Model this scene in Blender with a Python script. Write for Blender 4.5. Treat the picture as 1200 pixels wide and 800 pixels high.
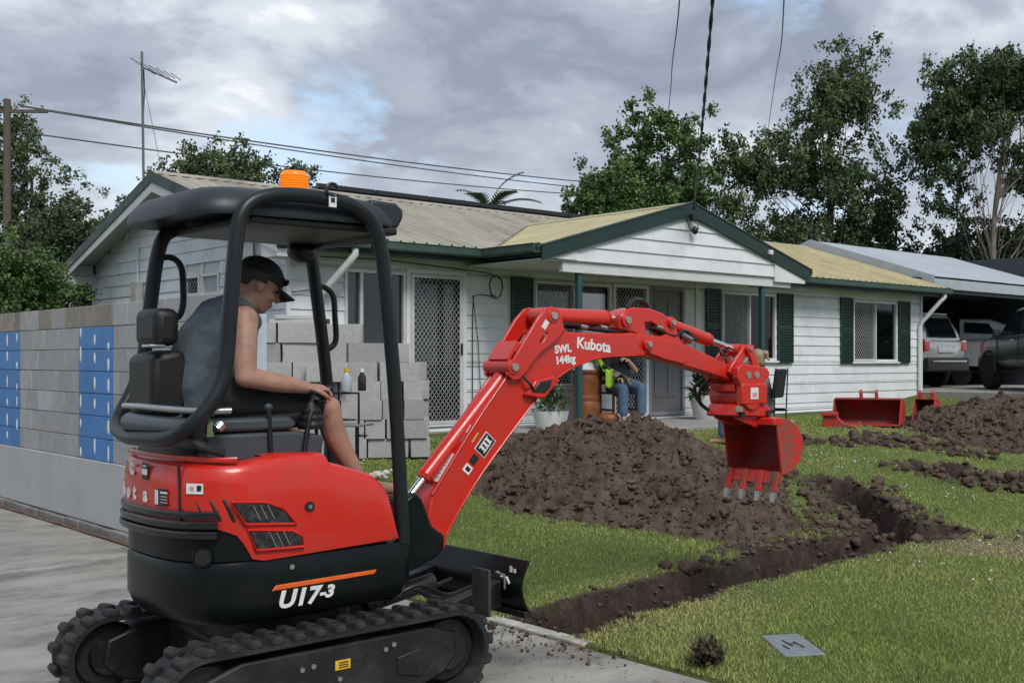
import bpy, bmesh, math, random
import numpy as np
from mathutils import Vector, Matrix, noise as mnoise, geometry as mgeo
R = math.radians
rng = random.Random(7)
nrg = np.random.default_rng(11)
sc = bpy.context.scene
for o in list(bpy.data.objects): bpy.data.objects.remove(o)
COL = sc.collection

# ------------------------------------------------------------------ camera, sky, sun, exposure
cam = bpy.data.cameras.new('camera'); camo = bpy.data.objects.new('camera', cam); COL.objects.link(camo)
camo.location = (0, 0, 1.55); camo.rotation_euler = (R(90), 0, 0)
cam.sensor_fit = 'HORIZONTAL'; cam.sensor_width = 36; cam.lens = 39.9
cam.shift_x = -200 / 1200; cam.shift_y = 22 / 1200
cam.clip_start = .1; cam.clip_end = 3000
sc.camera = camo
sc.render.engine = 'CYCLES'; sc.cycles.max_bounces = 5; sc.cycles.diffuse_bounces = 2; sc.cycles.glossy_bounces = 3; sc.cycles.transparent_max_bounces = 6
SUN_EL, SUN_AZ = R(48), R(150)          # azimuth clockwise from +Y: behind the camera, to the right
w = bpy.data.worlds.new('World'); sc.world = w; w.use_nodes = True
nt = w.node_tree; nt.nodes.clear(); N = nt.nodes.new; Lk = nt.links.new
out = N('ShaderNodeOutputWorld'); bg = N('ShaderNodeBackground'); bg.inputs[1].default_value = .1
sky = N('ShaderNodeTexSky'); sky.sky_type = 'NISHITA'; sky.sun_disc = False
sky.sun_elevation = SUN_EL; sky.sun_rotation = SUN_AZ; sky.air_density = 1.0; sky.dust_density = 1.5
tc = N('ShaderNodeTexCoord'); sep = N('ShaderNodeSeparateXYZ'); Lk(tc.outputs['Generated'], sep.inputs[0])
def vm(op, a, b):
    n = N('ShaderNodeMath'); n.operation = op
    for i, v in enumerate((a, b)):
        if isinstance(v, (int, float)): n.inputs[i].default_value = v
        elif v is not None: Lk(v, n.inputs[i])
    return n.outputs[0]
zc = vm('ADD', vm('MAXIMUM', sep.outputs[2], 0.0), .34)
cmb = N('ShaderNodeCombineXYZ'); Lk(vm('DIVIDE', sep.outputs[0], zc), cmb.inputs[0]); Lk(vm('DIVIDE', sep.outputs[1], zc), cmb.inputs[1]); cmb.inputs[2].default_value = 3.3
def nz(scale, detail, rough, off=0, dist=.0):
    mp = N('ShaderNodeMapping'); mp.inputs['Location'].default_value = (off, off * .7, 0); Lk(cmb.outputs[0], mp.inputs[0])
    n = N('ShaderNodeTexNoise'); n.inputs['Scale'].default_value = scale; n.inputs['Detail'].default_value = detail
    n.inputs['Roughness'].default_value = rough; n.inputs['Distortion'].default_value = dist; Lk(mp.outputs[0], n.inputs['Vector']); return n.outputs[0]
def ramp(fac, stops):
    n = N('ShaderNodeValToRGB'); n.color_ramp.interpolation = 'EASE'
    while len(n.color_ramp.elements) < len(stops): n.color_ramp.elements.new(.5)
    for e, (p, c) in zip(n.color_ramp.elements, stops): e.position = p; e.color = (*c, 1)
    Lk(fac, n.inputs[0]); return n.outputs[0]
# thick grey stratocumulus with brighter thin places
cl = ramp(nz(3.0, 7, .55, 4.2, .25), [(.27, (.92, .94, .96)), (.37, (.60, .645, .71)), (.49, (.365, .41, .49)), (.60, (.26, .30, .38)), (.74, (.42, .465, .55))])
c10 = N('ShaderNodeVectorMath'); c10.operation = 'SCALE'; c10.inputs['Scale'].default_value = 7.4; Lk(cl, c10.inputs[0])
gap = ramp(nz(2.9, 6, .55, 9.1, .3), [(.56, (0, 0, 0)), (.66, (1, 1, 1))])
hz = N('ShaderNodeVectorMath'); hz.operation = 'MULTIPLY_ADD'; hz.inputs[1].default_value = (.55, .55, .55); hz.inputs[2].default_value = (1.9, 2.7, 3.5); Lk(sky.outputs[0], hz.inputs[0])
hzf = N('ShaderNodeMapRange'); hzf.inputs[1].default_value = .02; hzf.inputs[2].default_value = .22; hzf.inputs[3].default_value = .6; hzf.inputs[4].default_value = 0; Lk(sep.outputs[2], hzf.inputs[0])
mx = N('ShaderNodeMix'); mx.data_type = 'RGBA'
gm = vm('MULTIPLY', gap, .75); Lk(gm, mx.inputs[0]); Lk(c10.outputs[0], mx.inputs[6]); Lk(hz.outputs[0], mx.inputs[7])
mh = N('ShaderNodeMix'); mh.data_type = 'RGBA'; Lk(hzf.outputs[0], mh.inputs[0]); Lk(mx.outputs[2], mh.inputs[6]); mh.inputs[7].default_value = (5.6, 5.9, 6.2, 1); Lk(mh.outputs[2], bg.inputs[0]); Lk(bg.outputs[0], out.inputs[0])
sl = bpy.data.lights.new('sun', 'SUN'); sl.energy = 1.5; sl.angle = R(24); sl.color = (1, .965, .92)
so = bpy.data.objects.new('sun', sl); COL.objects.link(so)
so.rotation_euler = (R(90) - SUN_EL, 0, R(180) - SUN_AZ + R(0)); so.location = (5, -8, 12)
sd = Vector((math.sin(SUN_AZ) * math.cos(SUN_EL), math.cos(SUN_AZ) * math.cos(SUN_EL), math.sin(SUN_EL)))
so.rotation_euler = sd.to_track_quat('Z', 'Y').to_euler()
sc.view_settings.view_transform = 'Standard'; sc.view_settings.look = 'None'
sc.view_settings.exposure = 0.72; sc.view_settings.gamma = 1; sc.view_settings.use_curve_mapping = False

# ------------------------------------------------------------------ materials
MATS = {}
def M(name, col, rough=.6, metal=0., var=.12, scale=6., bump=0., bscale=60., dirt=None, dirt_amt=.5, dirt_scale=3., dirt_lo=.47, spec=.5, rnd=0., coat=0., emit=None, em=1., stretch=None, attr=None, attr_col=None, sss=0):
    if name in MATS: return MATS[name]
    m = bpy.data.materials.new(name); m.use_nodes = True; t = m.node_tree; n = t.nodes; l = t.links
    b = n['Principled BSDF']; b.inputs['Roughness'].default_value = rough; b.inputs['Metallic'].default_value = metal
    b.inputs['Specular IOR Level'].default_value = spec; b.inputs['Coat Weight'].default_value = coat; b.inputs['Coat Roughness'].default_value = .08
    co = n.new('ShaderNodeTexCoord'); mp = n.new('ShaderNodeMapping'); l.new(co.outputs['Object'], mp.inputs[0])
    if stretch: mp.inputs['Scale'].default_value = stretch
    def noi(s, d=5, r=.6):
        k = n.new('ShaderNodeTexNoise'); k.inputs['Scale'].default_value = s; k.inputs['Detail'].default_value = d; k.inputs['Roughness'].default_value = r
        l.new(mp.outputs[0], k.inputs['Vector']); return k.outputs[0]
    def mix(f, a, c2):
        k = n.new('ShaderNodeMix'); k.data_type = 'RGBA'
        if isinstance(f, (int, float)): k.inputs[0].default_value = f
        else: l.new(f, k.inputs[0])
        for i, v in ((6, a), (7, c2)):
            if isinstance(v, tuple): k.inputs[i].default_value = (*v, 1)
            else: l.new(v, k.inputs[i])
        return k.outputs[2]
    def rm(f, a, c2):
        k = n.new('ShaderNodeMapRange'); k.inputs[1].default_value = a; k.inputs[2].default_value = c2; l.new(f, k.inputs[0]); return k.outputs[0]
    c = mix(rm(noi(scale), .3, .7), tuple(x * (1 - var) for x in col), tuple(min(1, x * (1 + var)) for x in col))
    if rnd:
        oi = n.new('ShaderNodeObjectInfo'); k = n.new('ShaderNodeHueSaturation'); l.new(c, k.inputs['Color'])
        r2 = n.new('ShaderNodeMapRange'); r2.inputs[3].default_value = 1 - rnd; r2.inputs[4].default_value = 1 + rnd; l.new(oi.outputs['Random'], r2.inputs[0]); l.new(r2.outputs[0], k.inputs['Value']); c = k.outputs[0]
    if attr:
        at = n.new('ShaderNodeAttribute'); at.attribute_name = attr; c = mix(at.outputs['Fac'], c, attr_col)
    if dirt:
        f = n.new('ShaderNodeMath'); f.operation = 'MULTIPLY'; f.inputs[1].default_value = dirt_amt; l.new(rm(noi(dirt_scale, 8, .7), dirt_lo, dirt_lo + .19), f.inputs[0]); c = mix(f.outputs[0], c, dirt)
        rr = n.new('ShaderNodeMapRange'); rr.inputs[3].default_value = rough; rr.inputs[4].default_value = min(.95, rough + .35); l.new(f.outputs[0], rr.inputs[0]); l.new(rr.outputs[0], b.inputs['Roughness'])
    l.new(c, b.inputs['Base Color'])
    if bump:
        bp = n.new('ShaderNodeBump'); bp.inputs['Strength'].default_value = min(1, bump); bp.inputs['Distance'].default_value = .01 * max(1, bump); l.new(noi(bscale, 6, .65), bp.inputs['Height']); l.new(bp.outputs[0], b.inputs['Normal'])
    if emit: b.inputs['Emission Color'].default_value = (*emit, 1); b.inputs['Emission Strength'].default_value = em
    if sss: b.inputs['Subsurface Weight'].default_value = sss; b.inputs['Subsurface Radius'].default_value = (.02, .008, .004)
    MATS[name] = m; return m
def glassmat(name, tint=(.02, .03, .035), opac=.35):
    m = bpy.data.materials.new(name); m.use_nodes = True; t = m.node_tree; n = t.nodes; l = t.links
    n.remove(n['Principled BSDF']); o = n['Material Output']
    tr = n.new('ShaderNodeBsdfTransparent'); df = n.new('ShaderNodeBsdfDiffuse'); df.inputs[0].default_value = (*tint, 1)
    gl = n.new('ShaderNodeBsdfGlossy'); gl.inputs['Roughness'].default_value = .03
    m1 = n.new('ShaderNodeMixShader'); m1.inputs[0].default_value = opac; l.new(tr.outputs[0], m1.inputs[1]); l.new(df.outputs[0], m1.inputs[2])
    fr = n.new('ShaderNodeFresnel'); fr.inputs[0].default_value = 1.5
    m2 = n.new('ShaderNodeMixShader'); l.new(fr.outputs[0], m2.inputs[0]); l.new(m1.outputs[0], m2.inputs[1]); l.new(gl.outputs[0], m2.inputs[2]); l.new(m2.outputs[0], o.inputs[0])
    return m

# ------------------------------------------------------------------ mesh helpers
def basis(d):
    d = Vector(d).normalized(); a = Vector((0, 0, 1)) if abs(d.z) < .95 else Vector((1, 0, 0))
    x = a.cross(d).normalized(); return x, d.cross(x).normalized(), d
class MB:
    def __init__(s): s.v = []; s.f = []
    def add(s, vs, fs):
        k = len(s.v); s.v += [tuple(v) for v in vs]; s.f += [tuple(i + k for i in f) for f in fs]; return s
    def box(s, c, d, rz=0., rot=None):
        h = [x / 2 for x in d]; m = rot if rot is not None else Matrix.Rotation(rz, 3, 'Z')
        vs = [Vector(c) + m @ Vector((sx * h[0], sy * h[1], sz * h[2])) for sx in (-1, 1) for sy in (-1, 1) for sz in (-1, 1)]
        return s.add(vs, [(0, 1, 3, 2), (4, 6, 7, 5), (0, 4, 5, 1), (2, 3, 7, 6), (0, 2, 6, 4), (1, 5, 7, 3)])
    def b2(s, x0, x1, y0, y1, z0, z1): return s.box(((x0 + x1) / 2, (y0 + y1) / 2, (z0 + z1) / 2), (abs(x1 - x0), abs(y1 - y0), abs(z1 - z0)))
    def rings(s, rs, cap=True, closed=False):
        n = len(rs[0]); vs = [p for r in rs for p in r]; fs = []
        for i in range(len(rs) - (0 if closed else 1)):
            j = (i + 1) % len(rs)
            for k in range(n): fs.append((i * n + k, i * n + (k + 1) % n, j * n + (k + 1) % n, j * n + k))
        if cap and not closed: fs.append(tuple(reversed(range(n)))); fs.append(tuple((len(rs) - 1) * n + k for k in range(n)))
        return s.add(vs, fs)
    def tube(s, pts, r, seg=10, closed=False, cap=True):
        pts = [Vector(p) for p in pts]; rr = r if isinstance(r, (list, tuple)) else [r] * len(pts); rs = []; x = None
        for i, p in enumerate(pts):
            a = pts[i - 1] if (i or closed) else p; b = pts[(i + 1) % len(pts)] if (i < len(pts) - 1 or closed) else p
            d = (b - a).normalized()
            if x is None: x, y, _ = basis(d)
            else: x = (x - d * x.dot(d)).normalized(); y = d.cross(x)
            rs.append([p + (x * math.cos(t) + y * math.sin(t)) * rr[i] for t in (2 * math.pi * k / seg for k in range(seg))])
        return s.rings(rs, cap, closed)
    def cyl(s, a, b, r, r2=None, seg=16): return s.tube([a, b], [r, r if r2 is None else r2], seg)
    def ell(s, c, r, seg=14, rings=9, rot=None, pw=1.):
        rs = []; m = rot if rot is not None else Matrix.Identity(3)
        for i in range(rings + 1):
            t = -math.pi / 2 + math.pi * i / rings; cz = max(math.cos(t), .02)
            rs.append([Vector(c) + m @ Vector((r[0] * cz * math.cos(u), r[1] * cz * math.sin(u), r[2] * math.sin(t))) for u in (2 * math.pi * k / seg for k in range(seg))])
        return s.rings(rs)
    def lathe(s, prof, c=(0, 0, 0), seg=24, axis='z'):
        rs = []
        for r, z in prof:
            ring = []
            for k in range(seg):
                t = 2 * math.pi * k / seg; q = (r * math.cos(t), r * math.sin(t), z)
                if axis == 'y': q = (q[0], z, -q[1])
                if axis == 'x': q = (z, q[0], q[1])
                ring.append(Vector(c) + Vector(q))
            rs.append(ring)
        return s.rings(rs)
    def prism(s, poly, a, b, axis='y', holes=()):
        """polygon in (x,z) extruded along y (axis='y'), (x,y) along z, (y,z) along x"""
        def P(p, t): return (p[0], t, p[1]) if axis == 'y' else ((p[0], p[1], t) if axis == 'z' else (t, p[0], p[1]))
        loops = [list(poly)] + [list(h) for h in holes]; flat = [p for lp in loops for p in lp]
        tris = mgeo.tessellate_polygon([[Vector((p[0], p[1], 0)) for p in lp] for lp in loops]); n = len(flat)
        fs = []
        if not holes: fs += [tuple(range(n)), tuple(reversed(range(n, 2 * n)))]
        else: fs += [tuple(t) for t in tris] + [tuple(n + i for i in reversed(t)) for t in tris]
        k = 0
        for lp in loops:
            for i in range(len(lp)): j = (i + 1) % len(lp); fs.append((k + i, k + j, n + k + j, n + k + i))
            k += len(lp)
        return s.add([P(p, a) for p in flat] + [P(p, b) for p in flat], fs)
    def xf(s, m, k=0):
        for i in range(k, len(s.v)): s.v[i] = tuple(m @ Vector(s.v[i]))
        return s
    def build(s, name, mat, parent=None, smooth=None, bevel=0., bseg=2, fix=True, mods=()):
        me = bpy.data.meshes.new(name); me.from_pydata(s.v, [], s.f)
        if fix:
            bm = bmesh.new(); bm.from_mesh(me); bmesh.ops.recalc_face_normals(bm, faces=bm.faces); bm.to_mesh(me); bm.free()
        if smooth: me.polygons.foreach_set('use_smooth', [True] * len(me.polygons)); me.set_sharp_from_angle(angle=R(smooth))
        if mat: me.materials.append(mat)
        o = bpy.data.objects.new(name, me); COL.objects.link(o)
        if parent: o.parent = parent
        if bevel:
            b = o.modifiers.new('bevel', 'BEVEL'); b.width = bevel; b.segments = bseg; b.limit_method = 'ANGLE'; b.angle_limit = R(38); b.harden_normals = False
            if not smooth: me.polygons.foreach_set('use_smooth', [True] * len(me.polygons)); me.set_sharp_from_angle(angle=R(32))
        return o
def meshobj(name, v, f, mat, parent=None, smooth=False):
    v = np.asarray(v, dtype=np.float32); f = np.asarray(f, dtype=np.int32); me = bpy.data.meshes.new(name); k = f.shape[1]
    me.vertices.add(len(v)); me.vertices.foreach_set('co', v.ravel()); me.loops.add(f.size); me.loops.foreach_set('vertex_index', f.ravel())
    me.polygons.add(len(f)); me.polygons.foreach_set('loop_start', np.arange(len(f), dtype=np.int32) * k); me.polygons.foreach_set('loop_total', np.full(len(f), k, dtype=np.int32))
    if smooth: me.polygons.foreach_set('use_smooth', np.ones(len(f), dtype=bool))
    me.update(calc_edges=True); me.validate()
    if mat: me.materials.append(mat)
    o = bpy.data.objects.new(name, me); COL.objects.link(o)
    if parent: o.parent = parent
    return o
def tag(o, label=None, cat=None, group=None, kind=None):
    if label: o['label'] = label
    if cat: o['category'] = cat
    if group: o['group'] = group
    if kind: o['kind'] = kind
    return o
def thing(name, label, cat, loc=(0, 0, 0), rz=0., group=None):
    o = bpy.data.objects.new(name, None); COL.objects.link(o); o.location = loc; o.rotation_euler = (0, 0, rz); o.empty_display_size = .1
    return tag(o, label, cat, group)
def inst(src, parent, mat4, name=None):
    o = src.copy(); COL.objects.link(o); o.parent = parent; o.matrix_local = mat4
    if name: o.name = name
    return o
def text(s, size, mat, parent, loc, ex, ez, name='lettering', bold=.0, ext=.0015, align='CENTER', shear=0, sx=1.):
    """flat lettering; ex = reading direction, ez = up direction in the parent's frame"""
    cu = bpy.data.curves.new(name, 'FONT'); cu.body = s; cu.size = size; cu.align_x = align; cu.align_y = 'CENTER'; cu.extrude = ext; cu.offset = bold; cu.shear = shear; cu.resolution_u = 3
    t = bpy.data.objects.new('tmp', cu); COL.objects.link(t); dg = bpy.context.evaluated_depsgraph_get(); me = bpy.data.meshes.new_from_object(t.evaluated_get(dg)); bpy.data.objects.remove(t)
    me.materials.clear(); me.materials.append(mat); o = bpy.data.objects.new(name, me); COL.objects.link(o); o.parent = parent
    X = Vector(ex).normalized(); Z = Vector(ez); Z = (Z - X * Z.dot(X)).normalized(); Y = X.cross(Z)
    m = Matrix((X * sx, Z, X.cross(Z))).transposed().to_4x4(); m.translation = Vector(loc); o.matrix_local = m; return o
A_H = R(44.3); UX, UY = math.sin(A_H), math.cos(A_H); RZ = R(90) - A_H
HO = (-4.8, 13.8); EXO = (-1.88, 5.23)
def H2W(x, y): return (HO[0] + x * UX - y * UY, HO[1] + x * UY + y * UX)
def W2H(X, Y): return ((X - HO[0]) * UX + (Y - HO[1]) * UY, -(X - HO[0]) * UY + (Y - HO[1]) * UX)

# ------------------------------------------------------------------ terrain
def _h2(ix, iy, s):
    v = np.sin(ix * 127.1 + iy * 311.7 + s * 74.7) * 43758.5453; return v - np.floor(v)
def vnoise(x, y, s=0):
    ix = np.floor(x); iy = np.floor(y); fx = x - ix; fy = y - iy; fx = fx * fx * (3 - 2 * fx); fy = fy * fy * (3 - 2 * fy)
    return (_h2(ix, iy, s) * (1 - fx) + _h2(ix + 1, iy, s) * fx) * (1 - fy) + (_h2(ix, iy + 1, s) * (1 - fx) + _h2(ix + 1, iy + 1, s) * fx) * fy
def fbm(x, y, f, o=4, s=0, g=.5):
    r = 0; a = 1; t = 0
    for k in range(o): r = r + a * vnoise(x * f, y * f, s + k * 3.1); t += a; a *= g; f *= 2.03
    return r / t
def S(t): t = np.clip(t, 0, 1); return t * t * (3 - 2 * t)
def segdist(X, Y, pts):
    d = np.full(np.shape(X), 1e9)
    for (ax, ay), (bx, by) in zip(pts[:-1], pts[1:]):
        t = np.clip(((X - ax) * (bx - ax) + (Y - ay) * (by - ay)) / ((bx - ax) ** 2 + (by - ay) ** 2), 0, 1)
        d = np.minimum(d, np.hypot(X - ax - t * (bx - ax), Y - ay - t * (by - ay)))
    return d
T1 = [(-.80, 6.62), (-.23, 7.42), (1.05, 9.0), (1.85, 9.82), (2.3, 10.15)]
T2 = [(1.95, 9.9), (1.86, 11.0), (1.66, 12.2)]
T3 = [(2.75, 13.5), (3.5, 13.0), (4.9, 12.5)]
M1 = dict(c=(-.47, 10.85), r=(1.66, 1.6), h=.60); M2 = dict(c=(5.45, 17.0), r=(1.95, 1.45), h=.64)
def hloc(X, Y): return (X - HO[0]) * UX + (Y - HO[1]) * UY, -(X - HO[0]) * UY + (Y - HO[1]) * UX
def base_z(X, Y):
    xl, yl = hloc(X, Y); n = -yl; sd = xl + 2.48
    z = .55 * S((8.0 - n) / 5.5) * S(sd / 1.8 + .02) + .33 * S((3.2 - n) / 4) * S((xl - 11.5) / 3)
    z = z + (fbm(X, Y, .7, 3, 5) - .5) * .05 * S(sd / .8)
    return z
def trench(X, Y):
    j = (fbm(X, Y, 3.2, 3, 1) - .5) * .24 + (fbm(X, Y, 11, 2, 8) - .5) * .05
    d1 = segdist(X, Y, T1) + j; d2 = segdist(X, Y, T2) + j; d3 = segdist(X, Y, T3) + j
    return d1, d2, d3
def ground(X, Y):
    xl, yl = hloc(X, Y); sd = xl + 2.48
    d1, d2, d3 = trench(X, Y); z = base_z(X, Y)
    soil = np.clip(1.25 - d1 / .30, 0, 1) * .9
    # rough spoil along the far lip and between trench and mound
    far = S(1 - np.abs(segdist(X, Y, [(0.55, 8.95), (1.2, 9.85), (1.45, 10.5)]) / .5)) 
    lump = fbm(X, Y, 5.0, 4, 21)
    soil = np.maximum(soil, far * np.clip((lump - .42) * 6, 0, 1)); z = z + far * (lump - .42) * .10
    b2 = S(1 - d2 / .75); soil = np.maximum(soil, b2 * np.clip((lump - .33) * 7, 0, 1)); z = z + b2 * (lump - .35) * .16
    b3 = S(1 - d3 / .6); soil = np.maximum(soil, b3 * np.clip((lump - .36) * 8, 0, 1)); z = z + b3 * (lump - .25) * .42
    mm = S(1.10 - np.hypot((X - M1['c'][0]) / M1['r'][0], (Y - M1['c'][1]) / M1['r'][1]) * .92)
    m2 = S(1.25 - np.hypot((X - M2['c'][0]) / M2['r'][0], (Y - M2['c'][1]) / M2['r'][1]) * .92)
    soil = np.maximum(soil, np.clip(np.maximum(mm, m2) * 3.2 - .35 + (lump - .5) * 1.6, 0, 1))
    strip = S(1 - np.abs(segdist(X, Y, [(2.6, 15.6), (4.0, 15.2)])) / .5); soil = np.maximum(soil, strip * np.clip((lump - .4) * 6, 0, 1)); z = z + strip * (lump - .4) * .15
    for d, dep in ((d1, .45), (d2, .32), (d3 + .1, .22)):
        c = S((.26 - d) / .13); z = z - c * dep * (.8 + .5 * fbm(X, Y, 6, 3, 51)); soil = np.maximum(soil, S((.35 - d) / .10))
    z = np.where(sd < 0, np.minimum(z, -.035), z + .012)
    soil = np.where(sd < 0, .0, soil)
    dry = S(1 - np.hypot((X - 2.9) / 1.5, (Y - 9.25) / .75)) ; dry = np.clip(dry * 3.2 * fbm(X, Y, 4, 3, 33) * 1.3 - .15, 0, 1)
    dry = np.maximum(dry, S(1 - d1 / .8) * .6 * fbm(X, Y, 2.5, 2, 40))
    return z, soil, dry
def lines(a, b, fine, lo, hi):
    r = list(np.arange(a, b + 1e-6, fine)); s = fine; x = a
    L = []
    while x > lo: s = min(s * 1.25, 60); x -= s; L.append(x)
    Hh = []; s = fine; x = r[-1]
    while x < hi: s = min(s * (1.25 if fine < .1 else 1.2), 60); x += s; Hh.append(x)
    return np.array(L[::-1] + r + Hh)
gx = lines(-2.2, 5.0, .04, -500, 500)
gy = np.concatenate([lines(5.2, 14.2, .04, -40, 14.3)[:-1], np.arange(14.3, 24, .16), lines(24, 25, .3, 24.1, 900)])
gy = np.unique(np.round(gy, 4)); GX, GY = np.meshgrid(gx, gy); gz, gsoil, gdry = ground(GX, GY)
nx, ny = len(gx), len(gy); idx = np.arange(nx * ny).reshape(ny, nx)
gf = np.stack([idx[:-1, :-1], idx[:-1, 1:], idx[1:, 1:], idx[1:, :-1]], -1).reshape(-1, 4)
def ground_mat():
    m = bpy.data.materials.new('lawn_and_soil'); m.use_nodes = True; t = m.node_tree; n = t.nodes; l = t.links; b = n['Principled BSDF']
    b.inputs['Roughness'].default_value = .95; b.inputs['Specular IOR Level'].default_value = .15
    co = n.new('ShaderNodeTexCoord')
    def noi(s, d=6, r=.65):
        k = n.new('ShaderNodeTexNoise'); k.inputs['Scale'].default_value = s; k.inputs['Detail'].default_value = d; k.inputs['Roughness'].default_value = r; l.new(co.outputs['Object'], k.inputs['Vector']); return k.outputs[0]
    def cr(f, st):
        k = n.new('ShaderNodeValToRGB')
        while len(k.color_ramp.elements) < len(st): k.color_ramp.elements.new(.5)
        for e, (p, c) in zip(k.color_ramp.elements, st): e.position = p; e.color = (*c, 1)
        l.new(f, k.inputs[0]); return k.outputs[0]
    def mix(f, a, c):
        k = n.new('ShaderNodeMix'); k.data_type = 'RGBA'; l.new(f, k.inputs[0]); l.new(a, k.inputs[6]); l.new(c, k.inputs[7]); return k.outputs[2]
    grass = cr(noi(1.3), [(.3, (.075, .115, .028)), (.5, (.11, .15, .04)), (.7, (.16, .17, .065))])
    gfine = cr(noi(45, 4), [(.3, (.07, .095, .025)), (.7, (.17, .195, .07))])
    k = n.new('ShaderNodeMix'); k.data_type = 'RGBA'; k.inputs[0].default_value = .5; l.new(grass, k.inputs[6]); l.new(gfine, k.inputs[7]); g = k.outputs[2]
    dryc = cr(noi(30, 5), [(.3, (.10, .085, .055)), (.7, (.25, .215, .15))])
    soilc = cr(noi(9, 8, .7), [(.25, (.022, .016, .013)), (.5, (.058, .042, .034)), (.75, (.11, .083, .067))])
    a1 = n.new('ShaderNodeAttribute'); a1.attribute_name = 'dry'; a2 = n.new('ShaderNodeAttribute'); a2.attribute_name = 'soil'
    l.new(mix(a2.outputs['Fac'], mix(a1.outputs['Fac'], g, dryc), soilc), b.inputs['Base Color'])
    bp = n.new('ShaderNodeBump'); bp.inputs['Strength'].default_value = .9; bp.inputs['Distance'].default_value = .035; l.new(noi(22, 9, .75), bp.inputs['Height']); l.new(bp.outputs[0], b.inputs['Normal'])
    return m
lawn = meshobj('ground', np.stack([GX, GY, gz], -1).reshape(-1, 3), gf, ground_mat(), smooth=True); tag(lawn, kind='structure')
for nm, arr in (('soil', gsoil), ('dry', gdry)):
    at = lawn.data.attributes.new(nm, 'FLOAT', 'POINT'); at.data.foreach_set('value', np.clip(arr, 0, 1).astype(np.float32).ravel())

# driveway: cast panels with open joints, laid along the house direction
conc = M('driveway_concrete', (.30, .288, .262), .85, var=.25, scale=1.6, bump=.6, bscale=40, dirt=(.125, .12, .108), dirt_amt=.85, dirt_scale=1.5, rnd=.05, spec=.3, stretch=(.75, 1.15, 1))
drive = thing('driveway', None, None, (HO[0], HO[1], 0), RZ); drive['kind'] = 'structure'
yj = [-15.5, -13.3, -11.2, -9.35, -7.5, -5.69, -3.87, -2.05, -.2, 1.7, 3.6, 6, 10]
xj = [-2.49, -5.35, -8.3, -11.3]
for i in range(len(xj) - 1):
    for j in range(len(yj) - 1):
        g = .009; dz = rng.uniform(-.006, .002)
        MB().b2(xj[i + 1] + g, xj[i] - g, yj[j] + g, yj[j + 1] - g, -.12, dz).build('concrete_panel', conc, drive, bevel=.008)
edge_m = M('edging_concrete', (.42, .41, .38), .85, var=.2, scale=9, bump=.4, dirt=(.14, .12, .09), dirt_amt=.7, dirt_scale=6)
ed = thing('driveway_edging', 'short run of pale concrete edging stones beside the driveway where the trench starts', 'edging', (HO[0], HO[1], 0), RZ)
for k, (y, l_) in enumerate([(-7.62, .26), (-7.92, .30), (-8.24, .3)]): MB().box((-2.455, y, .0), (.09, l_, .03), rz=rng.uniform(-.05, .05)).build('edging_stone', edge_m, ed, bevel=.008)

# ------------------------------------------------------------------ soil mounds and clods
soil_m = M('dug_soil', (.092, .066, .052), .95, var=.45, scale=7, bump=1.6, bscale=38, dirt=(.15, .115, .095), dirt_amt=.6, dirt_scale=4, spec=.12)
clod_m = M('soil_clods', (.100, .073, .058), .95, var=.5, scale=5, bump=1.2, bscale=45, spec=.12)
def clod_template(seed, sub=1):
    bm = bmesh.new(); bmesh.ops.create_icosphere(bm, subdivisions=2 if sub else 1, radius=1); r = random.Random(seed)
    for v in bm.verts: v.co *= (.55 + .8 * r.random()); 
    V = np.array([v.co[:] for v in bm.verts]); Fc = np.array([[v.index for v in f.verts] for f in bm.faces]); bm.free(); return V, Fc
TMPL = [clod_template(k) for k in range(8)]; TSML = [clod_template(k + 20, 0) for k in range(8)]
def clods(name, pts, sizes, parent=None, mat=None, flat=.75):
    vs = []; fs = []; k = 0
    for i, (p, s) in enumerate(zip(pts, sizes)):
        V, Fc = (TMPL if s > .034 else TSML)[i % 8]; a = nrg.uniform(0, 6.28); e = nrg.uniform(-.6, .6); ca, sa = math.cos(a), math.sin(a); ce, se = math.cos(e), math.sin(e)
        Rm = np.array([[ca, -sa, 0], [sa, ca, 0], [0, 0, 1]]) @ np.array([[1, 0, 0], [0, ce, -se], [0, se, ce]])
        q = (V * s * np.array([nrg.uniform(.8, 1.35), nrg.uniform(.7, 1.1), flat * nrg.uniform(.7, 1.1)])) @ Rm.T + p; vs.append(q); fs.append(Fc + k); k += len(V)
    o = meshobj(name, np.concatenate(vs), np.concatenate(fs), mat or clod_m, parent, smooth=False); o['kind'] = 'stuff'; return o
def mound_h(u, v, m, s):
    r = np.hypot(u, v); a = np.arctan2(v, u); rr = r * (1 + .14 * np.sin(a * 3 + s) + .10 * np.sin(a * 5 + 2 * s))
    p = np.clip(1 - rr, -.2, 1); p = np.where(p > 0, np.power(np.clip(p, 0, 1), .74), p)
    p = np.minimum(p, .62 + .38 * p)            # blunt top
    return p * m['h'] * 1.12
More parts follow.
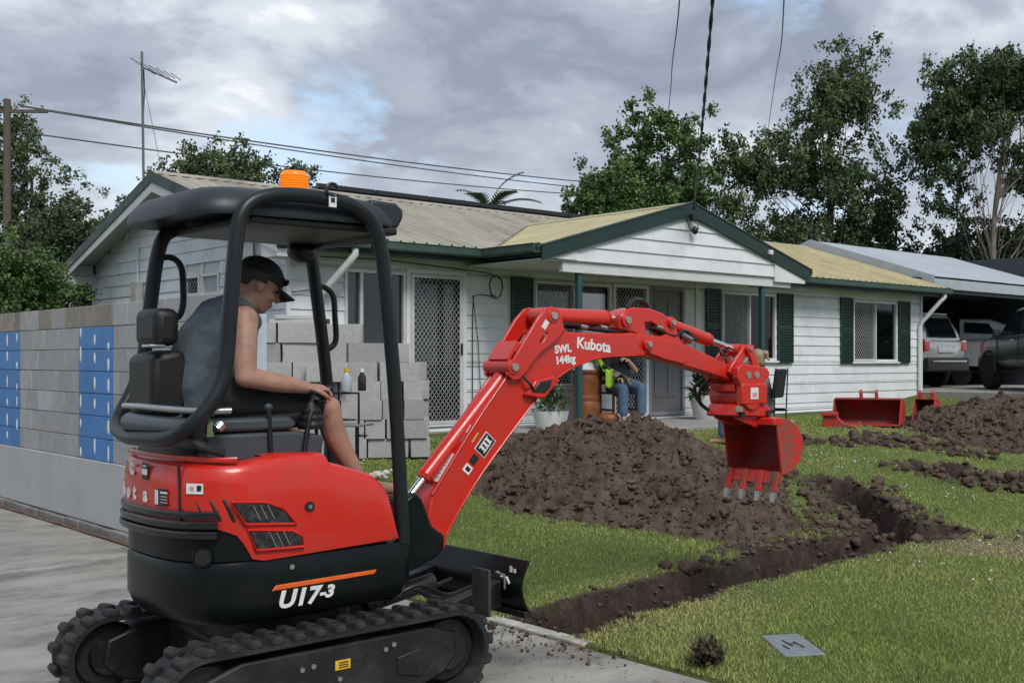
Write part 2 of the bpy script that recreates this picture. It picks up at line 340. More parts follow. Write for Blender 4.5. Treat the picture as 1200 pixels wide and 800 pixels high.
def make_mound(nm, m, s, label, nclod, cs):
    cx, cy = m['c']; n1 = 230; t = np.linspace(-1.25, 1.25, n1); Uu, Vv = np.meshgrid(t, t); X = cx + Uu * m['r'][0]; Y = cy + Vv * m['r'][1]
    h = mound_h(Uu, Vv, m, s); base = base_z(X, Y); h = h - .45 * S(1 - (np.minimum(segdist(X, Y, T1), segdist(X, Y, T2)) - .28) / .5)
    lump = (fbm(X, Y, 4.5, 5, s, .62) - .5) * .30 + (1 - np.abs(fbm(X, Y, 9, 3, s + 9) * 2 - 1)) * .07; lump = lump + (fbm(X, Y, 17, 4, s + 4, .7) - .5) * .16
    Z = base + h + lump * S((h + .08) / .25) - .03; Z = np.where(h < -.02, base - .05 + h, Z)
    idx = np.arange(n1 * n1).reshape(n1, n1); f = np.stack([idx[:-1, :-1], idx[:-1, 1:], idx[1:, 1:], idx[1:, :-1]], -1).reshape(-1, 4)
    keep = (h.reshape(-1)[f] > -.035).any(1) & (np.minimum(segdist(X, Y, T1), segdist(X, Y, T2)).reshape(-1)[f] > .30).all(1); th = thing(nm, label, 'soil mound', (0, 0, 0))
    meshobj('heap', np.stack([X, Y, Z], -1).reshape(-1, 3), f[keep], soil_m, th, smooth=True)
    uu = nrg.uniform(-1.15, 1.15, (nclod * 3, 2)); ok = mound_h(uu[:, 0], uu[:, 1], m, s) > -.05; uu = uu[ok][:nclod]
    X = cx + uu[:, 0] * m['r'][0]; Y = cy + uu[:, 1] * m['r'][1]; tdd = np.minimum(segdist(X, Y, T1), segdist(X, Y, T2)); h = mound_h(uu[:, 0], uu[:, 1], m, s) - .45 * S(1 - (tdd - .28) / .5); kk_ = (tdd > .34) & (h > -.06); X, Y, h = X[kk_], Y[kk_], h[kk_]
    lump = (fbm(X, Y, 4.5, 5, s, .62) - .5) * .30 + (1 - np.abs(fbm(X, Y, 9, 3, s + 9) * 2 - 1)) * .07
    Z = base_z(X, Y) + h + lump * S((h + .08) / .25) - .03; sz = cs * np.clip(nrg.lognormal(-.75, .75, len(X)), .22, 2.5)
    clods('clods', np.stack([X, Y, np.maximum(Z, base_z(X, Y)) + sz * .15], -1), sz, th); return th
make_mound('soil_mound', M1, 1.3, 'large heap of dark dug soil on the lawn under the excavator arm', 13000, .0165)
make_mound('soil_mound', M2, 2.6, 'heap of dark dug soil at the right edge in front of the cars', 9000, .020)
# loose clods along trench, spoil strips, driveway edge
P = []; Z_ = []
def scatter(n, pts, spread, smin, smax, skip=0):
    for k in range(n):
        i = rng.randrange(len(pts) - 1); t = rng.random(); (ax, ay), (bx, by) = pts[i], pts[i + 1]
        x = ax + (bx - ax) * t; y = ay + (by - ay) * t; a = rng.uniform(0, 6.28); d = spread * math.sqrt(rng.random()); P.append((x + d * math.cos(a), y + d * math.sin(a))); Z_.append(smin * (smax / smin) ** (rng.random() ** 2))
scatter(900, [(.5, 8.85), (1.15, 9.75), (1.5, 10.6)], .5, .006, .04)
scatter(520, T2, .7, .012, .07); scatter(420, T3, .5, .015, .08); scatter(1500, T1, .42, .006, .032)
scatter(160, [(2.6, 15.6), (4.0, 15.2)], .5, .02, .10); scatter(60, [(1.6, 14.9), (2.5, 15.2)], .4, .02, .09); scatter(130, [(2.0, 10.0), (3.6, 9.6)], .45, .008, .04)
scatter(160, [(-1.2, 6.55), (-.7, 6.2), (-.35, 6.0)], .28, .004, .014)
scatter(420, [(-1.4, 6.4), (-.3, 5.7), (-1.2, 5.0), (-3.5, 7.4)], .7, .002, .006)
scatter(7, [(-.1, 8.15), (.25, 8.5)], .1, .04, .075)
PX = np.array([p[0] for p in P]); PY = np.array([p[1] for p in P]); pz, _, _ = ground(PX, PY); pz = np.where(hloc(PX, PY)[0] + 2.48 < 0, .0, pz)
lc = clods('loose_clods', np.stack([PX, PY, pz + np.array(Z_) * .3], -1), np.array(Z_)); tag(lc, 'loose clods of dark soil scattered along the trench edges', 'soil clods')

# ------------------------------------------------------------------ grass
def blades(name, n, ylo, yhi, hmin, hmax, wid, near_edge=False, seed=0):
    r = np.random.default_rng(seed); Y = ylo * (yhi / ylo) ** r.random(n); X = (r.uniform(-.62, .36, n)) * Y + r.normal(0, .4, n)
    z, soil, dry = ground(X, Y); xl, yl = hloc(X, Y); d1, d2, d3 = trench(X, Y)
    ok = (xl + 2.48 > -.02) & (soil + r.random(n) * .35 < .55) & (yl < -.62) & (d1 > .23) & (d2 > .22)
    pit = ((X - .59) * .974 + (Y - 6.12) * .225, -(X - .59) * .225 + (Y - 6.12) * .974); ok &= ~((np.abs(pit[0]) < .125) & (np.abs(pit[1]) < .25))
    X, Y, z, dry = X[ok], Y[ok], z[ok], dry[ok]; m = len(X); tall = fbm(X, Y, 1.6, 3, 12)
    h = r.uniform(hmin, hmax, m) * (.55 + .9 * tall) * np.where(dry > .5, .6, 1) * (1 + .018 * (Y - 6)); wv = wid * (Y / 6) ** .8 * r.uniform(.7, 1.3, m)
    a = r.uniform(0, 6.28, m); la = r.uniform(0, 6.28, m); ln = h * r.uniform(.2, 1.1, m)
    b1 = np.stack([X - np.cos(a) * wv, Y - np.sin(a) * wv, z - .005], -1); b2 = np.stack([X + np.cos(a) * wv, Y + np.sin(a) * wv, z - .005], -1)
    tp = np.stack([X + np.cos(la) * ln, Y + np.sin(la) * ln, z + h * .9], -1)
    v = np.stack([b1, b2, tp], 1).reshape(-1, 3); f = np.arange(3 * m).reshape(-1, 3)
    o = meshobj(name, v, f, grass_m); tint = np.clip(.25 + 1.1 * (fbm(X, Y, .9, 4, 17) - .42) + r.normal(0, .18, m) + dry * .6, 0, 1)
    at = o.data.attributes.new('tint', 'FLOAT', 'FACE'); at.data.foreach_set('value', tint.astype(np.float32)); return o
grass_m = M('grass_blade', (.195, .285, .055), .7, var=.25, scale=1.2, attr='tint', attr_col=(.48, .45, .18), spec=.25)
g = blades('lawn_grass', 430000, 5.0, 24, .010, .028, .0027, seed=3); tag(g, 'short patchy green lawn grass between driveway and house', 'grass', kind='stuff')
# clover flowers
r = np.random.default_rng(5); V_ = []; F_ = []; k = 0
for (cx, cy, sx, sy, n) in [(2.05, 8.6, .8, .35, 12), (3.0, 12.1, .9, .5, 26), (2.2, 8.0, .6, .4, 6), (2.9, 9.2, .8, .5, 20), (-3.2, 10.8, .25, .6, 16), (2.2, 13.6, .8, .5, 30), (2.6, 17, .8, .8, 25)]:
    for q in range(n):
        x = cx + r.normal(0, sx * .55); y = cy + r.normal(0, sy * .55); z0, so_, _ = ground(np.array([x]), np.array([y])); s = r.uniform(.007, .013)
        if so_[0] > .4: continue
        c = np.array([x, y, z0[0] + .03]); pts = [c + s * np.array(d) for d in ((1, 0, 0), (-1, 0, 0), (0, 1, 0), (0, -1, 0), (0, 0, .8), (0, 0, -.8))]
        V_ += pts; F_ += [(k + a, k + b, k + c2) for a, b, c2 in ((0, 2, 4), (2, 1, 4), (1, 3, 4), (3, 0, 4), (2, 0, 5), (1, 2, 5), (3, 1, 5), (0, 3, 5))]; k += 6
fl = meshobj('clover_flowers', V_, F_, M('petal_white', (.7, .7, .62), .8)); tag(fl, 'tiny white clover flowers dotted in the lawn', 'flowers', kind='stuff')

# pit cover in the lawn
pc = thing('pit_cover', 'blue grey concrete pit cover set flush in the near lawn', 'pit cover', (.59, 6.12, .012), R(13))
pm = M('pit_concrete', (.20, .235, .26), .7, var=.12, scale=12, bump=.3, bscale=90, dirt=(.16, .11, .08), dirt_amt=.6, dirt_scale=7)
MB().b2(-.11, .11, -.225, .225, -.05, .010).build('lid', pm, pc, bevel=.006)
dk = M('slot_dark', (.015, .015, .016), .9)
for sx, sy, l_, rz in ((-.02, .02, .13, .5), (.03, -.02, .13, .5), (.0, .0, .05, -1.0), (-.055, -.06, .08, .5)): MB().box((sx, sy, .0115), (l_, .008, .004), rz=rz + 1.2).build('lifting_slot', dk, pc)
# dried weed tuft pulled up on the lawn edge
lt = []; rl = random.Random(4); lv = []; lf_ = []
for k in range(70):
    x = rl.gauss(-.75, .3); y = 6.25 + (-.75 - x) * 1.0 + rl.gauss(0, .16); a = rl.uniform(0, 6.28); l_ = rl.uniform(.012, .03); c_ = Vector((x, y, .006 + rl.random() * .006)); d_ = Vector((math.cos(a), math.sin(a), rl.uniform(-.1, .2))) * l_; s_ = Vector((-math.sin(a), math.cos(a), 0)) * l_ * .3
    lv += [c_ - d_, c_ + s_, c_ + d_, c_ - s_]; lf_.append((4 * k, 4 * k + 1, 4 * k + 2, 4 * k + 3))
tag(meshobj('leaf_litter', lv, lf_, M('dead_leaf', (.17, .10, .065), .85, var=.5, scale=20)), 'brown leaf litter on the driveway edge beside the trench', 'leaf litter', kind='stuff')
wt = thing('weed_clump', 'dark uprooted weed clump standing in the lawn near the driveway', 'weed', (.12, 5.72, 0))
wv = []; wf = []; k = 0; r = random.Random(3)
for q in range(520):
    a = r.uniform(0, 6.28); e = r.uniform(.1, 1.45); l_ = r.uniform(.03, .12); b = Vector((r.gauss(0, .035), r.gauss(0, .035), r.uniform(0, .12))); d = Vector((math.cos(a) * math.cos(e), math.sin(a) * math.cos(e), math.sin(e) * .8)); s = Vector((-math.sin(a), math.cos(a), 0)) * r.uniform(.003, .008)
    wv += [b - s, b + s, b + d * l_ * .6 + s * .8, b + d * l_]; wf += [(k, k + 1, k + 2, k + 3)]; k += 4
meshobj('stems', wv, wf, M('weed_dry', (.085, .075, .038), .9, var=.6, scale=30), wt)
clods('root_ball', np.array([(r.gauss(0, .04), r.gauss(0, .04), r.uniform(0, .11)) for q in range(80)]), np.array([r.uniform(.006, .022) for q in range(80)]), wt)

# ------------------------------------------------------------------ house
house = thing('house', 'low white weatherboard house with green trim, shutters and cream metal roof', 'house', (HO[0], HO[1], 0), RZ)
whitep = M('weatherboard_paint', (.73, .765, .79), .55, var=.05, scale=2, dirt=(.45, .45, .43), dirt_amt=.4, dirt_scale=2.2, bump=.12, bscale=25, rnd=.035)
trimw = M('white_trim', (.72, .73, .73), .5, var=.04)
greenp = M('dark_green_paint', (.010, .034, .028), .45, var=.12, dirt=(.03, .05, .045), dirt_amt=.4, dirt_scale=5)
greeng = M('green_gutter_paint', (.035, .070, .055), .45, var=.15, scale=3, dirt=(.10, .12, .10), dirt_amt=.5, dirt_scale=4)
postg = M('post_green_paint', (.02, .07, .075), .4)
roofm = M('cream_roof_metal', (.37, .345, .275), .5, metal=.0, var=.12, scale=1.2, dirt=(.20, .18, .14), dirt_amt=.65, dirt_scale=1.6, stretch=(1.5, .35, 1), rnd=.05)
roofy = M('cream_porch_roof_metal', (.47, .41, .225), .5, var=.1, scale=1.2, dirt=(.24, .21, .14), dirt_amt=.5, dirt_scale=2.2, rnd=.05)
soffm = M('soffit_white', (.62, .63, .62), .7, var=.06)
dark_in = M('dark_interior', (.035, .036, .038), .9)
glass = glassmat('window_glass', (.012, .02, .024), .12)
alum = M('aluminium_frame', (.60, .61, .61), .4, metal=.25)
grilm = M('security_grille_white', (.36, .37, .38), .45)
concs = M('slab_concrete', (.33, .32, .30), .9, var=.15, scale=3, bump=.4, dirt=(.16, .15, .13), dirt_amt=.6)
HL, HD, ZB, ZE = 14.0, 6.58, .60, 2.93      # length, depth, wall base, soffit
CH_ = .1758; COURSES = 14
pit = math.tan(R(16.6)); ZR = 4.17; YR = 3.28
def roof_z(y): return ZR - abs(y - YR) * pit
# openings on the front wall: name, x0,x1,z0,z1
OP = dict(slider=(.74, 1.63, .69, 2.71), secdoor=(1.63, 2.58, .655, 2.76), porchwin=(3.75, 5.27, 1.15, 2.72), sidelight=(5.30, 6.06, .66, 2.74), door=(6.10, 6.83, .66, 2.74), win3=(7.80, 9.25, 1.54, 2.73), win4=(11.57, 13.12, 1.52, 2.73))
def boards(x0, x1, openings, prefix, along, parent, z_top, nc, xs_fn=None):
    """horizontal lap boards; along(x, y, z) maps run/offset/height to the house frame"""
    for k in range(nc):
        z0 = ZB + k * CH_; z1 = min(z0 + CH_, z_top)
        if z1 - z0 < .03: continue
        a0, a1 = (x0, x1) if xs_fn is None else xs_fn((z0 + z1) / 2)
        cuts = sorted({z0, z1} | {z for o in openings for z in o[2:] if z0 + .02 < z < z1 - .02})
        for za, zb in zip(cuts[:-1], cuts[1:]):
            segs = [(a0, a1)]
            for o in openings:
                if o[2] < zb - .01 and o[3] > za + .01:
                    ns = []
                    for s0, s1 in segs:
                        if o[1] <= s0 or o[0] >= s1: ns.append((s0, s1)); continue
                        if o[0] > s0 + .02: ns.append((s0, o[0]))
                        if o[1] < s1 - .02: ns.append((o[1], s1))
                    segs = ns
            for s0, s1 in segs:
                # long runs are butted from two lengths
                parts = [(s0, s1)]
                if s1 - s0 > 4.6: c = s0 + (s1 - s0) * (.42 + .2 * ((k * 37) % 10) / 10); parts = [(s0, c - .0015), (c + .0015, s1)]
                for p0, p1 in parts:
                    t = [(-.026, za - .006), (-.008, zb), (.004, zb), (.004, za - .006)]
                    m = MB(); m.rings([[along(p, q[0], q[1]) for q in t] for p in (p0, p1)]); m.build('weatherboard', whitep, parent)
ops = [v for v in OP.values()]
boards(0, HL, ops, 'f', lambda x, y, z: (x, y, z), house, ZE, COURSES)
def slope_lim(z):
    lim = 0 if z < roof_z(0) - .08 else YR - (ZR - .08 - z) / pit
    return (max(0, lim) + .0, min(HD, 2 * YR - lim))
SOP = [(2.50, 2.99, 2.44, 2.72), (1.88, 2.42, 2.43, 2.72)]
boards(0, HD, SOP, 's', lambda y, q, z: (q, y, z), house, 4.1, 20, slope_lim)
# wall core in strips around the openings, interior, other walls
core = MB(); xs = sorted({0, HL} | {v for o in ops for v in o[:2]})
for a, b in zip(xs[:-1], xs[1:]):
    zs = [(o[2], o[3]) for o in ops if o[0] <= a + .001 and o[1] >= b - .001]
    if zs:
        z0, z1 = zs[0]
        if z0 > ZB + .06: core.b2(a, b, .006, .09, ZB - .2, z0 - .001)
        core.b2(a, b, .006, .09, z1 + .001, ZE + .2)
    else: core.b2(a, b, .006, .09, ZB - .2, ZE + .2)
core.build('wall_frame', soffm, house)
rw = MB(); rw.b2(.005, .06, .1, 1.88, .4, 3.1); rw.b2(.005, .06, 2.99, HD, .4, 3.1); rw.b2(.005, .06, 1.88, 2.99, .4, 2.43); rw.b2(.005, .06, 1.88, 2.99, 2.725, 3.1); rw.b2(.005, .06, 2.42, 2.5, 2.43, 2.725)
rw.prism([(.1, 3.1), (HD - .1, 3.1), (YR + .1, 4.05), (YR - .1, 4.05)], .005, .06, 'x')
rw.b2(HL - .1, HL, .1, HD, .4, 3.1); rw.prism([(.1, 3.1), (HD - .1, 3.1), (YR, 4.05)], HL - .1, HL, 'x'); rw.b2(0, HL, HD - .1, HD, .4, 3.1)
rw.build('outer_walls', soffm, house)
MB().b2(.1, HL - .1, 2.6, 2.65, .5, 2.95).build('inner_partition', dark_in, house)
MB().b2(.1, HL - .1, .1, 2.6, .55, .62).build('inner_floor', M('inner_floor', (.08, .06, .045), .8), house)
MB().b2(.06, HL - .06, .1, 2.6, 2.86, 2.92).build('inner_ceiling', M('inner_ceiling', (.3, .3, .3), .9), house)
for x in (3.2, 7.3, 10.5): MB().b2(x - .04, x + .04, .1, 2.59, .6, 2.9).build('inner_wall', dark_in, house)
# slab plinth, porch slab, corner stops
MB().b2(-.02, 2.55, -.03, .3, .2, ZB - .003).build('plinth', concs, house, bevel=.01)
MB().b2(7.45, HL + .02, -.35, .3, .2, ZB - .05).build('plinth', concs, house, bevel=.01)
MB().b2(2.6, 7.4, -1.95, .3, .2, .617).build('porch_slab', concs, house, bevel=.015)
for x, y in ((-.012, -.022), (HL + .012, -.022), (-.02, HD + .01)): MB().box((x, y, 1.77), (.05, .05, 2.32)).build('corner_stop', trimw, house, bevel=.004)
MB().b2(7.15, 7.20, -.045, .0, ZB, ZE).build('corner_stop', trimw, house, bevel=.004)
# ---- windows and doors
def frame(x0, x1, z0, z1, y, t, d, name, mat, parent, mull=()):
    m = MB(); m.b2(x0, x0 + t, y, y + d, z0, z1); m.b2(x1 - t, x1, y, y + d, z0, z1); m.b2(x0 + t, x1 - t, y, y + d, z0, z0 + t); m.b2(x0 + t, x1 - t, y, y + d, z1 - t, z1)
    for q in mull: m.b2(q - t / 2, q + t / 2, y + .002, y + d - .002, z0 + t, z1 - t)
    return m.build(name, mat, parent, bevel=.004)
def pane(x0, x1, z0, z1, y, parent): return MB().b2(x0, x1, y, y + .006, z0, z1).build('pane', glass, parent)
def grille(x0, x1, z0, z1, y, parent, p=.064, w_=.0032, mat=None):
    """diamond security mesh clipped to a rectangle"""
    m = MB(); L = x1 - x0; Hh = z1 - z0; asp = 1.35
    for s in (1, -1):
        k = -int(Hh / asp / p) - 2
        while k * p < L + Hh / asp + p:
            pts = []; c = k * p
            # line: u = c + s*t/asp ; t in [0,H]
            t0, t1 = 0., Hh
            if s > 0: a = max(t0, -c * asp); b = min(t1, (L - c) * asp)
            else: a = max(t0, (c - L) * asp); b = min(t1, c * asp)
            if b - a > .01:
                A_ = Vector((x0 + c + s * a / asp, y + (.004 if s > 0 else 0), z0 + a)); B_ = Vector((x0 + c + s * b / asp, y + (.004 if s > 0 else 0), z0 + b)); d = (B_ - A_).normalized(); nrm = Vector((-d.z, 0, d.x)) * w_
                m.rings([[q + nrm + Vector((0, e, 0)) * .003, q - nrm + Vector((0, e, 0)) * .003] for q in (A_, B_) for e in (0,)][:2], cap=False) if False else m.add([A_ + nrm, A_ - nrm, B_ - nrm, B_ + nrm, A_ + nrm + Vector((0, .006, 0)), A_ - nrm + Vector((0, .006, 0)), B_ - nrm + Vector((0, .006, 0)), B_ + nrm + Vector((0, .006, 0))], [(0, 1, 2, 3), (7, 6, 5, 4), (0, 4, 5, 1), (2, 6, 7, 3)])
            k += 1
    return m.build('grille', mat or grilm, parent, fix=False)
def shutter(x0, x1, z0, z1):
    o = MB(); o.b2(x0, x1, -.055, -.03, z0, z1); s = o.build('shutter', greenp, house, bevel=.004)
    f = MB(); t = .035
    f.b2(x0, x0 + t, -.066, -.0555, z0, z1); f.b2(x1 - t, x1, -.066, -.0555, z0, z1)
    for q in (z0, (z0 + z1) / 2 - t / 2, z1 - t): f.b2(x0 + t, x1 - t, -.066, -.0555, q, q + t)
    f.build('rail', greenp, s)
    n = int((z1 - z0) / .05)
    l = MB()
    for k in range(1, n):
        z = z0 + k * (z1 - z0) / n
        if abs(z - (z0 + z1) / 2) > .03: l.box(((x0 + x1) / 2, -.058, z), (x1 - x0 - 2 * t, .006, .03), rot=Matrix.Rotation(.5, 3, 'X'))
    tag(l.build('louvres', greenp, s), kind='stuff'); return s
curt = M('curtain_fabric', (.36, .36, .36), .9, var=.15, scale=10)
def curtain(x0, x1, z0, z1, y, parent, amp=.03, mat=None):
    n = int((x1 - x0) / .012); rs = [[(x0 + (x1 - x0) * i / n, y + amp * math.sin(i * .9) * (.7 + .3 * math.sin(i * .23)), z) for i in range(n + 1)] for z in (z0, z1)]
    m = MB(); m.add(rs[0] + rs[1], [(i, i + 1, n + 2 + i, n + 1 + i) for i in range(n)]); return m.build('curtain', mat or curt, parent, smooth=60, fix=False)
def window(o, gl, name='window', curtains=()):
    x0, x1, z0, z1 = o; xm = (x0 + x1) / 2
    wf = frame(x0, x1, z0, z1, -.035, .045, .08, name, trimw if gl != 'slider' else alum, house, mull=(xm,) if gl != 'slider' else (x0 + .24,))
    pane(x0 + .045, x1 - .045, z0 + .045, z1 - .045, .015, wf)
    MB().b2(x0 - .04, x1 + .04, -.075, -.03, z0 - .035, z0 - .001).build('sill', trimw, wf, bevel=.004)
    if gl == 'left': frame(x0 + .02, xm + .01, z0 + .02, z1 - .02, -.05, .03, .014, 'screen_frame', trimw, wf); grille(x0 + .05, xm - .02, z0 + .05, z1 - .05, -.047, wf)
    for c in curtains: curtain(c[0], c[1], z0 + .02, z1 - .02, .13 + c[2] * .05, wf)
    return wf
window(OP['slider'], 'slider', curtains=((.80, 1.0, 1),))
window(OP['porchwin'], 'left', curtains=((4.55, 5.2, 1),))
window(OP['win3'], 'left', curtains=((8.55, 9.2, 1), (7.85, 8.1, 1)))
window(OP['win4'], 'left', curtains=((12.4, 12.78, 0), (12.95, 13.08, 0), (11.65, 12.0, 1)))
for x0, x1, z0, z1 in ((3.335, 3.72, 1.12, 2.74), (7.39, 7.755, 1.5, 2.76), (9.275, 9.71, 1.5, 2.76), (11.17, 11.55, 1.49, 2.76), (13.14, 13.55, 1.49, 2.76)): shutter(x0, x1, z0, z1)
# security screen door at the left and the door leaf behind it
o = OP['secdoor']; sdoor = frame(o[0], o[1], o[2], o[3], -.045, .06, .09, 'screen_door', trimw, house)
frame(o[0] + .065, o[1] - .065, o[2] + .03, o[3] - .065, -.05, .05, .03, 'door_frame', alum, sdoor); grille(o[0] + .115, o[1] - .115, o[2] + .08, o[3] - .115, -.03, sdoor)
MB().b2(o[0] + .07, o[1] - .07, .03, .04, o[2] + .03, o[3] - .07).build('pane', glass, sdoor)
MB().b2(o[1] - .108, o[1] - .085, -.075, -.05, 1.62, 1.78).build('handle', M('black_plastic', (.012, .012, .013), .45), sdoor, bevel=.004)
MB().b2(1.55, 2.66, -.5, -.03, .2, .56).build('door_step', concs, house, bevel=.01)
o = OP['sidelight']; sl_ = frame(o[0], o[1], o[2], o[3], -.045, .055, .09, 'screen_door', trimw, house)
grille(o[0] + .055, o[1] - .055, o[2] + .055, o[3] - .055, -.03, sl_); pane(o[0] + .05, o[1] - .05, o[2] + .05, o[3] - .05, .03, sl_)
o = OP['door']; gd = M('grey_door_paint', (.17, .172, .18), .5, var=.06); df = frame(o[0] - .035, o[1] + .06, o[2], o[3], -.04, .06, .09, 'front_door', M('door_jamb', (.26, .26, .27), .5), house)
leaf = MB().b2(o[0] + .03, o[1] - .005, .0, .035, o[2] + .02, o[3] - .062).build('door_leaf', gd, df)
w2 = (o[1] - o[0])
for cx in (o[0] + .22, o[0] + .52):
    for z0, z1 in ((.95, 1.65), (1.85, 2.5)):
        f = MB(); f.b2(cx - .1, cx + .1, -.012, -.001, z0, z1); f.build('door_panel', gd, df, bevel=.01)
MB().lathe([(.0, -.06), (.022, -.06), (.024, -.04), (.01, -.03), (.01, 0)], (o[0] + .09, 0, 1.65), 12, 'y').build('door_knob', alum, df, smooth=40)
# side windows
for (a, b, z0, z1), gk in zip(SOP, (1, 0)):
    f = MB(); t = .035
    f.b2(-.04, .05, a, a + t, z0, z1); f.b2(-.04, .05, b - t, b, z0, z1); f.b2(-.04, .05, a + t, b - t, z0, z0 + t); f.b2(-.04, .05, a + t, b - t, z1 - t, z1); wf = f.build('window', trimw, house)
    MB().b2(.0, .006, a + t, b - t, z0 + t, z1 - t).build('pane', glass if gk else M('frosted_pane', (.40, .43, .45), .35), wf)
    if gk:
        g_ = grille(a + t, b - t, z0 + t, z1 - t, 0, wf, p=.09)
        g_.matrix_local = Matrix(((0, 1, 0, -.03), (1, 0, 0, 0), (0, 0, 1, 0), (0, 0, 0, 1)))
# meter box and conduit on the side wall
mb = MB().b2(-.14, -.026, 4.50, 4.72, 2.40, 2.72).build('meter_box', M('meter_box_grey', (.45, .44, .42), .6, dirt=(.20, .14, .11), dirt_amt=.5, dirt_scale=7), house, bevel=.008)
MB().tube([(-.045, 4.68, 2.72), (-.045, 4.68, 3.25)], .014, 8).build('conduit', trimw, mb)
MB().tube([(-.045, .82, 2.2), (-.045, .82, 3.5), (-.06, .9, 3.52)], .016, 8).build('conduit', M('conduit_grey', (.35, .35, .36), .5), house)
# ---- roof sheets
def corr_sheet(x0, x1, y0, z0, y1, z1, along='x', amp=.009, pitch=.076, lift=0.):
    """corrugated sheet: runs from (y0,z0) eave to (y1,z1) ridge, corrugations across x"""
    n = max(6, int(round((x1 - x0) / (pitch / (4 if pitch < .1 else 16))))); L = math.hypot(y1 - y0, z1 - z0); nz_, ny_ = (y1 - y0) / L, -(z1 - z0) / L
    top = []; vs = []
    for (y, z) in ((y0, z0), (y1, z1)):
        for i in range(n + 1):
            x = x0 + (x1 - x0) * i / n; h = lift + (amp * math.sin(2 * math.pi * (x - x0) / pitch) if pitch < .1 else amp * 2 * max(0, min(1, 1.6 - 16 * abs(((x - x0) / pitch) % 1 - .5)))); vs.append((x, y + ny_ * h, z + abs(nz_) * h))
    return vs, [(i, i + 1, n + 2 + i, n + 1 + i) for i in range(n)]
def place_sheets(a, b, y0, z0, y1, z1, mat, parent, wsh=.762, tr=None, name='roof_sheet', pitch=.076, amp=.009, mat2=None, x2at=99):
    x = a; k = 0
    while x < b - .02:
        x2 = min(x + wsh, b); vs, fs = corr_sheet(x, x2 + .02, y0, z0, y1, z1, lift=.003 * (k % 2), pitch=pitch, amp=amp); m = MB()
        if tr: vs = [tr(*v) for v in vs]
        m.add(vs, fs); o = m.build(name, mat2 if x > x2at else mat, parent, smooth=30, fix=False); x = x2; k += 1
EVZ = roof_z(-.46)
place_sheets(-.36, HL + .36, -.50, roof_z(-.50), YR, ZR, roofm, house, pitch=.1905, amp=.014, mat2=roofy, x2at=7.0)
place_sheets(-.36, HL + .36, 2 * YR + .5, roof_z(-.50), YR, ZR, roofm, house)
MB().rings([[(x, YR - .17, ZR - .035), (x, YR, ZR + .03), (x, YR + .17, ZR - .035)] for x in (-.38, HL + .38)], cap=False).build('ridge_cap', roofm, house)
# roof underside / soffits
MB().b2(-.34, HL + .34, -.44, .02, ZE - .02, ZE).build('soffit', soffm, house)
MB().b2(-.34, HL + .34, HD - .02, HD + .46, ZE - .02, ZE).build('soffit', soffm, house)
for sx in (-.36, HL + .002):
    m = MB(); m.prism([(-.44, roof_z(-.44) - .07), (YR, ZR - .07), (HD + .44, roof_z(-.44) - .07), (HD + .44, roof_z(-.44) - .1), (YR, ZR - .1), (-.44, roof_z(-.44) - .1)], sx, sx + .358, 'x'); m.build('verge_soffit', soffm, house)
# boxed eave ends seen on the gable
for y0, y1 in ((-.44, -.03), (HD + .03, HD + .46)): MB().prism([(y0, ZE - .16), (y1, ZE - .16), (y1, roof_z(y1) - .11), (y0, roof_z(y0) - .11)], -.35, -.03, 'x').build('eave_box', trimw, house)
# barge boards
for sx, mt in ((-.385, greenp), (HL + .362, greenp)):
    for s in (0, 1):
        pr = [(-.5, roof_z(-.5) - .13), (YR, ZR - .14), (YR, ZR + .015), (-.5, roof_z(-.5) + .015)]
        if s: pr = [(2 * YR - a, b) for a, b in pr]
        MB().prism(pr, sx, sx + .024, 'x').build('barge_board', mt, house)
MB().prism([(-.45, roof_z(-.45) - .24), (.4, roof_z(.4) - .24), (YR, ZR - .27), (HD - .4, roof_z(.4) - .24), (HD + .45, roof_z(-.45) - .24), (HD + .45, roof_z(-.45) - .14), (YR, ZR - .145), (-.45, roof_z(-.45) - .14)], -.372, -.352, 'x').build('barge_lining', soffm, house)
# gutters (quad profile) and fascia
def gutter(p0, p1, name='gutter'):
    p0 = Vector(p0); p1 = Vector(p1); d = (p1 - p0).normalized(); s = Vector((d.y, -d.x, 0))
    pr = [(0, .03), (0, -.10), (.10, -.10), (.115, -.08), (.115, .0), (.125, .012), (.118, .02), (.103, .008), (.100, -.07), (.02, -.085), (.015, .03)]
    m = MB(); m.rings([[q + s * a + Vector((0, 0, b)) for a, b in pr] for q in (p0, p1)]); return m.build(name, greeng, house)
GZ = EVZ - .035
PX0, PX1, PXA, PYF = 2.65, 7.95, 5.30, -1.66       # porch gable
gutter((-.38, -.455, GZ), (PX0 - .09, -.455, GZ)); gutter((PX1 + .09, -.455, GZ), (HL + .38, -.455, GZ)); gutter((HL + .38, HD + .46, GZ), (-.38, HD + .46, GZ))
MB().b2(-.36, PX0, -.452, -.43, GZ - .16, GZ + .02).build('fascia', greenp, house); MB().b2(PX1, HL + .36, -.452, -.43, GZ - .16, GZ + .02).build('fascia', greenp, house)
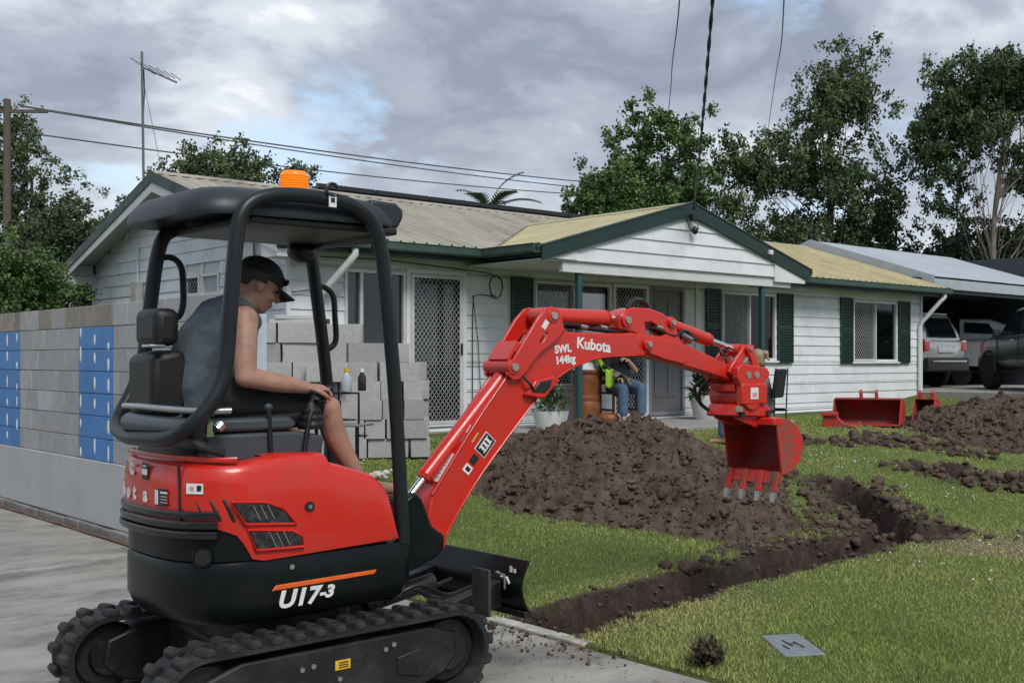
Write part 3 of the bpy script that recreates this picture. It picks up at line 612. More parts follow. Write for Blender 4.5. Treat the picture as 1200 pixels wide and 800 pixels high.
# ---- porch gable roof running along y
PZA = 3.80; PZE = 3.02; pp = (PZA - PZE) / (PXA - PX0)
ym = YR - (ZR - PZA) / pit       # where the porch ridge meets the main roof
def pz(x): return PZA - abs(x - PXA) * pp
for s, mt in ((-1, roofy), (1, roofy)):
    k = 0; y = PYF - .06
    while y < ym:
        y2 = min(y + .762, ym); xe = PXA + s * (PXA - PX0 + .12)
        # clip the inner ends on the valley with the main roof
        def valley(x): return YR - (ZR - pz(x)) / pit
        n = 30; vs = []; fs = []
        nn = max(4, int((y2 + .03 - y) / .019))
        for i in range(nn + 1):
            yy = y + (y2 + .03 - y) * i / nn; h = .008 * math.sin(2 * math.pi * yy / .076)
            # x where this line leaves the main roof: z_main(yy) = pz(x)
            zmain = roof_z(yy) if yy > -.5 else -9
            x_lim = PXA + s * min(abs(xe - PXA), max(0., (PZA - zmain) / pp)) if yy > -.5 else xe
            for x in (x_lim, PXA): vs.append((x, yy, pz(x) + .012 + h))
        for i in range(nn): fs.append((2 * i, 2 * i + 2, 2 * i + 3, 2 * i + 1))
        m = MB(); m.add(vs, fs); m.build('roof_sheet', mt, house, smooth=60, fix=False); y = y2; k += 1
MB().rings([[(PXA - .15, y, PZA - .02), (PXA, y, PZA + .035), (PXA + .15, y, PZA - .02)] for y in (PYF - .07, ym + .1)], cap=False).build('ridge_cap', roofy, house)
# valley tray with rust
vx = [(PX0 - .02 + (PXA - PX0) * t, ) for t in (0, 1)]
m = MB(); A_ = Vector((PX0 - .1, YR - (ZR - pz(PX0 - .1)) / pit, pz(PX0 - .1) + .02)); B_ = Vector((PXA, ym, PZA + .02)); d = (B_ - A_).normalized(); sd_ = Vector((d.y, -d.x, 0)) * .05
m.add([A_ - sd_, A_ + sd_, B_ + sd_, B_ - sd_], [(0, 1, 2, 3)]); m.build('valley_tray', M('rusty_valley', (.13, .085, .055), .8, var=.4, scale=12), house)
# gable barge boards + weatherboards
for s in (-1, 1):
    xe = PXA + s * (PXA - PX0 + .1); pr = [(xe, pz(xe) - .17), (PXA, PZA - .17), (PXA, PZA + .02), (xe, pz(xe) + .02)]
    MB().prism(pr, PYF - .075, PYF - .045, 'y').build('barge_board', greenp, house)
    MB().prism([(xe, pz(xe) + .022), (PXA, PZA + .022), (PXA, PZA + .04), (xe, pz(xe) + .04)], PYF - .09, PYF - .02, 'y').build('barge_flashing', greeng, house)
zb0 = 2.86
for k in range(5):
    z0 = zb0 + k * .19; z1 = z0 + .19
    half0 = (PZA - .1 - z0) / pp; half1 = (PZA - .1 - z1) / pp
    if half0 <= .1: break
    half1 = max(half1, .02); hl0 = min(half0, PXA - 2.92) ; hl1 = min(half1, PXA - 2.92); hr0 = min(half0, 7.55 - PXA); hr1 = min(half1, 7.55 - PXA)
    m = MB(); m.add([(PXA - hl0, PYF - .03, z0 - .006), (PXA + hr0, PYF - .03, z0 - .006), (PXA + hr1, PYF - .008, z1), (PXA - hl1, PYF - .008, z1), (PXA - hl0, PYF, z0 - .006), (PXA + hr0, PYF, z0 - .006), (PXA + hr1, PYF, z1), (PXA - hl1, PYF, z1)], [(0, 1, 2, 3), (7, 6, 5, 4), (0, 4, 5, 1), (1, 5, 6, 2), (2, 6, 7, 3), (3, 7, 4, 0)])
    m.build('gable_board', whitep, house)
# eave boxes at both feet of the gable
MB().prism([(2.62, 2.86), (3.15, 2.86), (3.15, pz(3.15) - .12), (2.62, pz(2.62) - .12)], PYF - .04, PYF - .005, 'y').build('eave_box', trimw, house)
MB().prism([(7.2, 2.78), (7.95, 2.78), (7.95, pz(7.95) - .12), (7.2, pz(7.2) - .12)], PYF - .045, PYF - .006, 'y').build('eave_box', trimw, house)
gutter((PX0 - .1, -.455, GZ), (PX0 - .1, PYF - .03, GZ)); gutter((PX1 + .1, PYF - .03, GZ), (PX1 + .1, -.455, GZ))
MB().b2(PX0 - .095, PX0 - .075, PYF, -.4, GZ - .14, GZ + .03).build('fascia', greenp, house); MB().b2(PX1 + .075, PX1 + .095, PYF, -.4, GZ - .14, GZ + .03).build('fascia', greenp, house)
MB().b2(PX0 - .07, PX1 + .07, PYF + .002, -.03, 2.835, 2.855).build('porch_ceiling', soffm, house)
MB().b2(PX0 + .3, PX1 - .3, PYF + .01, PYF + .09, 2.70, 2.834).build('porch_beam', soffm, house, bevel=.005)
for x in (3.28, 7.02): MB().box((x, PYF + .08, 1.73), (.075, .075, 2.2)).build('porch_post', postg, house, bevel=.006)
for x0, x1 in ((6.9, 8.15),): MB().b2(x0, x1, PYF + .02, PYF + .2, 2.695, 2.72).build('post_bracket', postg, house)
MB().b2(4.55, 4.72, -1.1, -1.0, 2.74, 2.834).build('porch_light', M('porch_light_brown', (.16, .07, .05), .5), house, bevel=.01)
# floodlight on the gable apex, sensor, downpipes
fl_ = MB().box((PXA - .02, PYF - .12, 3.60), (.12, .08, .10)).build('floodlight', M('black_plastic', (.012, .012, .013), .45), house, bevel=.012)
MB().tube([(PXA - .1, PYF - .05, 3.58), (PXA - .1, PYF - .12, 3.42), (PXA, PYF - .14, 3.38), (PXA + .08, PYF - .12, 3.45), (PXA + .1, PYF - .05, 3.6)], .008, 6).build('cable', MATS['black_plastic'], fl_)
MB().ell((PXA, PYF - .12, 3.42), (.05, .05, .06)).build('camera_dome', MATS['black_plastic'], fl_, smooth=60)
MB().box((7.02, PYF - .1, 3.22), (.08, .06, .07)).build('sensor', trimw, house, bevel=.01)
def downpipe(pts): MB().tube(pts, .045, 12).build('downpipe', trimw, house, smooth=50)
downpipe([(HL - .05 + .2, -.5, GZ - .1), (HL + .15, -.5, GZ - .16), (HL + .1, -.44, GZ - .24), (HL - .1, -.12, 2.35), (HL - .12, -.08, 2.25), (HL - .12, -.08, .55)])
downpipe([(.62, -.5, GZ - .1), (.62, -.5, GZ - .17), (.58, -.44, GZ - .26), (.38, -.12, 2.38), (.36, -.08, 2.28), (.36, -.08, .6)])
# phone / power cables under the eave
cb = M('cable_black', (.014, .014, .015), .5)
m = MB(); m.tube([(.4, -.06, 2.83), (1.3, -.06, 2.85), (2.3, -.06, 2.80), (2.9, -.06, 2.77), (3.05, -.06, 2.72)], .008, 6)
m.tube([(3.05 + .11 * math.cos(t), -.06 - .01 * (i % 3), 2.58 + .16 * math.sin(t)) for i, t in enumerate([k * .5 for k in range(40)])], .007, 5)
m.tube([(3.05, -.06, 2.45), (2.8, -.06, 2.46), (2.68, -.06, 2.44), (2.66, -.06, 2.2), (2.66, -.06, .9), (2.7, -.06, .85)], .007, 6)
m.tube([(2.66, -.065, 2.44), (2.75, -.065, 1.8), (2.80, -.065, .95)], .006, 5)
m.tube([(-.04, 1.2, 2.75), (-.045, .8, 2.6), (-.05, .3, 2.42), (.05, -.06, 2.38), (.3, -.06, 2.42)], .007, 6); m.build('cables', cb, house)
# solar panels standing proud behind the ridge
pan = M('solar_dark', (.012, .014, .02), .25, var=.1)
for k in range(8):
    x0 = 2.2 + k * 1.02; m = MB(); y0, z0, y1, z1 = YR + .12, ZR + .15, YR + 1.72, ZR + .15 - 1.6 * pit
    m.add([(x0, y0, z0), (x0 + 1.0, y0, z0), (x0 + 1.0, y1, z1), (x0, y1, z1), (x0, y0, z0 - .07), (x0 + 1.0, y0, z0 - .07), (x0 + 1.0, y1, z1 - .05), (x0, y1, z1 - .05)], [(0, 1, 2, 3), (7, 6, 5, 4), (0, 4, 5, 1), (1, 5, 6, 2), (2, 6, 7, 3), (3, 7, 4, 0)]); m.build('solar_panel', pan, house)

# antenna on the gable
ant = thing('antenna', 'tall thin television antenna mast on the left end of the roof', 'antenna', (*H2W(-.30, 3.75), 4.0), RZ)
am = M('antenna_metal', (.16, .15, .15), .5, metal=.6)
MB().tube([(0, 0, -.12), (-.02, .02, 1.95)], .018, 8).build('mast', am, ant)
bo = MB().tube([(.0, .05, 1.74), (.36, -.26, 1.53)], .014, 8).build('boom', am, ant)
d = Vector((.60, -.52, -.24)).normalized(); sdv = Vector((.52, .60, 0)).normalized()
for k, L_ in enumerate((.46, .36, .30, .26, .23, .2)):
    c = Vector((.0, .05, 1.74)) + d * (.01 + k * .095) + Vector((0, 0, .012)); e = Vector((.65, .76, .0)); MB().tube([c - e * L_ * (1.0 if k else 1.0), c + e * L_], .006, 5).build('element', am, ant)
MB().tube([(.0, .0, 1.7), (.03, .05, 1.4), (.0, .02, 1.0)], .008, 5).build('lead', cb, ant); MB().tube([(.0, .0, 1.5), (.35, .1, .0)], .004, 5).build('guy_wire', am, ant)

# ------------------------------------------------------------------ carport beside the house
cpt = thing('carport', 'open fronted carport with grey corrugated roof at the right end of the house', 'carport', (HO[0], HO[1], 0), RZ)
cgm = M('grey_roof_metal', (.40, .44, .48), .45, var=.08, scale=1, dirt=(.28, .30, .32), dirt_amt=.5, dirt_scale=2)
cdk = M('carport_dark_cladding', (.035, .042, .05), .7, var=.2)
place_sheets(14.42, 20.6, -.1, 3.33, 3.2, 4.32, cgm, cpt); place_sheets(14.42, 20.6, 6.5, 3.33, 3.2, 4.32, cgm, cpt)
MB().b2(14.42, 20.6, -.10, -.06, 3.08, 3.29).build('fascia', cgm, cpt); MB().b2(14.5, 20.5, -.05, .1, 3.0, 3.22).build('front_beam', cdk, cpt)
MB().prism([(-.1, 3.02), (3.2, 4.05), (6.5, 3.02), (6.5, 3.35), (3.2, 4.35), (-.1, 3.35)], 14.385, 14.41, 'x').build('verge_flashing', cgm, cpt)
for x in (20.45,): MB().box((x, .05, 2.0), (.09, .09, 2.4)).build('post', cdk, cpt)
for k in range(8):
    x = 14.5 + k * .762; vs, fs = corr_sheet(x, x + .78, 6.2, .6, 6.201, 3.3, amp=.012); MB().add(vs, fs).build('wall_sheet', cdk, cpt, smooth=60, fix=False)
MB().b2(20.5, 20.54, .1, 6.2, .6, 4.2).build('side_wall', cdk, cpt); MB().prism([(14.2, 3.3), (20.5, 3.3), (20.5, 3.32), (14.2, 3.32)], .2, 6.2).build('ceiling_lining', cdk, cpt)
MB().b2(14.05, 20.6, -5.6, 6.3, .3, .915).build('floor_slab', concs, cpt, bevel=.02)
for k in range(5): MB().b2(14.4, 20.5, .8 + k * 1.2, .87 + k * 1.2, 3.1, 3.28).build('purlin', cdk, cpt)

# ------------------------------------------------------------------ block boundary wall (house frame, face at x = -2.9)
bwall = thing('block_wall', 'grey concrete block wall with blue painted patches and rendered foot on the left', 'wall', (HO[0], HO[1], 0), RZ)
blk = M('concrete_block', (.40, .40, .395), .92, var=.10, scale=14, bump=.6, bscale=90, dirt=(.31, .30, .29), dirt_amt=.5, dirt_scale=4, rnd=.10, spec=.2)
blkb = M('brownish_block', (.30, .27, .235), .92, var=.16, scale=9, bump=.5, bscale=120, rnd=.1, spec=.2)
blklight = M('pale_block', (.47, .47, .465), .92, var=.06, scale=9, bump=.5, bscale=120, spec=.2)
blue = M('blue_membrane_paint', (.035, .19, .50), .45, var=.12, scale=4, bump=.25, bscale=60, rnd=.07)
rend = M('grey_render', (.45, .46, .46), .85, var=.05, scale=1.5, bump=.25, bscale=70, dirt=(.31, .31, .30), dirt_amt=.4, dirt_scale=1.4)
foot = M('footing_block', (.20, .19, .185), .92, var=.2, scale=8, bump=.5, bscale=90, dirt=(.10, .085, .075), dirt_amt=.7, dirt_scale=6, rnd=.2)
mort = M('mortar', (.34, .335, .325), .95)
dabm = M('white_adhesive', (.72, .73, .72), .8)
Y0, Y1 = -4.92, 6.6; X0 = -2.9
MB().b2(X0 + .012, X0 + .178, Y0 + .01, Y1, .6, 2.03).build('mortar_core', mort, bwall)
blues = ((-2.57, -1.72), (.06, .90), (2.7, 3.55), (5.3, 6.2))
def wblock(y0, y1, z0, z1, mat, name='block', off=0.): return MB().b2(X0 + off, X0 + .19, y0 + .004, y1 - .004, z0 + .0035, z1 - .0035).build(name, mat, bwall, bevel=.004)
for c in range(7):
    z0 = .65 + c * .2; z1 = z0 + .2
    if c == 6: pass
    y = Y0 - (.2 if c % 2 else 0)
    segs = []
    while y < Y1: segs.append((max(y, Y0), min(y + .4, Y1))); y += .4
    for a, b in segs:
        # cut at the painted columns
        cuts = sorted({a, b} | {q for bl in blues for q in bl if a + .03 < q < b - .03})
        for p, q in zip(cuts[:-1], cuts[1:]):
            inb = any(bl[0] - .001 <= (p + q) / 2 <= bl[1] + .001 for bl in blues)
            mt = blk; off = rng.uniform(-.002, .002)
            if inb and c < 6: mt = blue; off = -.007
            elif inb: mt = blkb
            elif abs((p + q) / 2 + .75) < .1 and c == 6: mt = blkb
            elif abs((p + q) / 2 + .85) < .15 and c == 2: mt = blklight
            elif rng.random() < .06 and c == 6: mt = blkb
            wblock(p, q, z0, z1, mt, off=off)
for bl in blues[:3]:
    for c in range(6):
        for t in (.1, .5, .93):
            if rng.random() < .9:
                yy = bl[0] + (bl[1] - bl[0]) * t; zz = .65 + c * .2 + rng.uniform(.02, .18); MB().ell((X0 - .0075, yy, zz), (.005, rng.uniform(.016, .028), rng.uniform(.035, .075)), 8, 6).build('adhesive_dab', dabm, bwall, smooth=60)
rd = MB(); ns = 60
rd.b2(X0 - .014, X0 + .19, Y0 - .01, Y1, .085, .648); rd.build('render_band', rend, bwall, bevel=.006)
y = Y0 - .05; k = 0
while y < Y1:
    l_ = rng.uniform(.36, .42); MB().b2(X0 - .05 - rng.uniform(0, .012), X0 + .19, y + .004, min(y + l_, Y1) - .004, -.06, .083 - rng.uniform(0, .012)).build('footing_block', foot, bwall, bevel=.008); y += l_
m = MB(); m.tube([(X0 - .075, Y0 + t * (Y1 - Y0) / 30, .012 + .004 * math.sin(t * 2.3)) for t in range(31)], .012, 6); m.build('edge_rod', M('rusty_edge', (.14, .085, .06), .9, var=.3), bwall)

# ------------------------------------------------------------------ stack of loose blocks before the left window
stm = M('stack_block', (.41, .41, .405), .92, var=.09, scale=10, bump=.6, bscale=90, dirt=(.29, .285, .27), dirt_amt=.5, dirt_scale=4, rnd=.17, spec=.2)
def hollow_block(L=.39, D=.19, Hh=.19):
    m = MB(); h = .032
    m.prism([(-L / 2, -D / 2), (L / 2, -D / 2), (L / 2, D / 2), (-L / 2, D / 2)], 0, Hh, 'z', holes=([(-L / 2 + h, -D / 2 + h), (-L / 2 + h, D / 2 - h), (-h / 2, D / 2 - h), (-h / 2, -D / 2 + h)], [(h / 2, -D / 2 + h), (h / 2, D / 2 - h), (L / 2 - h, D / 2 - h), (L / 2 - h, -D / 2 + h)])); return m
proto = hollow_block().build('concrete_block', stm, None, bevel=.003); proto2 = hollow_block(.19).build('concrete_block', stm, None, bevel=.003)
used = [0, 0]; SA = R(14)
ordn = ['first', 'second', 'third', 'fourth', 'fifth', 'sixth', 'seventh', 'eighth', 'ninth']
crs = ['bottom', 'second', 'third', 'fourth', 'fifth', 'sixth', 'top']
sx0, sy0 = -2.55, 11.45       # right front corner of the stack
def stack(ci, items, row, y_off):
    """items: list of (right edge distance from corner along the row, half?, end-on?)"""
    for k, (d, kind, yo) in enumerate(items):
        src = proto2 if kind == 'h' else proto; i = 1 if kind == 'h' else 0
        if used[i]: o = src.copy(); COL.objects.link(o)
        else: o = src; used[i] = 1
        hw = .195 if kind == 'f' else .095; ax = -(d + hw); ay = y_off + yo + .095; a = SA
        if kind == 'e': ay = y_off + yo + .195
        x = sx0 + ax * math.cos(a) - ay * math.sin(a); y = sy0 + ax * math.sin(a) + ay * math.cos(a)
        o.location = (x, y, .575 + ci * .191); o.rotation_euler = (0, 0, a + (R(90) if kind == 'e' else 0) + R(rng.uniform(-2.5, 2.5)))
        where = 'front row' if row == 0 else 'back row'
        tag(o, f'grey concrete block, {ordn[k]} from the right in the {crs[ci]} course, {where} of the stack', 'concrete block', 'loose concrete blocks stacked before the window')
def run(start, kinds):
    r = []; d = start
    for kd in kinds: r.append((d, kd, rng.uniform(-.03, .02))); d += rng.uniform(0, .015); d += .40 if kd == 'f' else .20
    return r
stack(0, run(0, 'efffff'), 0, 0); stack(1, run(.03, 'feffff'), 0, 0); stack(2, run(.06, 'heffff'), 0, 0); stack(3, run(.07, 'eeffff'), 0, 0)
stack(4, run(.10, 'ffffff'), 0, .03); stack(5, run(.20, 'hfefff'), 0, .05); stack(6, run(.66, 'fffff'), 0, .06)
stack(4, run(.02, 'hff'), 1, .42); stack(3, run(.0, 'hff'), 1, .42); stack(2, run(.0, 'hff'), 1, .42); stack(1, run(.0, 'hff'), 1, .42); stack(0, run(.0, 'hff'), 1, .42)
def stk(d, yo, z): return (sx0 - d * math.cos(SA) - yo * math.sin(SA), sy0 - d * math.sin(SA) + yo * math.cos(SA), z)
pv = M('paver_pale', (.50, .50, .48), .9, var=.08, bump=.3)
for k in range(2):
    o = thing('paving_slab', ['upper of two thin pale paving slabs lying on the block stack', 'lower of two thin pale paving slabs lying on the block stack'][1 - k], 'paving slab', stk(1.32 - .05 * k, .2, .575 + 7 * .191 + k * .042), SA + .06 * k, 'thin slabs on the block stack'); MB().b2(-.22, .22, -.15, .15, 0, .04).build('slab', pv, o, bevel=.004)
# drink can on the ledge, timber post, table with bottles
can = thing('drink_can', 'small tan drink can standing on a ledge of the block stack', 'can', stk(.99, -.07, .575 + 5 * .191 - .001), 0)
# ledge block carrying the can
o = proto.copy(); COL.objects.link(o); o.location = stk(.98, -.095, .575 + 4 * .191 + .0); o.rotation_euler = (0, 0, SA); tag(o, 'grey concrete block jutting forward from the stack under the drink can', 'concrete block', 'loose concrete blocks stacked before the window')
MB().lathe([(.024, 0), (.032, .008), (.032, .11), (.026, .122), (.0, .122)], seg=18).build('can_body', M('can_tan', (.42, .27, .17), .35, metal=.3, var=.2, scale=20), can, smooth=40); MB().lathe([(.0325, .04), (.0325, .075)], seg=18).build('label_band', M('can_band', (.6, .52, .4), .4), can, smooth=40)
bp_ = thing('upright_board', 'pale blue grey board standing upright behind the operator beside the blocks', 'board', (-3.95, 10.6, .0), R(20)); MB().b2(-.06, .06, -.02, .02, .3, 1.98).build('board', M('pale_board', (.45, .52, .57), .6), bp_, bevel=.003)
rb = thing('brown_post', 'dark red brown timber post against the house corner', 'post', (*H2W(.28, -.35), .5), RZ); MB().b2(-.06, .06, -.05, .05, 0, 1.55).build('post', M('brown_timber', (.09, .028, .02), .7), rb, bevel=.004)
blkmet = M('black_metal', (.012, .012, .013), .45, metal=.3)
tb = thing('work_stand', 'black metal frame stand in front of the block stack behind the excavator', 'stand', (-2.93, 9.7, .43), R(-8))
tpz = .56
MB().b2(-.30, .24, -.16, .16, tpz, tpz + .018).build('top_plate', M('steel_top', (.30, .30, .31), .4, metal=.6), tb, bevel=.003)
for x, y in ((-.02, -.14), (.1, .12), (-.28, .14), (.22, -.14)): MB().box((x, y, tpz / 2), (.022, .022, tpz)).build('leg', blkmet, tb)
MB().tube([(.17 + .0, 0, tpz), (.17, 0, tpz + .28), (-.12, 0, tpz + .28)], .011, 8).build('holder_arm', blkmet, tb)
MB().tube([(-.02 + .13 * math.cos(t), .05 + .05 * math.sin(t), tpz + .05) for t in [k * .4 for k in range(16)]], .009, 6, closed=True).build('ring', blkmet, tb)
MB().tube([(.2 + .045 * math.cos(t), -.02 + .04 * math.sin(t), tpz - .08) for t in [k * .5 for k in range(13)]], .009, 6, closed=True).build('ring', blkmet, tb)
def bottle(loc, label, capm, bodym, hgt, r):
    b = thing('bottle', label, 'bottle', loc); MB().lathe([(r * .9, 0), (r, .01), (r, hgt * .6), (r * .45, hgt * .8), (r * .42, hgt * .86)], seg=16).build('bottle_body', bodym, b, smooth=40); MB().lathe([(r * .5, hgt * .84), (r * .5, hgt), (0, hgt)], seg=14).build('cap', capm, b, smooth=40)
T = Matrix.Rotation(R(-8), 3, 'Z')
def tp(x, y, z): v = T @ Vector((x, y, 0)); return (-2.93 + v.x, 9.7 + v.y, .43 + z)
bottle(tp(.06, .0, tpz + .292), 'small clear bottle with yellow cap on the black stand', M('cap_yellow', (.75, .38, .02), .4), M('bottle_clear', (.42, .48, .50), .15), .20, .045)
bottle(tp(.19, .02, tpz + .30), 'small dark bottle with white cap on the black stand', M('cap_white', (.75, .75, .74), .4), M('bottle_dark', (.02, .02, .022), .2), .19, .035)
bw_ = thing('steel_bowl', 'shiny steel bowl on the black stand beside the operator knee', 'bowl', tp(-.22, -.02, tpz + .018)); MB().lathe([(.03, 0), (.07, .03), (.085, .06), (.08, .06), (.064, .03), (.0, .012)], seg=20).build('bowl', M('bowl_steel', (.6, .6, .6), .2, metal=.9), bw_, smooth=50)
# rubble at the foot of the stack
r = random.Random(9)
rub = clods('plaster_rubble', np.array([(-2.75 + r.gauss(0, .12), 10.1 + r.gauss(0, .18), .40 + r.uniform(.1, .16)) for q in range(26)]), np.array([r.uniform(.02, .05) for q in range(26)]), None, M('plaster_rubble', (.55, .52, .46), .9)); tag(rub, 'pale rubble lying at the foot of the block stack', 'rubble')

# ------------------------------------------------------------------ porch things
def pot(name, label, loc, r, h, seed, leafm, nleaf, spread, hgt, ll):
    p = thing(name, label, 'potted plant', loc); MB().lathe([(r * .62, 0), (r * .70, .02), (r * .98, h * .93), (r, h), (r * .93, h), (r * .9, h - .04), (0, h - .05)], seg=28).build('pot', M('white_pot', (.72, .73, .72), .45, var=.04, dirt=(.5, .5, .47), dirt_amt=.4), p, smooth=40)
    rr = random.Random(seed); vs = []; fs = []; k = 0
    for q in range(nleaf):
        a = rr.uniform(0, 6.28); e = rr.uniform(.05, 1.5); d = Vector((math.cos(a) * math.cos(e), math.sin(a) * math.cos(e), math.sin(e))); b = Vector((0, 0, h)) + Vector((d.x * spread, d.y * spread, d.z * hgt)) * rr.uniform(.35, 1.0)
        dd = (d + Vector((rr.gauss(0, .5), rr.gauss(0, .5), rr.gauss(-.1, .5)))).normalized(); s = dd.cross(Vector((0, 0, 1))).normalized() * ll * rr.uniform(.2, .34); l_ = ll * rr.uniform(.6, 1.2); up = Vector((0, 0, ll * .12))
        vs += [b, b + dd * l_ * .45 + s + up, b + dd * l_, b + dd * l_ * .45 - s + up]; fs.append((k, k + 1, k + 2, k + 3)); k += 4
    meshobj('foliage', vs, fs, leafm, p)
    sv = MB()
    for q in range(5): a = q * 1.3; sv.tube([(0, 0, h - .05), (.3 * spread * math.cos(a), .3 * spread * math.sin(a), h + hgt * .5)], .008, 5)
    sv.build('stems', M('stem_brown', (.10, .07, .04), .8), p, fix=False)
lf1 = M('shrub_leaf', (.07, .14, .035), .5, var=.35, scale=9); lf2 = M('dark_leaf', (.02, .05, .02), .35, var=.35, scale=9)
pot('potted_shrub', 'white pot with a bushy green shrub beside the left porch post', (-1.80, 15.5, .50), .25, .36, 4, lf1, 520, .30, .34, .075)
pot('potted_plant', 'white pot with dark broad leaved plant right of the grey front door', (.37, 18.0, .60), .27, .40, 5, lf2, 120, .30, .26, .2)
# turned wooden pedestal with hard hat and hi-vis vest
wd = M('varnished_timber', (.22, .075, .025), .4, var=.25, scale=10, stretch=(1, 1, .3))
px_, py_ = -1.41, 16.55
ped = thing('timber_pedestal', 'brown turned timber pedestal on the porch beside the seated person', 'pedestal', (px_, py_, .617))
MB().lathe([(.24, 0), (.24, .05), (.19, .09), (.20, .2), (.215, .26), (.19, .34), (.20, .36), (.20, .40), (.185, .42), (.195, .62), (.20, .64), (.18, .72), (.21, .76), (.21, .79), (0, .79)], seg=24).build('column', wd, ped, smooth=35)
MB().ell((.33, -.05, .09), (.17, .12, .09), 12, 8).build('foot_scroll', wd, ped, smooth=60)
hat = thing('white_hard_hat', 'white hard hat resting on top of the timber pedestal', 'hard hat', (px_ - .03, py_ - .02, .617 + .79)); MB().lathe([(.20, 0), (.205, .01), (.165, .02), (.155, .07), (.12, .14), (.06, .175), (0, .18)], seg=24).build('shell', M('hat_white', (.72, .74, .75), .35), hat, smooth=50); MB().tube([(.0, -.15, .06), (0, -.1, .15), (0, 0, .185), (0, .1, .15), (0, .15, .06)], .012, 6).build('ridge', MATS['hat_white'], hat, smooth=50)
hv = thing('hi_vis_vest', 'fluorescent yellow and black vest heaped beside the white hard hat', 'vest', (px_ + .27, py_ - .05, .617 + .70))
def cloth(nx_, ny_, fn): return [fn(i / nx_, j / ny_) for j in range(ny_ + 1) for i in range(nx_ + 1)], [(j * (nx_ + 1) + i, j * (nx_ + 1) + i + 1, (j + 1) * (nx_ + 1) + i + 1, (j + 1) * (nx_ + 1) + i) for j in range(ny_) for i in range(nx_)]
v_, f_ = cloth(14, 14, lambda a, b: (-.17 + .32 * a, -.12 + .2 * b + .02 * math.sin(a * 14), .16 - .25 * (a ** 2) + .05 * math.sin(a * 9 + b * 5) + .10 * math.exp(-((a - .2) ** 2) * 8)))
c1 = MB().add(v_, f_).build('hi_vis_cloth', M('hi_vis_yellow', (.30, .52, .03), .6), hv, smooth=80, fix=False); c1.modifiers.new('thick', 'SOLIDIFY').thickness = .008
v_, f_ = cloth(14, 14, lambda a, b: (-.02 + .42 * a, -.15 + .2 * b + .02 * math.sin(a * 12), .14 - .22 * a + .05 * math.sin(a * 11 + b * 6)))
c2 = MB().add(v_, f_).build('patterned_cloth', M('dark_print_cloth', (.05, .05, .045), .8, var=.9, scale=18, dirt=(.35, .33, .25), dirt_amt=.9, dirt_scale=14), hv, smooth=80, fix=False); c2.modifiers.new('thick', 'SOLIDIFY').thickness = .008
v_, f_ = cloth(8, 8, lambda a, b: (.03 + .10 * a, -.19 - .01 * math.sin(a * 7), .10 - .26 * b + .01 * math.sin(a * 9)))
c3 = MB().add(v_, f_).build('hanging_flap', MATS['hi_vis_yellow'], hv, smooth=80, fix=False); c3.modifiers.new('thick', 'SOLIDIFY').thickness = .008

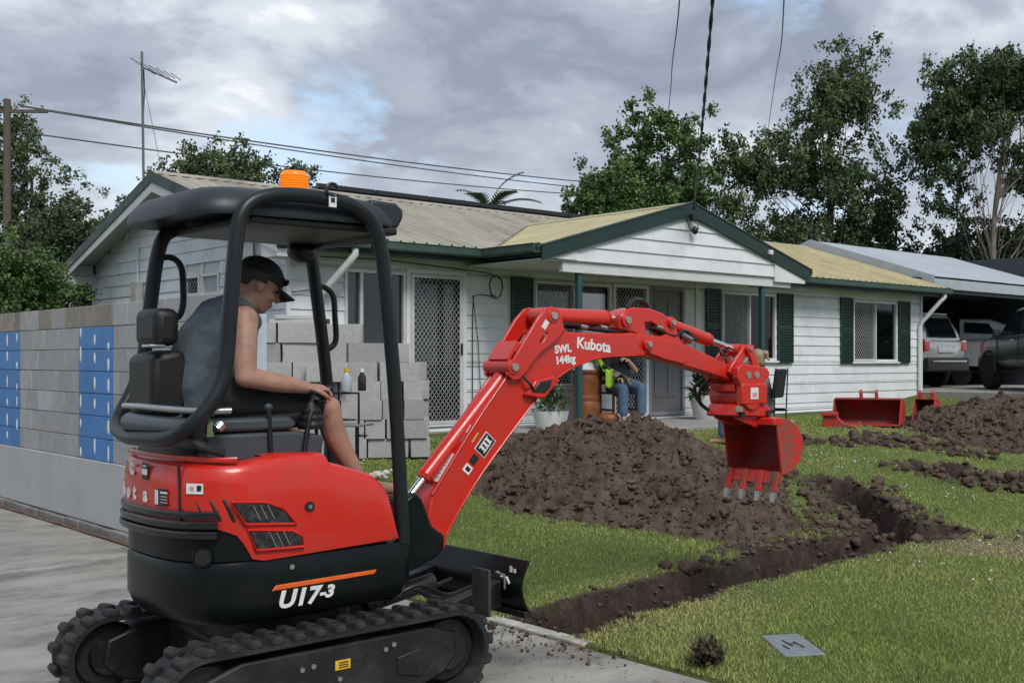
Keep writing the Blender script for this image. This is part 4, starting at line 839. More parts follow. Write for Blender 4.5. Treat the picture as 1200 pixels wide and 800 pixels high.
# ------------------------------------------------------------------ loose excavator buckets on the lawn
redp = M('excavator_red', (.60, .019, .010), .30, var=.05, scale=3, dirt=(.36, .045, .03), dirt_amt=.35, dirt_scale=6, coat=.35, bump=.04, bscale=200)
redw = M('worn_red_steel', (.56, .024, .016), .5, var=.12, scale=6, dirt=(.16, .08, .06), dirt_amt=.85, dirt_scale=8, dirt_lo=.42, bump=.2, bscale=60)
rinn = M('bucket_inner_red', (.34, .018, .014), .55, var=.2, scale=5, dirt=(.12, .06, .05), dirt_amt=.85, dirt_scale=6, dirt_lo=.42)
steel = M('bare_steel', (.42, .41, .40), .42, metal=.8, var=.2, scale=20)
pinm = M('pin_steel', (.50, .47, .42), .35, metal=.9)
def bucket(parent, prof, w_, teeth, lip, ears, mouth_t=.012):
    """prof: closed side profile listed from the upper mouth edge round the back to the cutting edge (x,z); shell follows prof"""
    for s in (-1, 1): MB().prism(prof, s * w_ / 2 - .008, s * w_ / 2 + .008).build('side_plate', redw, parent, bevel=.003)
    m = MB(); n = len(prof); o_ = prof; c = (sum(p[0] for p in prof) / n, sum(p[1] for p in prof) / n)
    inn = [(p[0] + (c[0] - p[0]) * .07, p[1] + (c[1] - p[1]) * .07) for p in prof]
    vs = []; h = w_ / 2 - .0085
    for p, q in zip(o_, inn): vs += [(p[0], -h, p[1]), (p[0], h, p[1]), (q[0], h, q[1]), (q[0], -h, q[1])]
    fs = []
    for i in range(n - 1):
        a, b = 4 * i, 4 * (i + 1); fs += [(a, b, b + 1, a + 1), (a + 2, b + 2, b + 3, a + 3), (a + 3, b + 3, b, a), (a + 1, b + 1, b + 2, a + 2)]
    fs += [(0, 1, 2, 3), tuple(4 * (n - 1) + k for k in (3, 2, 1, 0))]; m.add(vs, fs); m.build('shell', rinn, parent, smooth=50)
    e = prof[-1]; d = Vector((lip[0], 0, lip[1])).normalized()
    lp = MB(); a = Vector((e[0], 0, e[1])); nn = Vector((-d.z, 0, d.x)) * .008
    lp.add([(a + nn * s + d * t + Vector((0, y, 0))) for y in (-w_ / 2 - .004, w_ / 2 + .004) for t in (-.02, .06) for s in (-1, 1)], [(0, 1, 3, 2), (4, 6, 7, 5), (0, 4, 5, 1), (2, 3, 7, 6), (0, 2, 6, 4), (1, 5, 7, 3)]); lp.build('cutting_edge', redw, parent)
    for k in range(teeth):
        y = -w_ / 2 + .03 + (w_ - .06) * k / (teeth - 1); t = MB(); up = Vector((-d.z, 0, d.x))
        t.rings([[a + d * q + up * (hh * sv) + Vector((0, y + wy * sy, 0)) for sv, sy in ((-1, -1), (1, -1), (1, 1), (-1, 1))] for q, hh, wy in ((-.02, .024, .022), (.10, .02, .021), (.12, .017, .019))]); tt = t.build('tooth', redw, parent, bevel=.003)
        t = MB(); t.rings([[a + d * q + up * (hh * sv) + Vector((0, y + wy * sy, 0)) for sv, sy in ((-1, -1), (1, -1), (1, 1), (-1, 1))] for q, hh, wy in ((.121, .017, .019), (.185, .005, .015))]); t.build('tooth_tip', steel, tt)
    for y in ears[0]: MB().prism(ears[1], y - .012, y + .012).build('ear', redp, parent, bevel=.004)
    if len(ears) > 2:
        for q in ears[2]: MB().cyl((q[0], ears[0][0] - .03, q[1]), (q[0], ears[0][-1] + .03, q[1]), .016).build('pin', pinm, parent)
def arc_prof(x0, z0, x1, z1, bulge, n=9, top=.1):
    pts = []
    for i in range(n):
        t = math.pi * i / (n - 1); pts.append((x0 + (x1 - x0) * (1 - math.cos(t)) / 2 + bulge * math.sin(t) ** .8, z0 + (z1 - z0) * (1 - math.cos(t)) / 2))
    return pts
def gz(x, y): return float(ground(np.array([x]), np.array([y]))[0][0])
bk = thing('mud_bucket', 'wide red excavator mud bucket lying on the lawn before the house', 'bucket', (2.86, 17.55, gz(2.86, 17.55) + .0), R(70))
bucket(bk, [(-.02, .40), (.12, .42), (.30, .34), (.38, .2), (.30, .07), (.1, .01), (-.22, .012)], 1.04, 0, (-1, 0), ((-.12, .12), [(.02, .40), (.0, .50), (.04, .55), (.12, .55), (.2, .44), (.22, .38)], ((.06, .51),)))
bk2 = thing('trench_bucket', 'narrow red excavator bucket standing on the lawn left of the right hand heap', 'bucket', (3.78, 17.7, gz(3.78, 17.7)), R(62))
bucket(bk2, [(-.02, .42), (.12, .44), (.30, .36), (.36, .2), (.28, .06), (.08, .01), (-.2, .02)], .32, 3, (-1, -.05), ((-.1, .1), [(.02, .42), (.0, .52), (.04, .56), (.12, .55), (.2, .45), (.22, .4)], ((.06, .52),)))
rp = thing('ripper_tooth', 'small red ripper attachment lying left of the wide red bucket', 'ripper', (2.28, 16.9, gz(2.28, 16.9)), R(-15))
MB().prism([(-.19, .0), (-.19, .16), (-.12, .21), (.02, .2), (.04, .14), (.12, .06), (.30, .02), (.30, .0), (.05, .0)], -.05, .05).build('shank', redw, rp, bevel=.008)
MB().b2(-.2, .03, -.09, .09, .17, .22).build('mount_plate', redw, rp, bevel=.005)

# ------------------------------------------------------------------ mini excavator (x forward, y left; the right side faces the camera)
ex = thing('mini_excavator', 'red and black mini excavator with canopy working on the driveway', 'excavator', (EXO[0], EXO[1], 0), RZ)
blkp = M('black_paint', (.006, .008, .009), .30, var=.12, scale=3, dirt=(.022, .021, .02), dirt_amt=.25, dirt_scale=5, spec=.2)
rops = M('rops_dark_grey', (.010, .014, .017), .38, var=.06, spec=.4)
rub_m = M('track_rubber', (.009, .010, .011), .7, var=.25, scale=9, bump=.3, bscale=50, dirt=(.075, .068, .06), dirt_amt=.5, dirt_scale=7)
dirtyb = M('dirty_black_steel', (.007, .008, .009), .5, var=.3, scale=5, dirt=(.055, .047, .04), dirt_amt=.5, dirt_scale=5)
greyp = M('grey_plastic', (.045, .055, .064), .5, var=.08)
blacks = M('black_seat_vinyl', (.006, .006, .007), .5, var=.1, bump=.15, bscale=150)
chrome = M('chrome_rod', (.8, .8, .8), .08, metal=1.)
silv = M('silver_tube', (.42, .43, .44), .3, metal=.8)
white_d = M('decal_white', (.75, .75, .75), .45); black_d = M('decal_black', (.015, .015, .015), .45); yel_d = M('decal_yellow', (.75, .45, .02), .45); org_d = M('stripe_orange', (.75, .12, .015), .4); pnk_d = M('decal_pink', (.6, .3, .32), .5)
hose_m = M('hose_black', (.014, .014, .015), .4); brass = M('brass_fitting', (.55, .36, .08), .35, metal=.8)
def spl(pts, n=6):
    P_ = [Vector(p) for p in pts]; o = []
    for i in range(len(P_) - 1):
        a, b, c, d = P_[max(i - 1, 0)], P_[i], P_[i + 1], P_[min(i + 2, len(P_) - 1)]
        for k in range(n): t = k / n; o.append(.5 * ((2 * b) + (c - a) * t + (2 * a - 5 * b + 4 * c - d) * t * t + (3 * b - a - 3 * c + d) * t ** 3))
    return o + [P_[-1]]
# --- tracks
RT, CXT, ZT = .188, .565, .215
def tpath(s):
    per = 4 * CXT + 2 * math.pi * RT; s = s % per; L = 2 * CXT
    if s < L: return Vector((-CXT + s, 0, ZT + RT)), Vector((1, 0, 0)), Vector((0, 0, 1))
    s -= L
    if s < math.pi * RT: a = s / RT; return Vector((CXT + RT * math.sin(a), 0, ZT + RT * math.cos(a))), Vector((math.cos(a), 0, -math.sin(a))), Vector((math.sin(a), 0, math.cos(a)))
    s -= math.pi * RT
    if s < L: return Vector((CXT - s, 0, ZT - RT)), Vector((-1, 0, 0)), Vector((0, 0, -1))
    a = (s - L) / RT; return Vector((-CXT - RT * math.sin(a), 0, ZT - RT * math.cos(a))), Vector((-math.cos(a), 0, math.sin(a))), Vector((-math.sin(a), 0, -math.cos(a)))
PER = 4 * CXT + 2 * math.pi * RT; NL = 37
lg = MB(); w2 = .115
for y0, y1, o_ in ((-w2 - .004, -.012, 0.), (.012, w2 + .004, .028)):
    lg.rings([[(o_ + a, y0, z) for a, z in ((-.030, -.003), (.030, -.003), (.019, .027), (-.019, .027))], [(o_ + a, y1, z) for a, z in ((-.026, -.003), (.026, -.003), (.015, .020), (-.015, .020))]])
lug0 = None
for sy in (-1, 1):
    m = MB(); NB = 96; rs = []
    for i in range(NB):
        p, t, nn = tpath(i * PER / NB); yc = sy * .505
        pr = [(-w2, 0), (w2, 0), (w2, -.022), (w2 - .02, -.030), (-w2 + .02, -.030), (-w2, -.022)]
        rs.append([p + nn * h + Vector((0, yc + y, 0)) for y, h in pr])
    m.rings(rs, closed=True); tr = m.build('track', rub_m, ex, smooth=40)
    for i in range(NL):
        p, t, nn = tpath(i * PER / NL); ms = Matrix(((t.x, 0, nn.x, p.x), (0, 1, 0, sy * .505), (t.z, 0, nn.z, p.z), (0, 0, 0, 1)))
        if lug0 is None: lug0 = lg.build('lug', rub_m, tr, bevel=.006); lug0.matrix_local = ms
        else: inst(lug0, tr, ms)
    yo = sy * .505
    fr = MB().prism([(-.52, .10), (-.36, .07), (.36, .07), (.52, .12), (.60, .20), (.58, .30), (.45, .345), (-.42, .345), (-.58, .29), (-.60, .18)], yo - .085, yo + .085).build('track_frame', dirtyb, ex, bevel=.012)
    for x, r_, nm in ((.565, .152, 'idler'), (-.565, .150, 'sprocket')):
        MB().lathe([(.0, -.07), (r_ * .55, -.075), (r_ * .6, -.05), (r_ * .9, -.045), (r_, -.03), (r_, .03), (r_ * .9, .045), (r_ * .6, .05), (r_ * .55, .075), (0, .07)], (x, yo, ZT), 28, 'y').build(nm, dirtyb, ex, smooth=30)
    for x in (-.3, -.05, .2): MB().lathe([(0, -.09), (.05, -.09), (.055, -.06), (.055, .06), (.05, .09), (0, .09)], (x, yo, .085), 18, 'y').build('roller', dirtyb, ex, smooth=30)
    for x, z in ((-.17, .27), (-.12, .275), (.22, .285), (.26, .30), (.0, .2)): MB().cyl((x, yo - .094, z), (x, yo + .094, z), .011, seg=8).build('bolt', pinm, ex)
    MB().prism([(.28, .16), (.40, .13), (.46, .2), (.40, .26), (.28, .24)], yo - .092, yo + .092).build('guard_plate', dirtyb, fr, bevel=.006)
yd = MB().box((.015, -.5925, .258), (.07, .003, .04)).build('warning_label', yel_d, ex)
for z in (.268, .258, .248): MB().box((.018, -.595, z), (.045, .002, .004)).build('print_line', black_d, yd)
MB().b2(-.32, .36, -.42, .42, .16, .34).build('centre_frame', dirtyb, ex, bevel=.02)
MB().lathe([(.30, .33), (.33, .35), (.33, .43), (.30, .46)], seg=36).build('slew_ring', dirtyb, ex, smooth=30)
# --- dozer blade, raised
bl = MB(); nb = 8; pr = []
for i in range(nb + 1): t = i / nb; pr.append((1.06 + .05 * math.sin(math.pi * t) * -1 + .02, .29 + .26 * t))
prof = pr + [(x + .014, z) for x, z in reversed(pr)]
bl.prism(prof, -.50, .50); blade = bl.build('dozer_blade', blkp, ex, bevel=.003)
MB().b2(1.055, 1.10, -.50, .50, .268, .30).build('wear_strip', dirtyb, blade, bevel=.004)
for y in (-.30, .30):
    MB().prism([(.38, .20), (.98, .30), (1.04, .30), (1.04, .44), (.95, .42), (.38, .29)], y - .035, y + .035).build('blade_arm', dirtyb, ex, bevel=.006)
MB().b2(.86, .875, -.47, -.33, .30, .53).build('splash_plate', M('muddy_steel', (.05, .042, .036), .8, var=.35, scale=9), ex, bevel=.004)
MB().tube([(1.012, -.43, .44), (1.0, -.43, .47), (1.0, -.38, .47)], .007, 6).build('blade_hook', white_d, blade); MB().tube([(1.0, -.36, .49), (.985, -.36, .49), (.985, -.43, .485), (.985, -.43, .42), (1.0, -.415, .41)], .006, 6).build('grab_loop', silv, blade)
for z, l_ in ((.515, .03), (.51, .02)): MB().box((1.005, -.455 + (0 if l_ > .025 else .03) * -1, z), (.003, .018, l_)).build('label', white_d, blade)
for y, z in ((-.2, .4), (-.12, .37), (.02, .4)): MB().tube(spl([(.45, y, .40), (.62, y - .03, z + .06), (.8, y, z - .02), (1.0, y + .03, z)], 5), .012, 8).build('hose', hose_m, ex)
MB().cyl((.46, 0, .35), (.85, 0, .42), .04, seg=14).build('blade_cylinder', dirtyb, ex, smooth=30)
# --- upper structure
def plan(a, ins=0., yl=.475, r0=.30, x0=-.28, nn=2.6):
    """a in degrees: 90 = right side, 0 = rear, -90 = left side"""
    c, s = math.cos(R(a)), math.sin(R(a)); return (x0 - (r0 - ins) * abs(c) ** (2 / nn), -(yl - ins) * math.copysign(abs(s) ** (2 / nn), s))
def outline(ins=0., xf=.46):
    o = [(xf - ins, -(.475 - ins) * 1.0)] if False else []
    o += [(xf - ins, -.40), (xf - .07 - ins * .5, -.475 + ins), (.2, -.475 + ins), (-.1, -.475 + ins)]
    o += [plan(a, ins) for a in range(90, -91, -7)]
    o += [(-.1, .475 - ins), (.2, .475 - ins), (xf - .07 - ins * .5, .475 - ins), (xf - ins, .40)]; return o
sk = MB(); sk.rings([[(x, y, z) for x, y in outline(i)] for z, i in ((.452, .10), (.462, .05), (.49, .02), (.54, .0), (.70, .0), (.722, .008), (.735, .03))]); sk.build('lower_body', blkp, ex, smooth=38)
# black corner of the side between bumper and red panel
cs = MB(); path = [(.0, -.475), (-.1, -.475), (-.2, -.475)] + [plan(a, -.0) for a in range(90, -91, -6)] + [(-.2, .475), (.0, .475)]
def inward(x, y, d): v = Vector((min(max(-.12, x), .2) - x, -y, 0)); return v.normalized() * d if v.length > 1e-4 else v
cs.rings([[Vector((x, y, z)) + inward(x, y, i) for x, y in path] for z, i in ((.73, .006), (.80, .004), (.86, .004), (.92, .006), (.94, .05))]); cs.build('side_body', blkp, ex, smooth=40)
# red shell: columns along the plan
def interp(x, tab):
    if x <= tab[0][0]: return tab[0][1]
    for (a, b), (c, d) in zip(tab[:-1], tab[1:]):
        if x <= c: return b + (d - b) * (x - a) / (c - a)
    return tab[-1][1]
cols = []
rp_ = [(x, -.475) for x in (.345, .338, .32, .30, .28, .26, .24, .2, .15, .1, .05, .03, .015, 0, -.05, -.1, -.15, -.2, -.25)] + [plan(a) for a in range(90, -91, -5)] + [(-.2, .475), (-.1, .475)]
topt = [(.12, 1.10), (.13, 1.10)]
top_tab = [(-.7, 1.15), (-.5, 1.135), (-.4, 1.13), (-.2, 1.157), (.0, 1.15), (.015, 1.135), (.03, 1.11), (.1, 1.088), (.24, 1.04), (.28, 1.01), (.30, .975), (.32, .90), (.338, .80), (.345, .76)]
bot_tab = [(-.7, .925), (-.58, .90), (-.45, .865), (-.38, .833), (-.36, .80), (-.319, .721), (.345, .742)]
for i, (x, y) in enumerate(rp_):
    zb, zt = interp(x, bot_tab), interp(x, top_tab); col = []
    for f, d in ((0, .012), (0, -.004), (.12, -.010), (.4, -.013), (.7, -.010), (.86, -.002), (.94, .010), (.985, .028), (1.0, .055), (1.0, .10), (.98, .27)):
        q = Vector((x, y, zb + (zt - zb) * f))
        if x > -.28: inv = Vector((0, -math.copysign(1, y), 0)) * d + Vector((-.35 * d if x > .24 else 0, 0, 0))
        else: inv = inward(x, y, d)
        col.append(q + inv)
    cols.append(col)
sh = MB(); nr = len(cols[0]); sh.add([p for c in cols for p in c], [(i * nr + k, i * nr + k + 1, (i + 1) * nr + k + 1, (i + 1) * nr + k) for i in range(len(cols) - 1) for k in range(nr - 1)]); hood = sh.build('red_bonnet', redp, ex, smooth=34)
# front face of the right hand bonnet
MB().prism([(.30, .742), (.338, .745), (.335, .80), (.318, .90), (.298, .97), (.24, 1.03), (.03, 1.10), (.0, 1.14), (-.2, 1.14), (-.2, .76)], -.462, -.19).build('bonnet_core', redp, hood, bevel=.02)
# seam lines
def plan_pt(a, off): x, y = plan(a); v = inward(x, y, 1); return Vector((x, y, 0)) - v * off, v
for a, z0, z1 in ((33, .895, 1.125),):
    p, v = plan_pt(a, .0135); MB().tube([(p.x, p.y, z0), (p.x, p.y, (z0 + z1) / 2), (p.x - .003, p.y + .005, z1)], .006, 6).build('panel_seam', black_d, hood)
ls = MB(); ls.tube([(x, y, z) for x, y, z in [(*(plan_pt(a, -.012)[0].to_2d()), interp(plan(a)[0], top_tab) + .012) for a in range(75, -60, -9)]], .012, 6); ls.build('deck_lip', redp, hood, smooth=60)
# rear bumper ribs
for k, z in enumerate((.925, .885, .845)):
    b = MB(); pts = [plan_pt(a, .012 + .003 * k)[0] for a in range(62, -63, -6)]
    b.rings([[Vector((p.x, p.y, z)) + plan_pt(a, 0)[1] * d + Vector((0, 0, h)) for d, h in ((-.012, .012), (-.016, -.002), (-.012, -.016), (.03, -.018), (.03, .014))] for p, a in zip(pts, range(62, -63, -6))]); b.build('bumper_rib', M('bumper_gloss_black', (.014, .015, .017), .22), ex, smooth=40)
pq, vq = plan_pt(50, .001); MB().cyl(pq + vq * .03 + Vector((0, 0, .752)), pq - vq * .001 + Vector((0, 0, .752)), .036, seg=22).build('hole_shade', black_d, ex)  # flush black disc stands in for the shade inside a recess
MB().tube([pq - vq * .002 + Vector((-vq.y, vq.x, 0)) * .039 * math.cos(t) + Vector((0, 0, .752 + .039 * math.sin(t))) for t in [2 * math.pi * k / 20 for k in range(20)]], .005, 6, closed=True).build('hole_ring', blkp, ex, smooth=60)
# vents
for x0, z0, x1, z1 in ((-.545, .955, -.525, .915), (-.515, .985, -.487, .905), (-.475, .985, -.445, .90), (-.435, .985, -.40, .895)):
    def side(x):      # point on the flank for a given x
        if x > -.28: return -.475
        c = (( -.28 - x) / .30) ** (2.6 / 2); c = min(1, c); return -.475 * (1 - c * c) ** (.5 * 2 / 2.6)
    A_, B_ = Vector((x0, side(x0) - .010, z0)), Vector((x1, side(x1) - .010, z1)); m = MB(); d = (B_ - A_).normalized()
    m.tube([A_ - d * .004, A_ + d * .008, B_ - d * .008, B_ + d * .004], [.004, .0085, .0085, .004], 8); m.build('vent_slot', black_d, hood, smooth=60)
gmesh = M('grille_mesh_dark', (.010, .010, .012), .5, var=.8, scale=55, dirt=(.10, .10, .11), dirt_amt=.5, dirt_scale=38)
for poly in ([(-.412, .972), (-.275, .960), (-.205, .930), (-.152, .866), (-.358, .884)], [(-.345, .853), (-.168, .833), (-.122, .81), (-.116, .765), (-.31, .772)]):
    g_ = MB(); g_.prism(poly, -.492, -.47); gg = g_.build('vent_grille', gmesh, hood, bevel=.004)
    c = (sum(p[0] for p in poly) / 5, sum(p[1] for p in poly) / 5); ring = [Vector((c[0] + (p[0] - c[0]) * 1.07, -.4885, c[1] + (p[1] - c[1]) * 1.09)) for p in poly]
    MB().tube(ring, .0085, 6, closed=True).build('vent_rim', redp, gg, smooth=60)
    for k in range(3): MB().tube([(c[0] - .05 + .03 * k, -.492, c[1] + .03), (c[0] - .02 + .03 * k, -.492, c[1] - .03)], .003, 5).build('mesh_bar', silv, gg)
lk = MB().cyl((-.082, -.493, .928), (-.082, -.47, .928), .022, seg=18).build('lock', black_d, hood); MB().cyl((-.082, -.497, .928), (-.082, -.49, .928), .009, seg=12).build('key_slot', silv, lk)
MB().cyl((-.155, -.479, .68), (-.155, -.47, .68), .011, seg=10).build('bolt', pinm, ex)
# stripe and model lettering
MB().prism([(-.245, .59), (.235, .598), (.245, .617), (-.225, .612)], -.4785, -.470).build('orange_stripe', org_d, ex, bevel=.003)
text('U17', .098, white_d, ex, (-.13, -.4785, .545), (1, 0, .0), (0, 0, 1), 'model_lettering', bold=.0035, shear=.25, sx=1.1); text('-3', .07, white_d, ex, (.0, -.4785, .552), (1, 0, .0), (0, 0, 1), 'model_lettering', bold=.003, shear=.25, sx=1.15)
# rear lettering wrapped round the counterweight
def lett(s, a, z, size, mat=white_d, bold=.003):
    p, v = plan_pt(a, .0165); p2, _ = plan_pt(a + 3, .0165); t = (p2 - p).normalized(); return text(s, size, mat, hood, (p.x, p.y, z), t, (0, 0, 1), 'rear_lettering', bold=bold)
for s, a in zip('Kubota', (-42, -31, -21, -12, -4, 3.2)): lett(s, a, .985, .085)
def sticker(a, z, w_, h_, mat, name='sticker', off=.0150, parent=None):
    p, v = plan_pt(a, off); p2, _ = plan_pt(a + 2, off); p0, _ = plan_pt(a - 2, off); t = (p2 - p0).normalized(); n_ = -v; m = Matrix((t, -v * -1, Vector((0, 0, 1)))).transposed()
    return MB().box((p.x, p.y, z), (w_, .003, h_), rot=Matrix((t, Vector((-t.y, t.x, 0)), Vector((0, 0, 1)))).transposed()).build(name, mat, parent or hood)
s1 = sticker(18, .985, .085, .07, black_d); sticker(13.5, .985, .025, .06, white_d, off=.0165); sticker(20, 1.006, .05, .008, white_d, off=.0165)
for z in (.99, .978, .966): sticker(20, z, .05, .004, pnk_d, off=.0165)
lett('C', -7, 1.085, .07, bold=.004); sticker(3, 1.085, .055, .07, black_d); sticker(3, 1.082, .05, .025, white_d, off=.0165); sticker(3, 1.107, .03, .006, white_d, off=.0165)
sticker(45, 1.03, .075, .042, white_d); sticker(48.5, 1.032, .02, .024, black_d, off=.0165); sticker(43, 1.03, .02, .018, pnk_d, off=.0165)
# --- platform, seat, consoles
MB().b2(-.18, .50, -.2, .46, .80, .86).build('floor_plate', blkp, ex, bevel=.01)
MB().b2(-.50, -.05, -.32, .32, 1.08, 1.18).build('engine_cover', blacks, ex, bevel=.03, bseg=3)
MB().b2(.0, .1, -.19, .3, .86, 1.1).build('seat_plinth', blkp, ex, bevel=.02)
MB().prism([(-.46, 1.12), (.06, 1.12), (.075, 1.215), (-.06, 1.245), (-.46, 1.245)], -.33, .30).build('seat_base', greyp, ex, bevel=.018, bseg=3)
MB().prism([(-.44, 1.25), (-.08, 1.25), (-.06, 1.275), (-.09, 1.305), (-.44, 1.305)], -.34, -.24).build('armrest_console', greyp, ex, bevel=.02, bseg=3)
seat = MB(); seat.prism([(-.46, 1.245), (.04, 1.25), (.07, 1.29), (.04, 1.325), (-.40, 1.30)], -.235, .235); seat.build('seat_cushion', blacks, ex, bevel=.025, bseg=3)
sb_ = MB(); sb_.prism([(-.585, 1.31), (-.45, 1.31), (-.40, 1.45), (-.45, 1.60), (-.50, 1.59), (-.585, 1.57)], -.10, .18); bk_ = sb_.build('seat_back', blacks, ex, bevel=.03, bseg=3)
MB().b2(-.575, -.47, -.11, .13, 1.61, 1.77).build('head_rest', blacks, bk_, bevel=.035, bseg=3); MB().box((-.58, -.1, 1.61), (.06, .1, .012)).build('seat_highlight', silv, bk_, bevel=.003)  # silver strip stands in for a highlight at the top of the seat back
MB().cyl((-.40, -.245, 1.315), (-.38, -.245, 1.42), .014).build('belt_anchor', greyp, bk_)
MB().tube(spl([(-.40, -.44, 1.345), (-.50, -.40, 1.345), (-.57, -.25, 1.35), (-.595, 0, 1.355), (-.57, .25, 1.35)], 6), .014, 8).build('rear_rail', silv, ex, smooth=60)
MB().tube(spl([(-.60, .1, 1.285), (-.585, -.10, 1.28), (-.55, -.28, 1.275), (-.50, -.36, 1.27)], 5), .042, 14).build('air_cleaner', M('grey_canister', (.055, .068, .075), .35), ex, smooth=50)
for a, b in (((-.47, -.39, 1.30), (-.47, -.39, 1.24)), ((-.42, -.4, 1.29), (-.44, -.4, 1.27))): MB().cyl(a, b, .02).build('filler_cap', chrome, ex)
MB().tube(spl([(-.55, -.36, 1.25), (-.5, -.41, 1.20), (-.42, -.42, 1.17)], 5), .02, 8).build('hose', hose_m, ex)
# joysticks and levers
def joystick(y, s):
    MB().lathe([(.055, 0), (.058, .02), (.05, .035), (.052, .05), (.042, .065), (.044, .08), (.03, .10), (.018, .12)], (.03, y, 1.245), 16).build('joystick_boot', blacks, ex, smooth=30)
    MB().tube([(.03, y, 1.36), (.05, y, 1.40)], [.012, .016], 8).build('joystick_rod', blacks, ex); MB().tube([(.05, y, 1.37), (.085, y, 1.40), (.125, y, 1.425)], [.020, .024, .018], 10).build('joystick_grip', blacks, ex, smooth=60)
joystick(-.285, 1); joystick(.33, 1)
MB().tube([(-.18, -.335, 1.14), (-.19, -.335, 1.34)], .011, 8).build('lever', blacks, ex); MB().tube([(-.03, -.335, 1.14), (-.005, -.335, 1.29), (.01, -.33, 1.33)], .012, 8).build('lever', blacks, ex)
MB().ell((-.19, -.335, 1.35), (.02, .014, .016), 10, 6).build('lever_knob', greyp, ex, smooth=60)
MB().b2(.30, .36, .05, .16, .86, 1.02).build('pedal_box', blkp, ex, bevel=.01)
# --- canopy
RR = .0315
near = [(.392, -.455, .72), (.38, -.46, .90), (.345, -.46, 1.44), (.295, -.46, 1.92), (.275, -.46, 2.06), (.235, -.46, 2.165), (.143, -.46, 2.228), (.0, -.46, 2.250), (-.19, -.46, 2.246), (-.305, -.46, 2.213), (-.366, -.46, 2.148), (-.388, -.46, 2.04), (-.412, -.46, 1.765), (-.438, -.46, 1.50), (-.495, -.455, 1.37), (-.56, -.42, 1.285), (-.595, -.30, 1.235), (-.615, -.1, 1.225), (-.61, .12, 1.225), (-.57, .34, 1.27), (-.48, .42, 1.40), (-.43, .425, 1.52)]
MB().tube(spl(near, 5), RR, 14).build('canopy_frame', rops, ex, smooth=60)
far = [(-.43, .425, 1.50), (-.395, .425, 1.80), (-.365, .425, 2.02), (-.33, .42, 2.13), (-.25, .41, 2.17)]
MB().tube(spl(far, 5), RR, 14).build('canopy_post', rops, ex, smooth=60)
MB().tube(spl([(.52, .42, .85), (.49, .425, 1.42), (.43, .425, 1.9), (.395, .42, 2.1), (.36, .41, 2.18)], 5), RR, 14).build('canopy_post', rops, ex, smooth=60)
for pts in ([(-.375, .425, 2.02), (-.30, .425, 2.03), (-.255, .425, 1.99), (-.245, .425, 1.90), (-.248, .425, 1.80), (-.28, .425, 1.745), (-.385, .425, 1.72)], [(.42, .425, 1.93), (.48, .425, 1.925), (.525, .425, 1.88), (.535, .425, 1.77), (.54, .425, 1.66), (.51, .425, 1.615), (.46, .425, 1.60)]): MB().tube(spl(pts, 5), .015, 10).build('grab_handle', rops, ex, smooth=60)
def rrect(x0, x1, y0, y1, r_, ins, n=6):
    o = []; x0 += ins; x1 -= ins; y0 += ins; y1 -= ins; r_ = max(.02, r_ - ins * .5)
    for cx, cy, a0 in ((x1 - r_, y0 + r_, -90), (x1 - r_, y1 - r_, 0), (x0 + r_, y1 - r_, 90), (x0 + r_, y0 + r_, 180)):
        for k in range(n + 1): a = R(a0 + 90 * k / n); o.append((cx + r_ * math.cos(a), cy + r_ * math.sin(a)))
    return o
def rz_(x, z): return z + .015 * (x)         # roof rises very slightly to the front
rf = MB(); rf.rings([[(x, y, rz_(x, z)) for x, y in rrect(-.545, .44, -.43, .44, .19, i)] for z, i in ((2.19, .12), (2.162, .02), (2.157, .0), (2.175, -.004), (2.215, .01), (2.245, .032), (2.268, .065), (2.285, .12), (2.292, .22))])
roof = rf.build('canopy_roof', M('canopy_plastic', (.016, .022, .027), .45, var=.06), ex, smooth=40)
fr_ = MB(); fr_.prism([(.28, 2.17), (.38, 2.15), (.43, 2.165), (.455, 2.21), (.46, 2.25), (.42, 2.28), (.28, 2.285)], -.36, .42); fr_.build('roof_visor', MATS['canopy_plastic'], roof, bevel=.015)
MB().b2(-.30, .40, -.40, .40, 2.125, 2.16).build('roof_lining', black_d, roof, bevel=.01)
MB().tube([(.36, -.30, 2.12), (.36, .40, 2.14)], .03, 10).build('cross_tube', rops, roof)
wl = MB().ell((.30, .33, 2.09), (.07, .07, .055), 14, 8).build('work_light', black_d, roof, smooth=60)
MB().tube([(.33, -.3, 2.14), (.33, -.3, 2.06), (.37, -.3, 2.06), (.37, -.3, 2.14)], .008, 6).build('bracket', black_d, roof)
# amber beacon
amb = M('amber_lens', (.80, .17, .008), .2, var=.15, scale=12, emit=(1, .26, .01), em=.30)
bc = MB().lathe([(.062, 2.285), (.066, 2.29), (.066, 2.308), (.05, 2.31)], (-.015, -.22, 0), 24).build('beacon', black_d, ex, smooth=30)
ln = MB(); prof = [(.060, 2.31)]
for k in range(6): z = 2.314 + k * .011; prof += [(.063, z), (.0585, z + .0055)]
prof += [(.057, 2.382), (.047, 2.391), (0, 2.394)]; ln.lathe(prof, (-.015, -.22, 0), 28).build('beacon_lens', amb, bc, smooth=30)
MB().lathe([(.018, 2.31), (.022, 2.37), (0, 2.365)], (-.015, -.22, 0), 12).build('beacon_bulb', M('lamp_bulb', (1, .7, .2), .3, emit=(1, .55, .1), em=2.), bc)
tg = MB().box((.02, -.497, 2.235), (.035, .004, .05)).build('clip', white_d, ex); MB().box((.02, -.4995, 2.24), (.018, .003, .02)).build('clip_print', black_d, tg); MB().tube([(.02 + .028 * math.cos(t), -.495, 2.285 + .028 * math.sin(t)) for t in [k * .55 for k in range(11)]], .007, 6).build('clip_ring', black_d, tg)
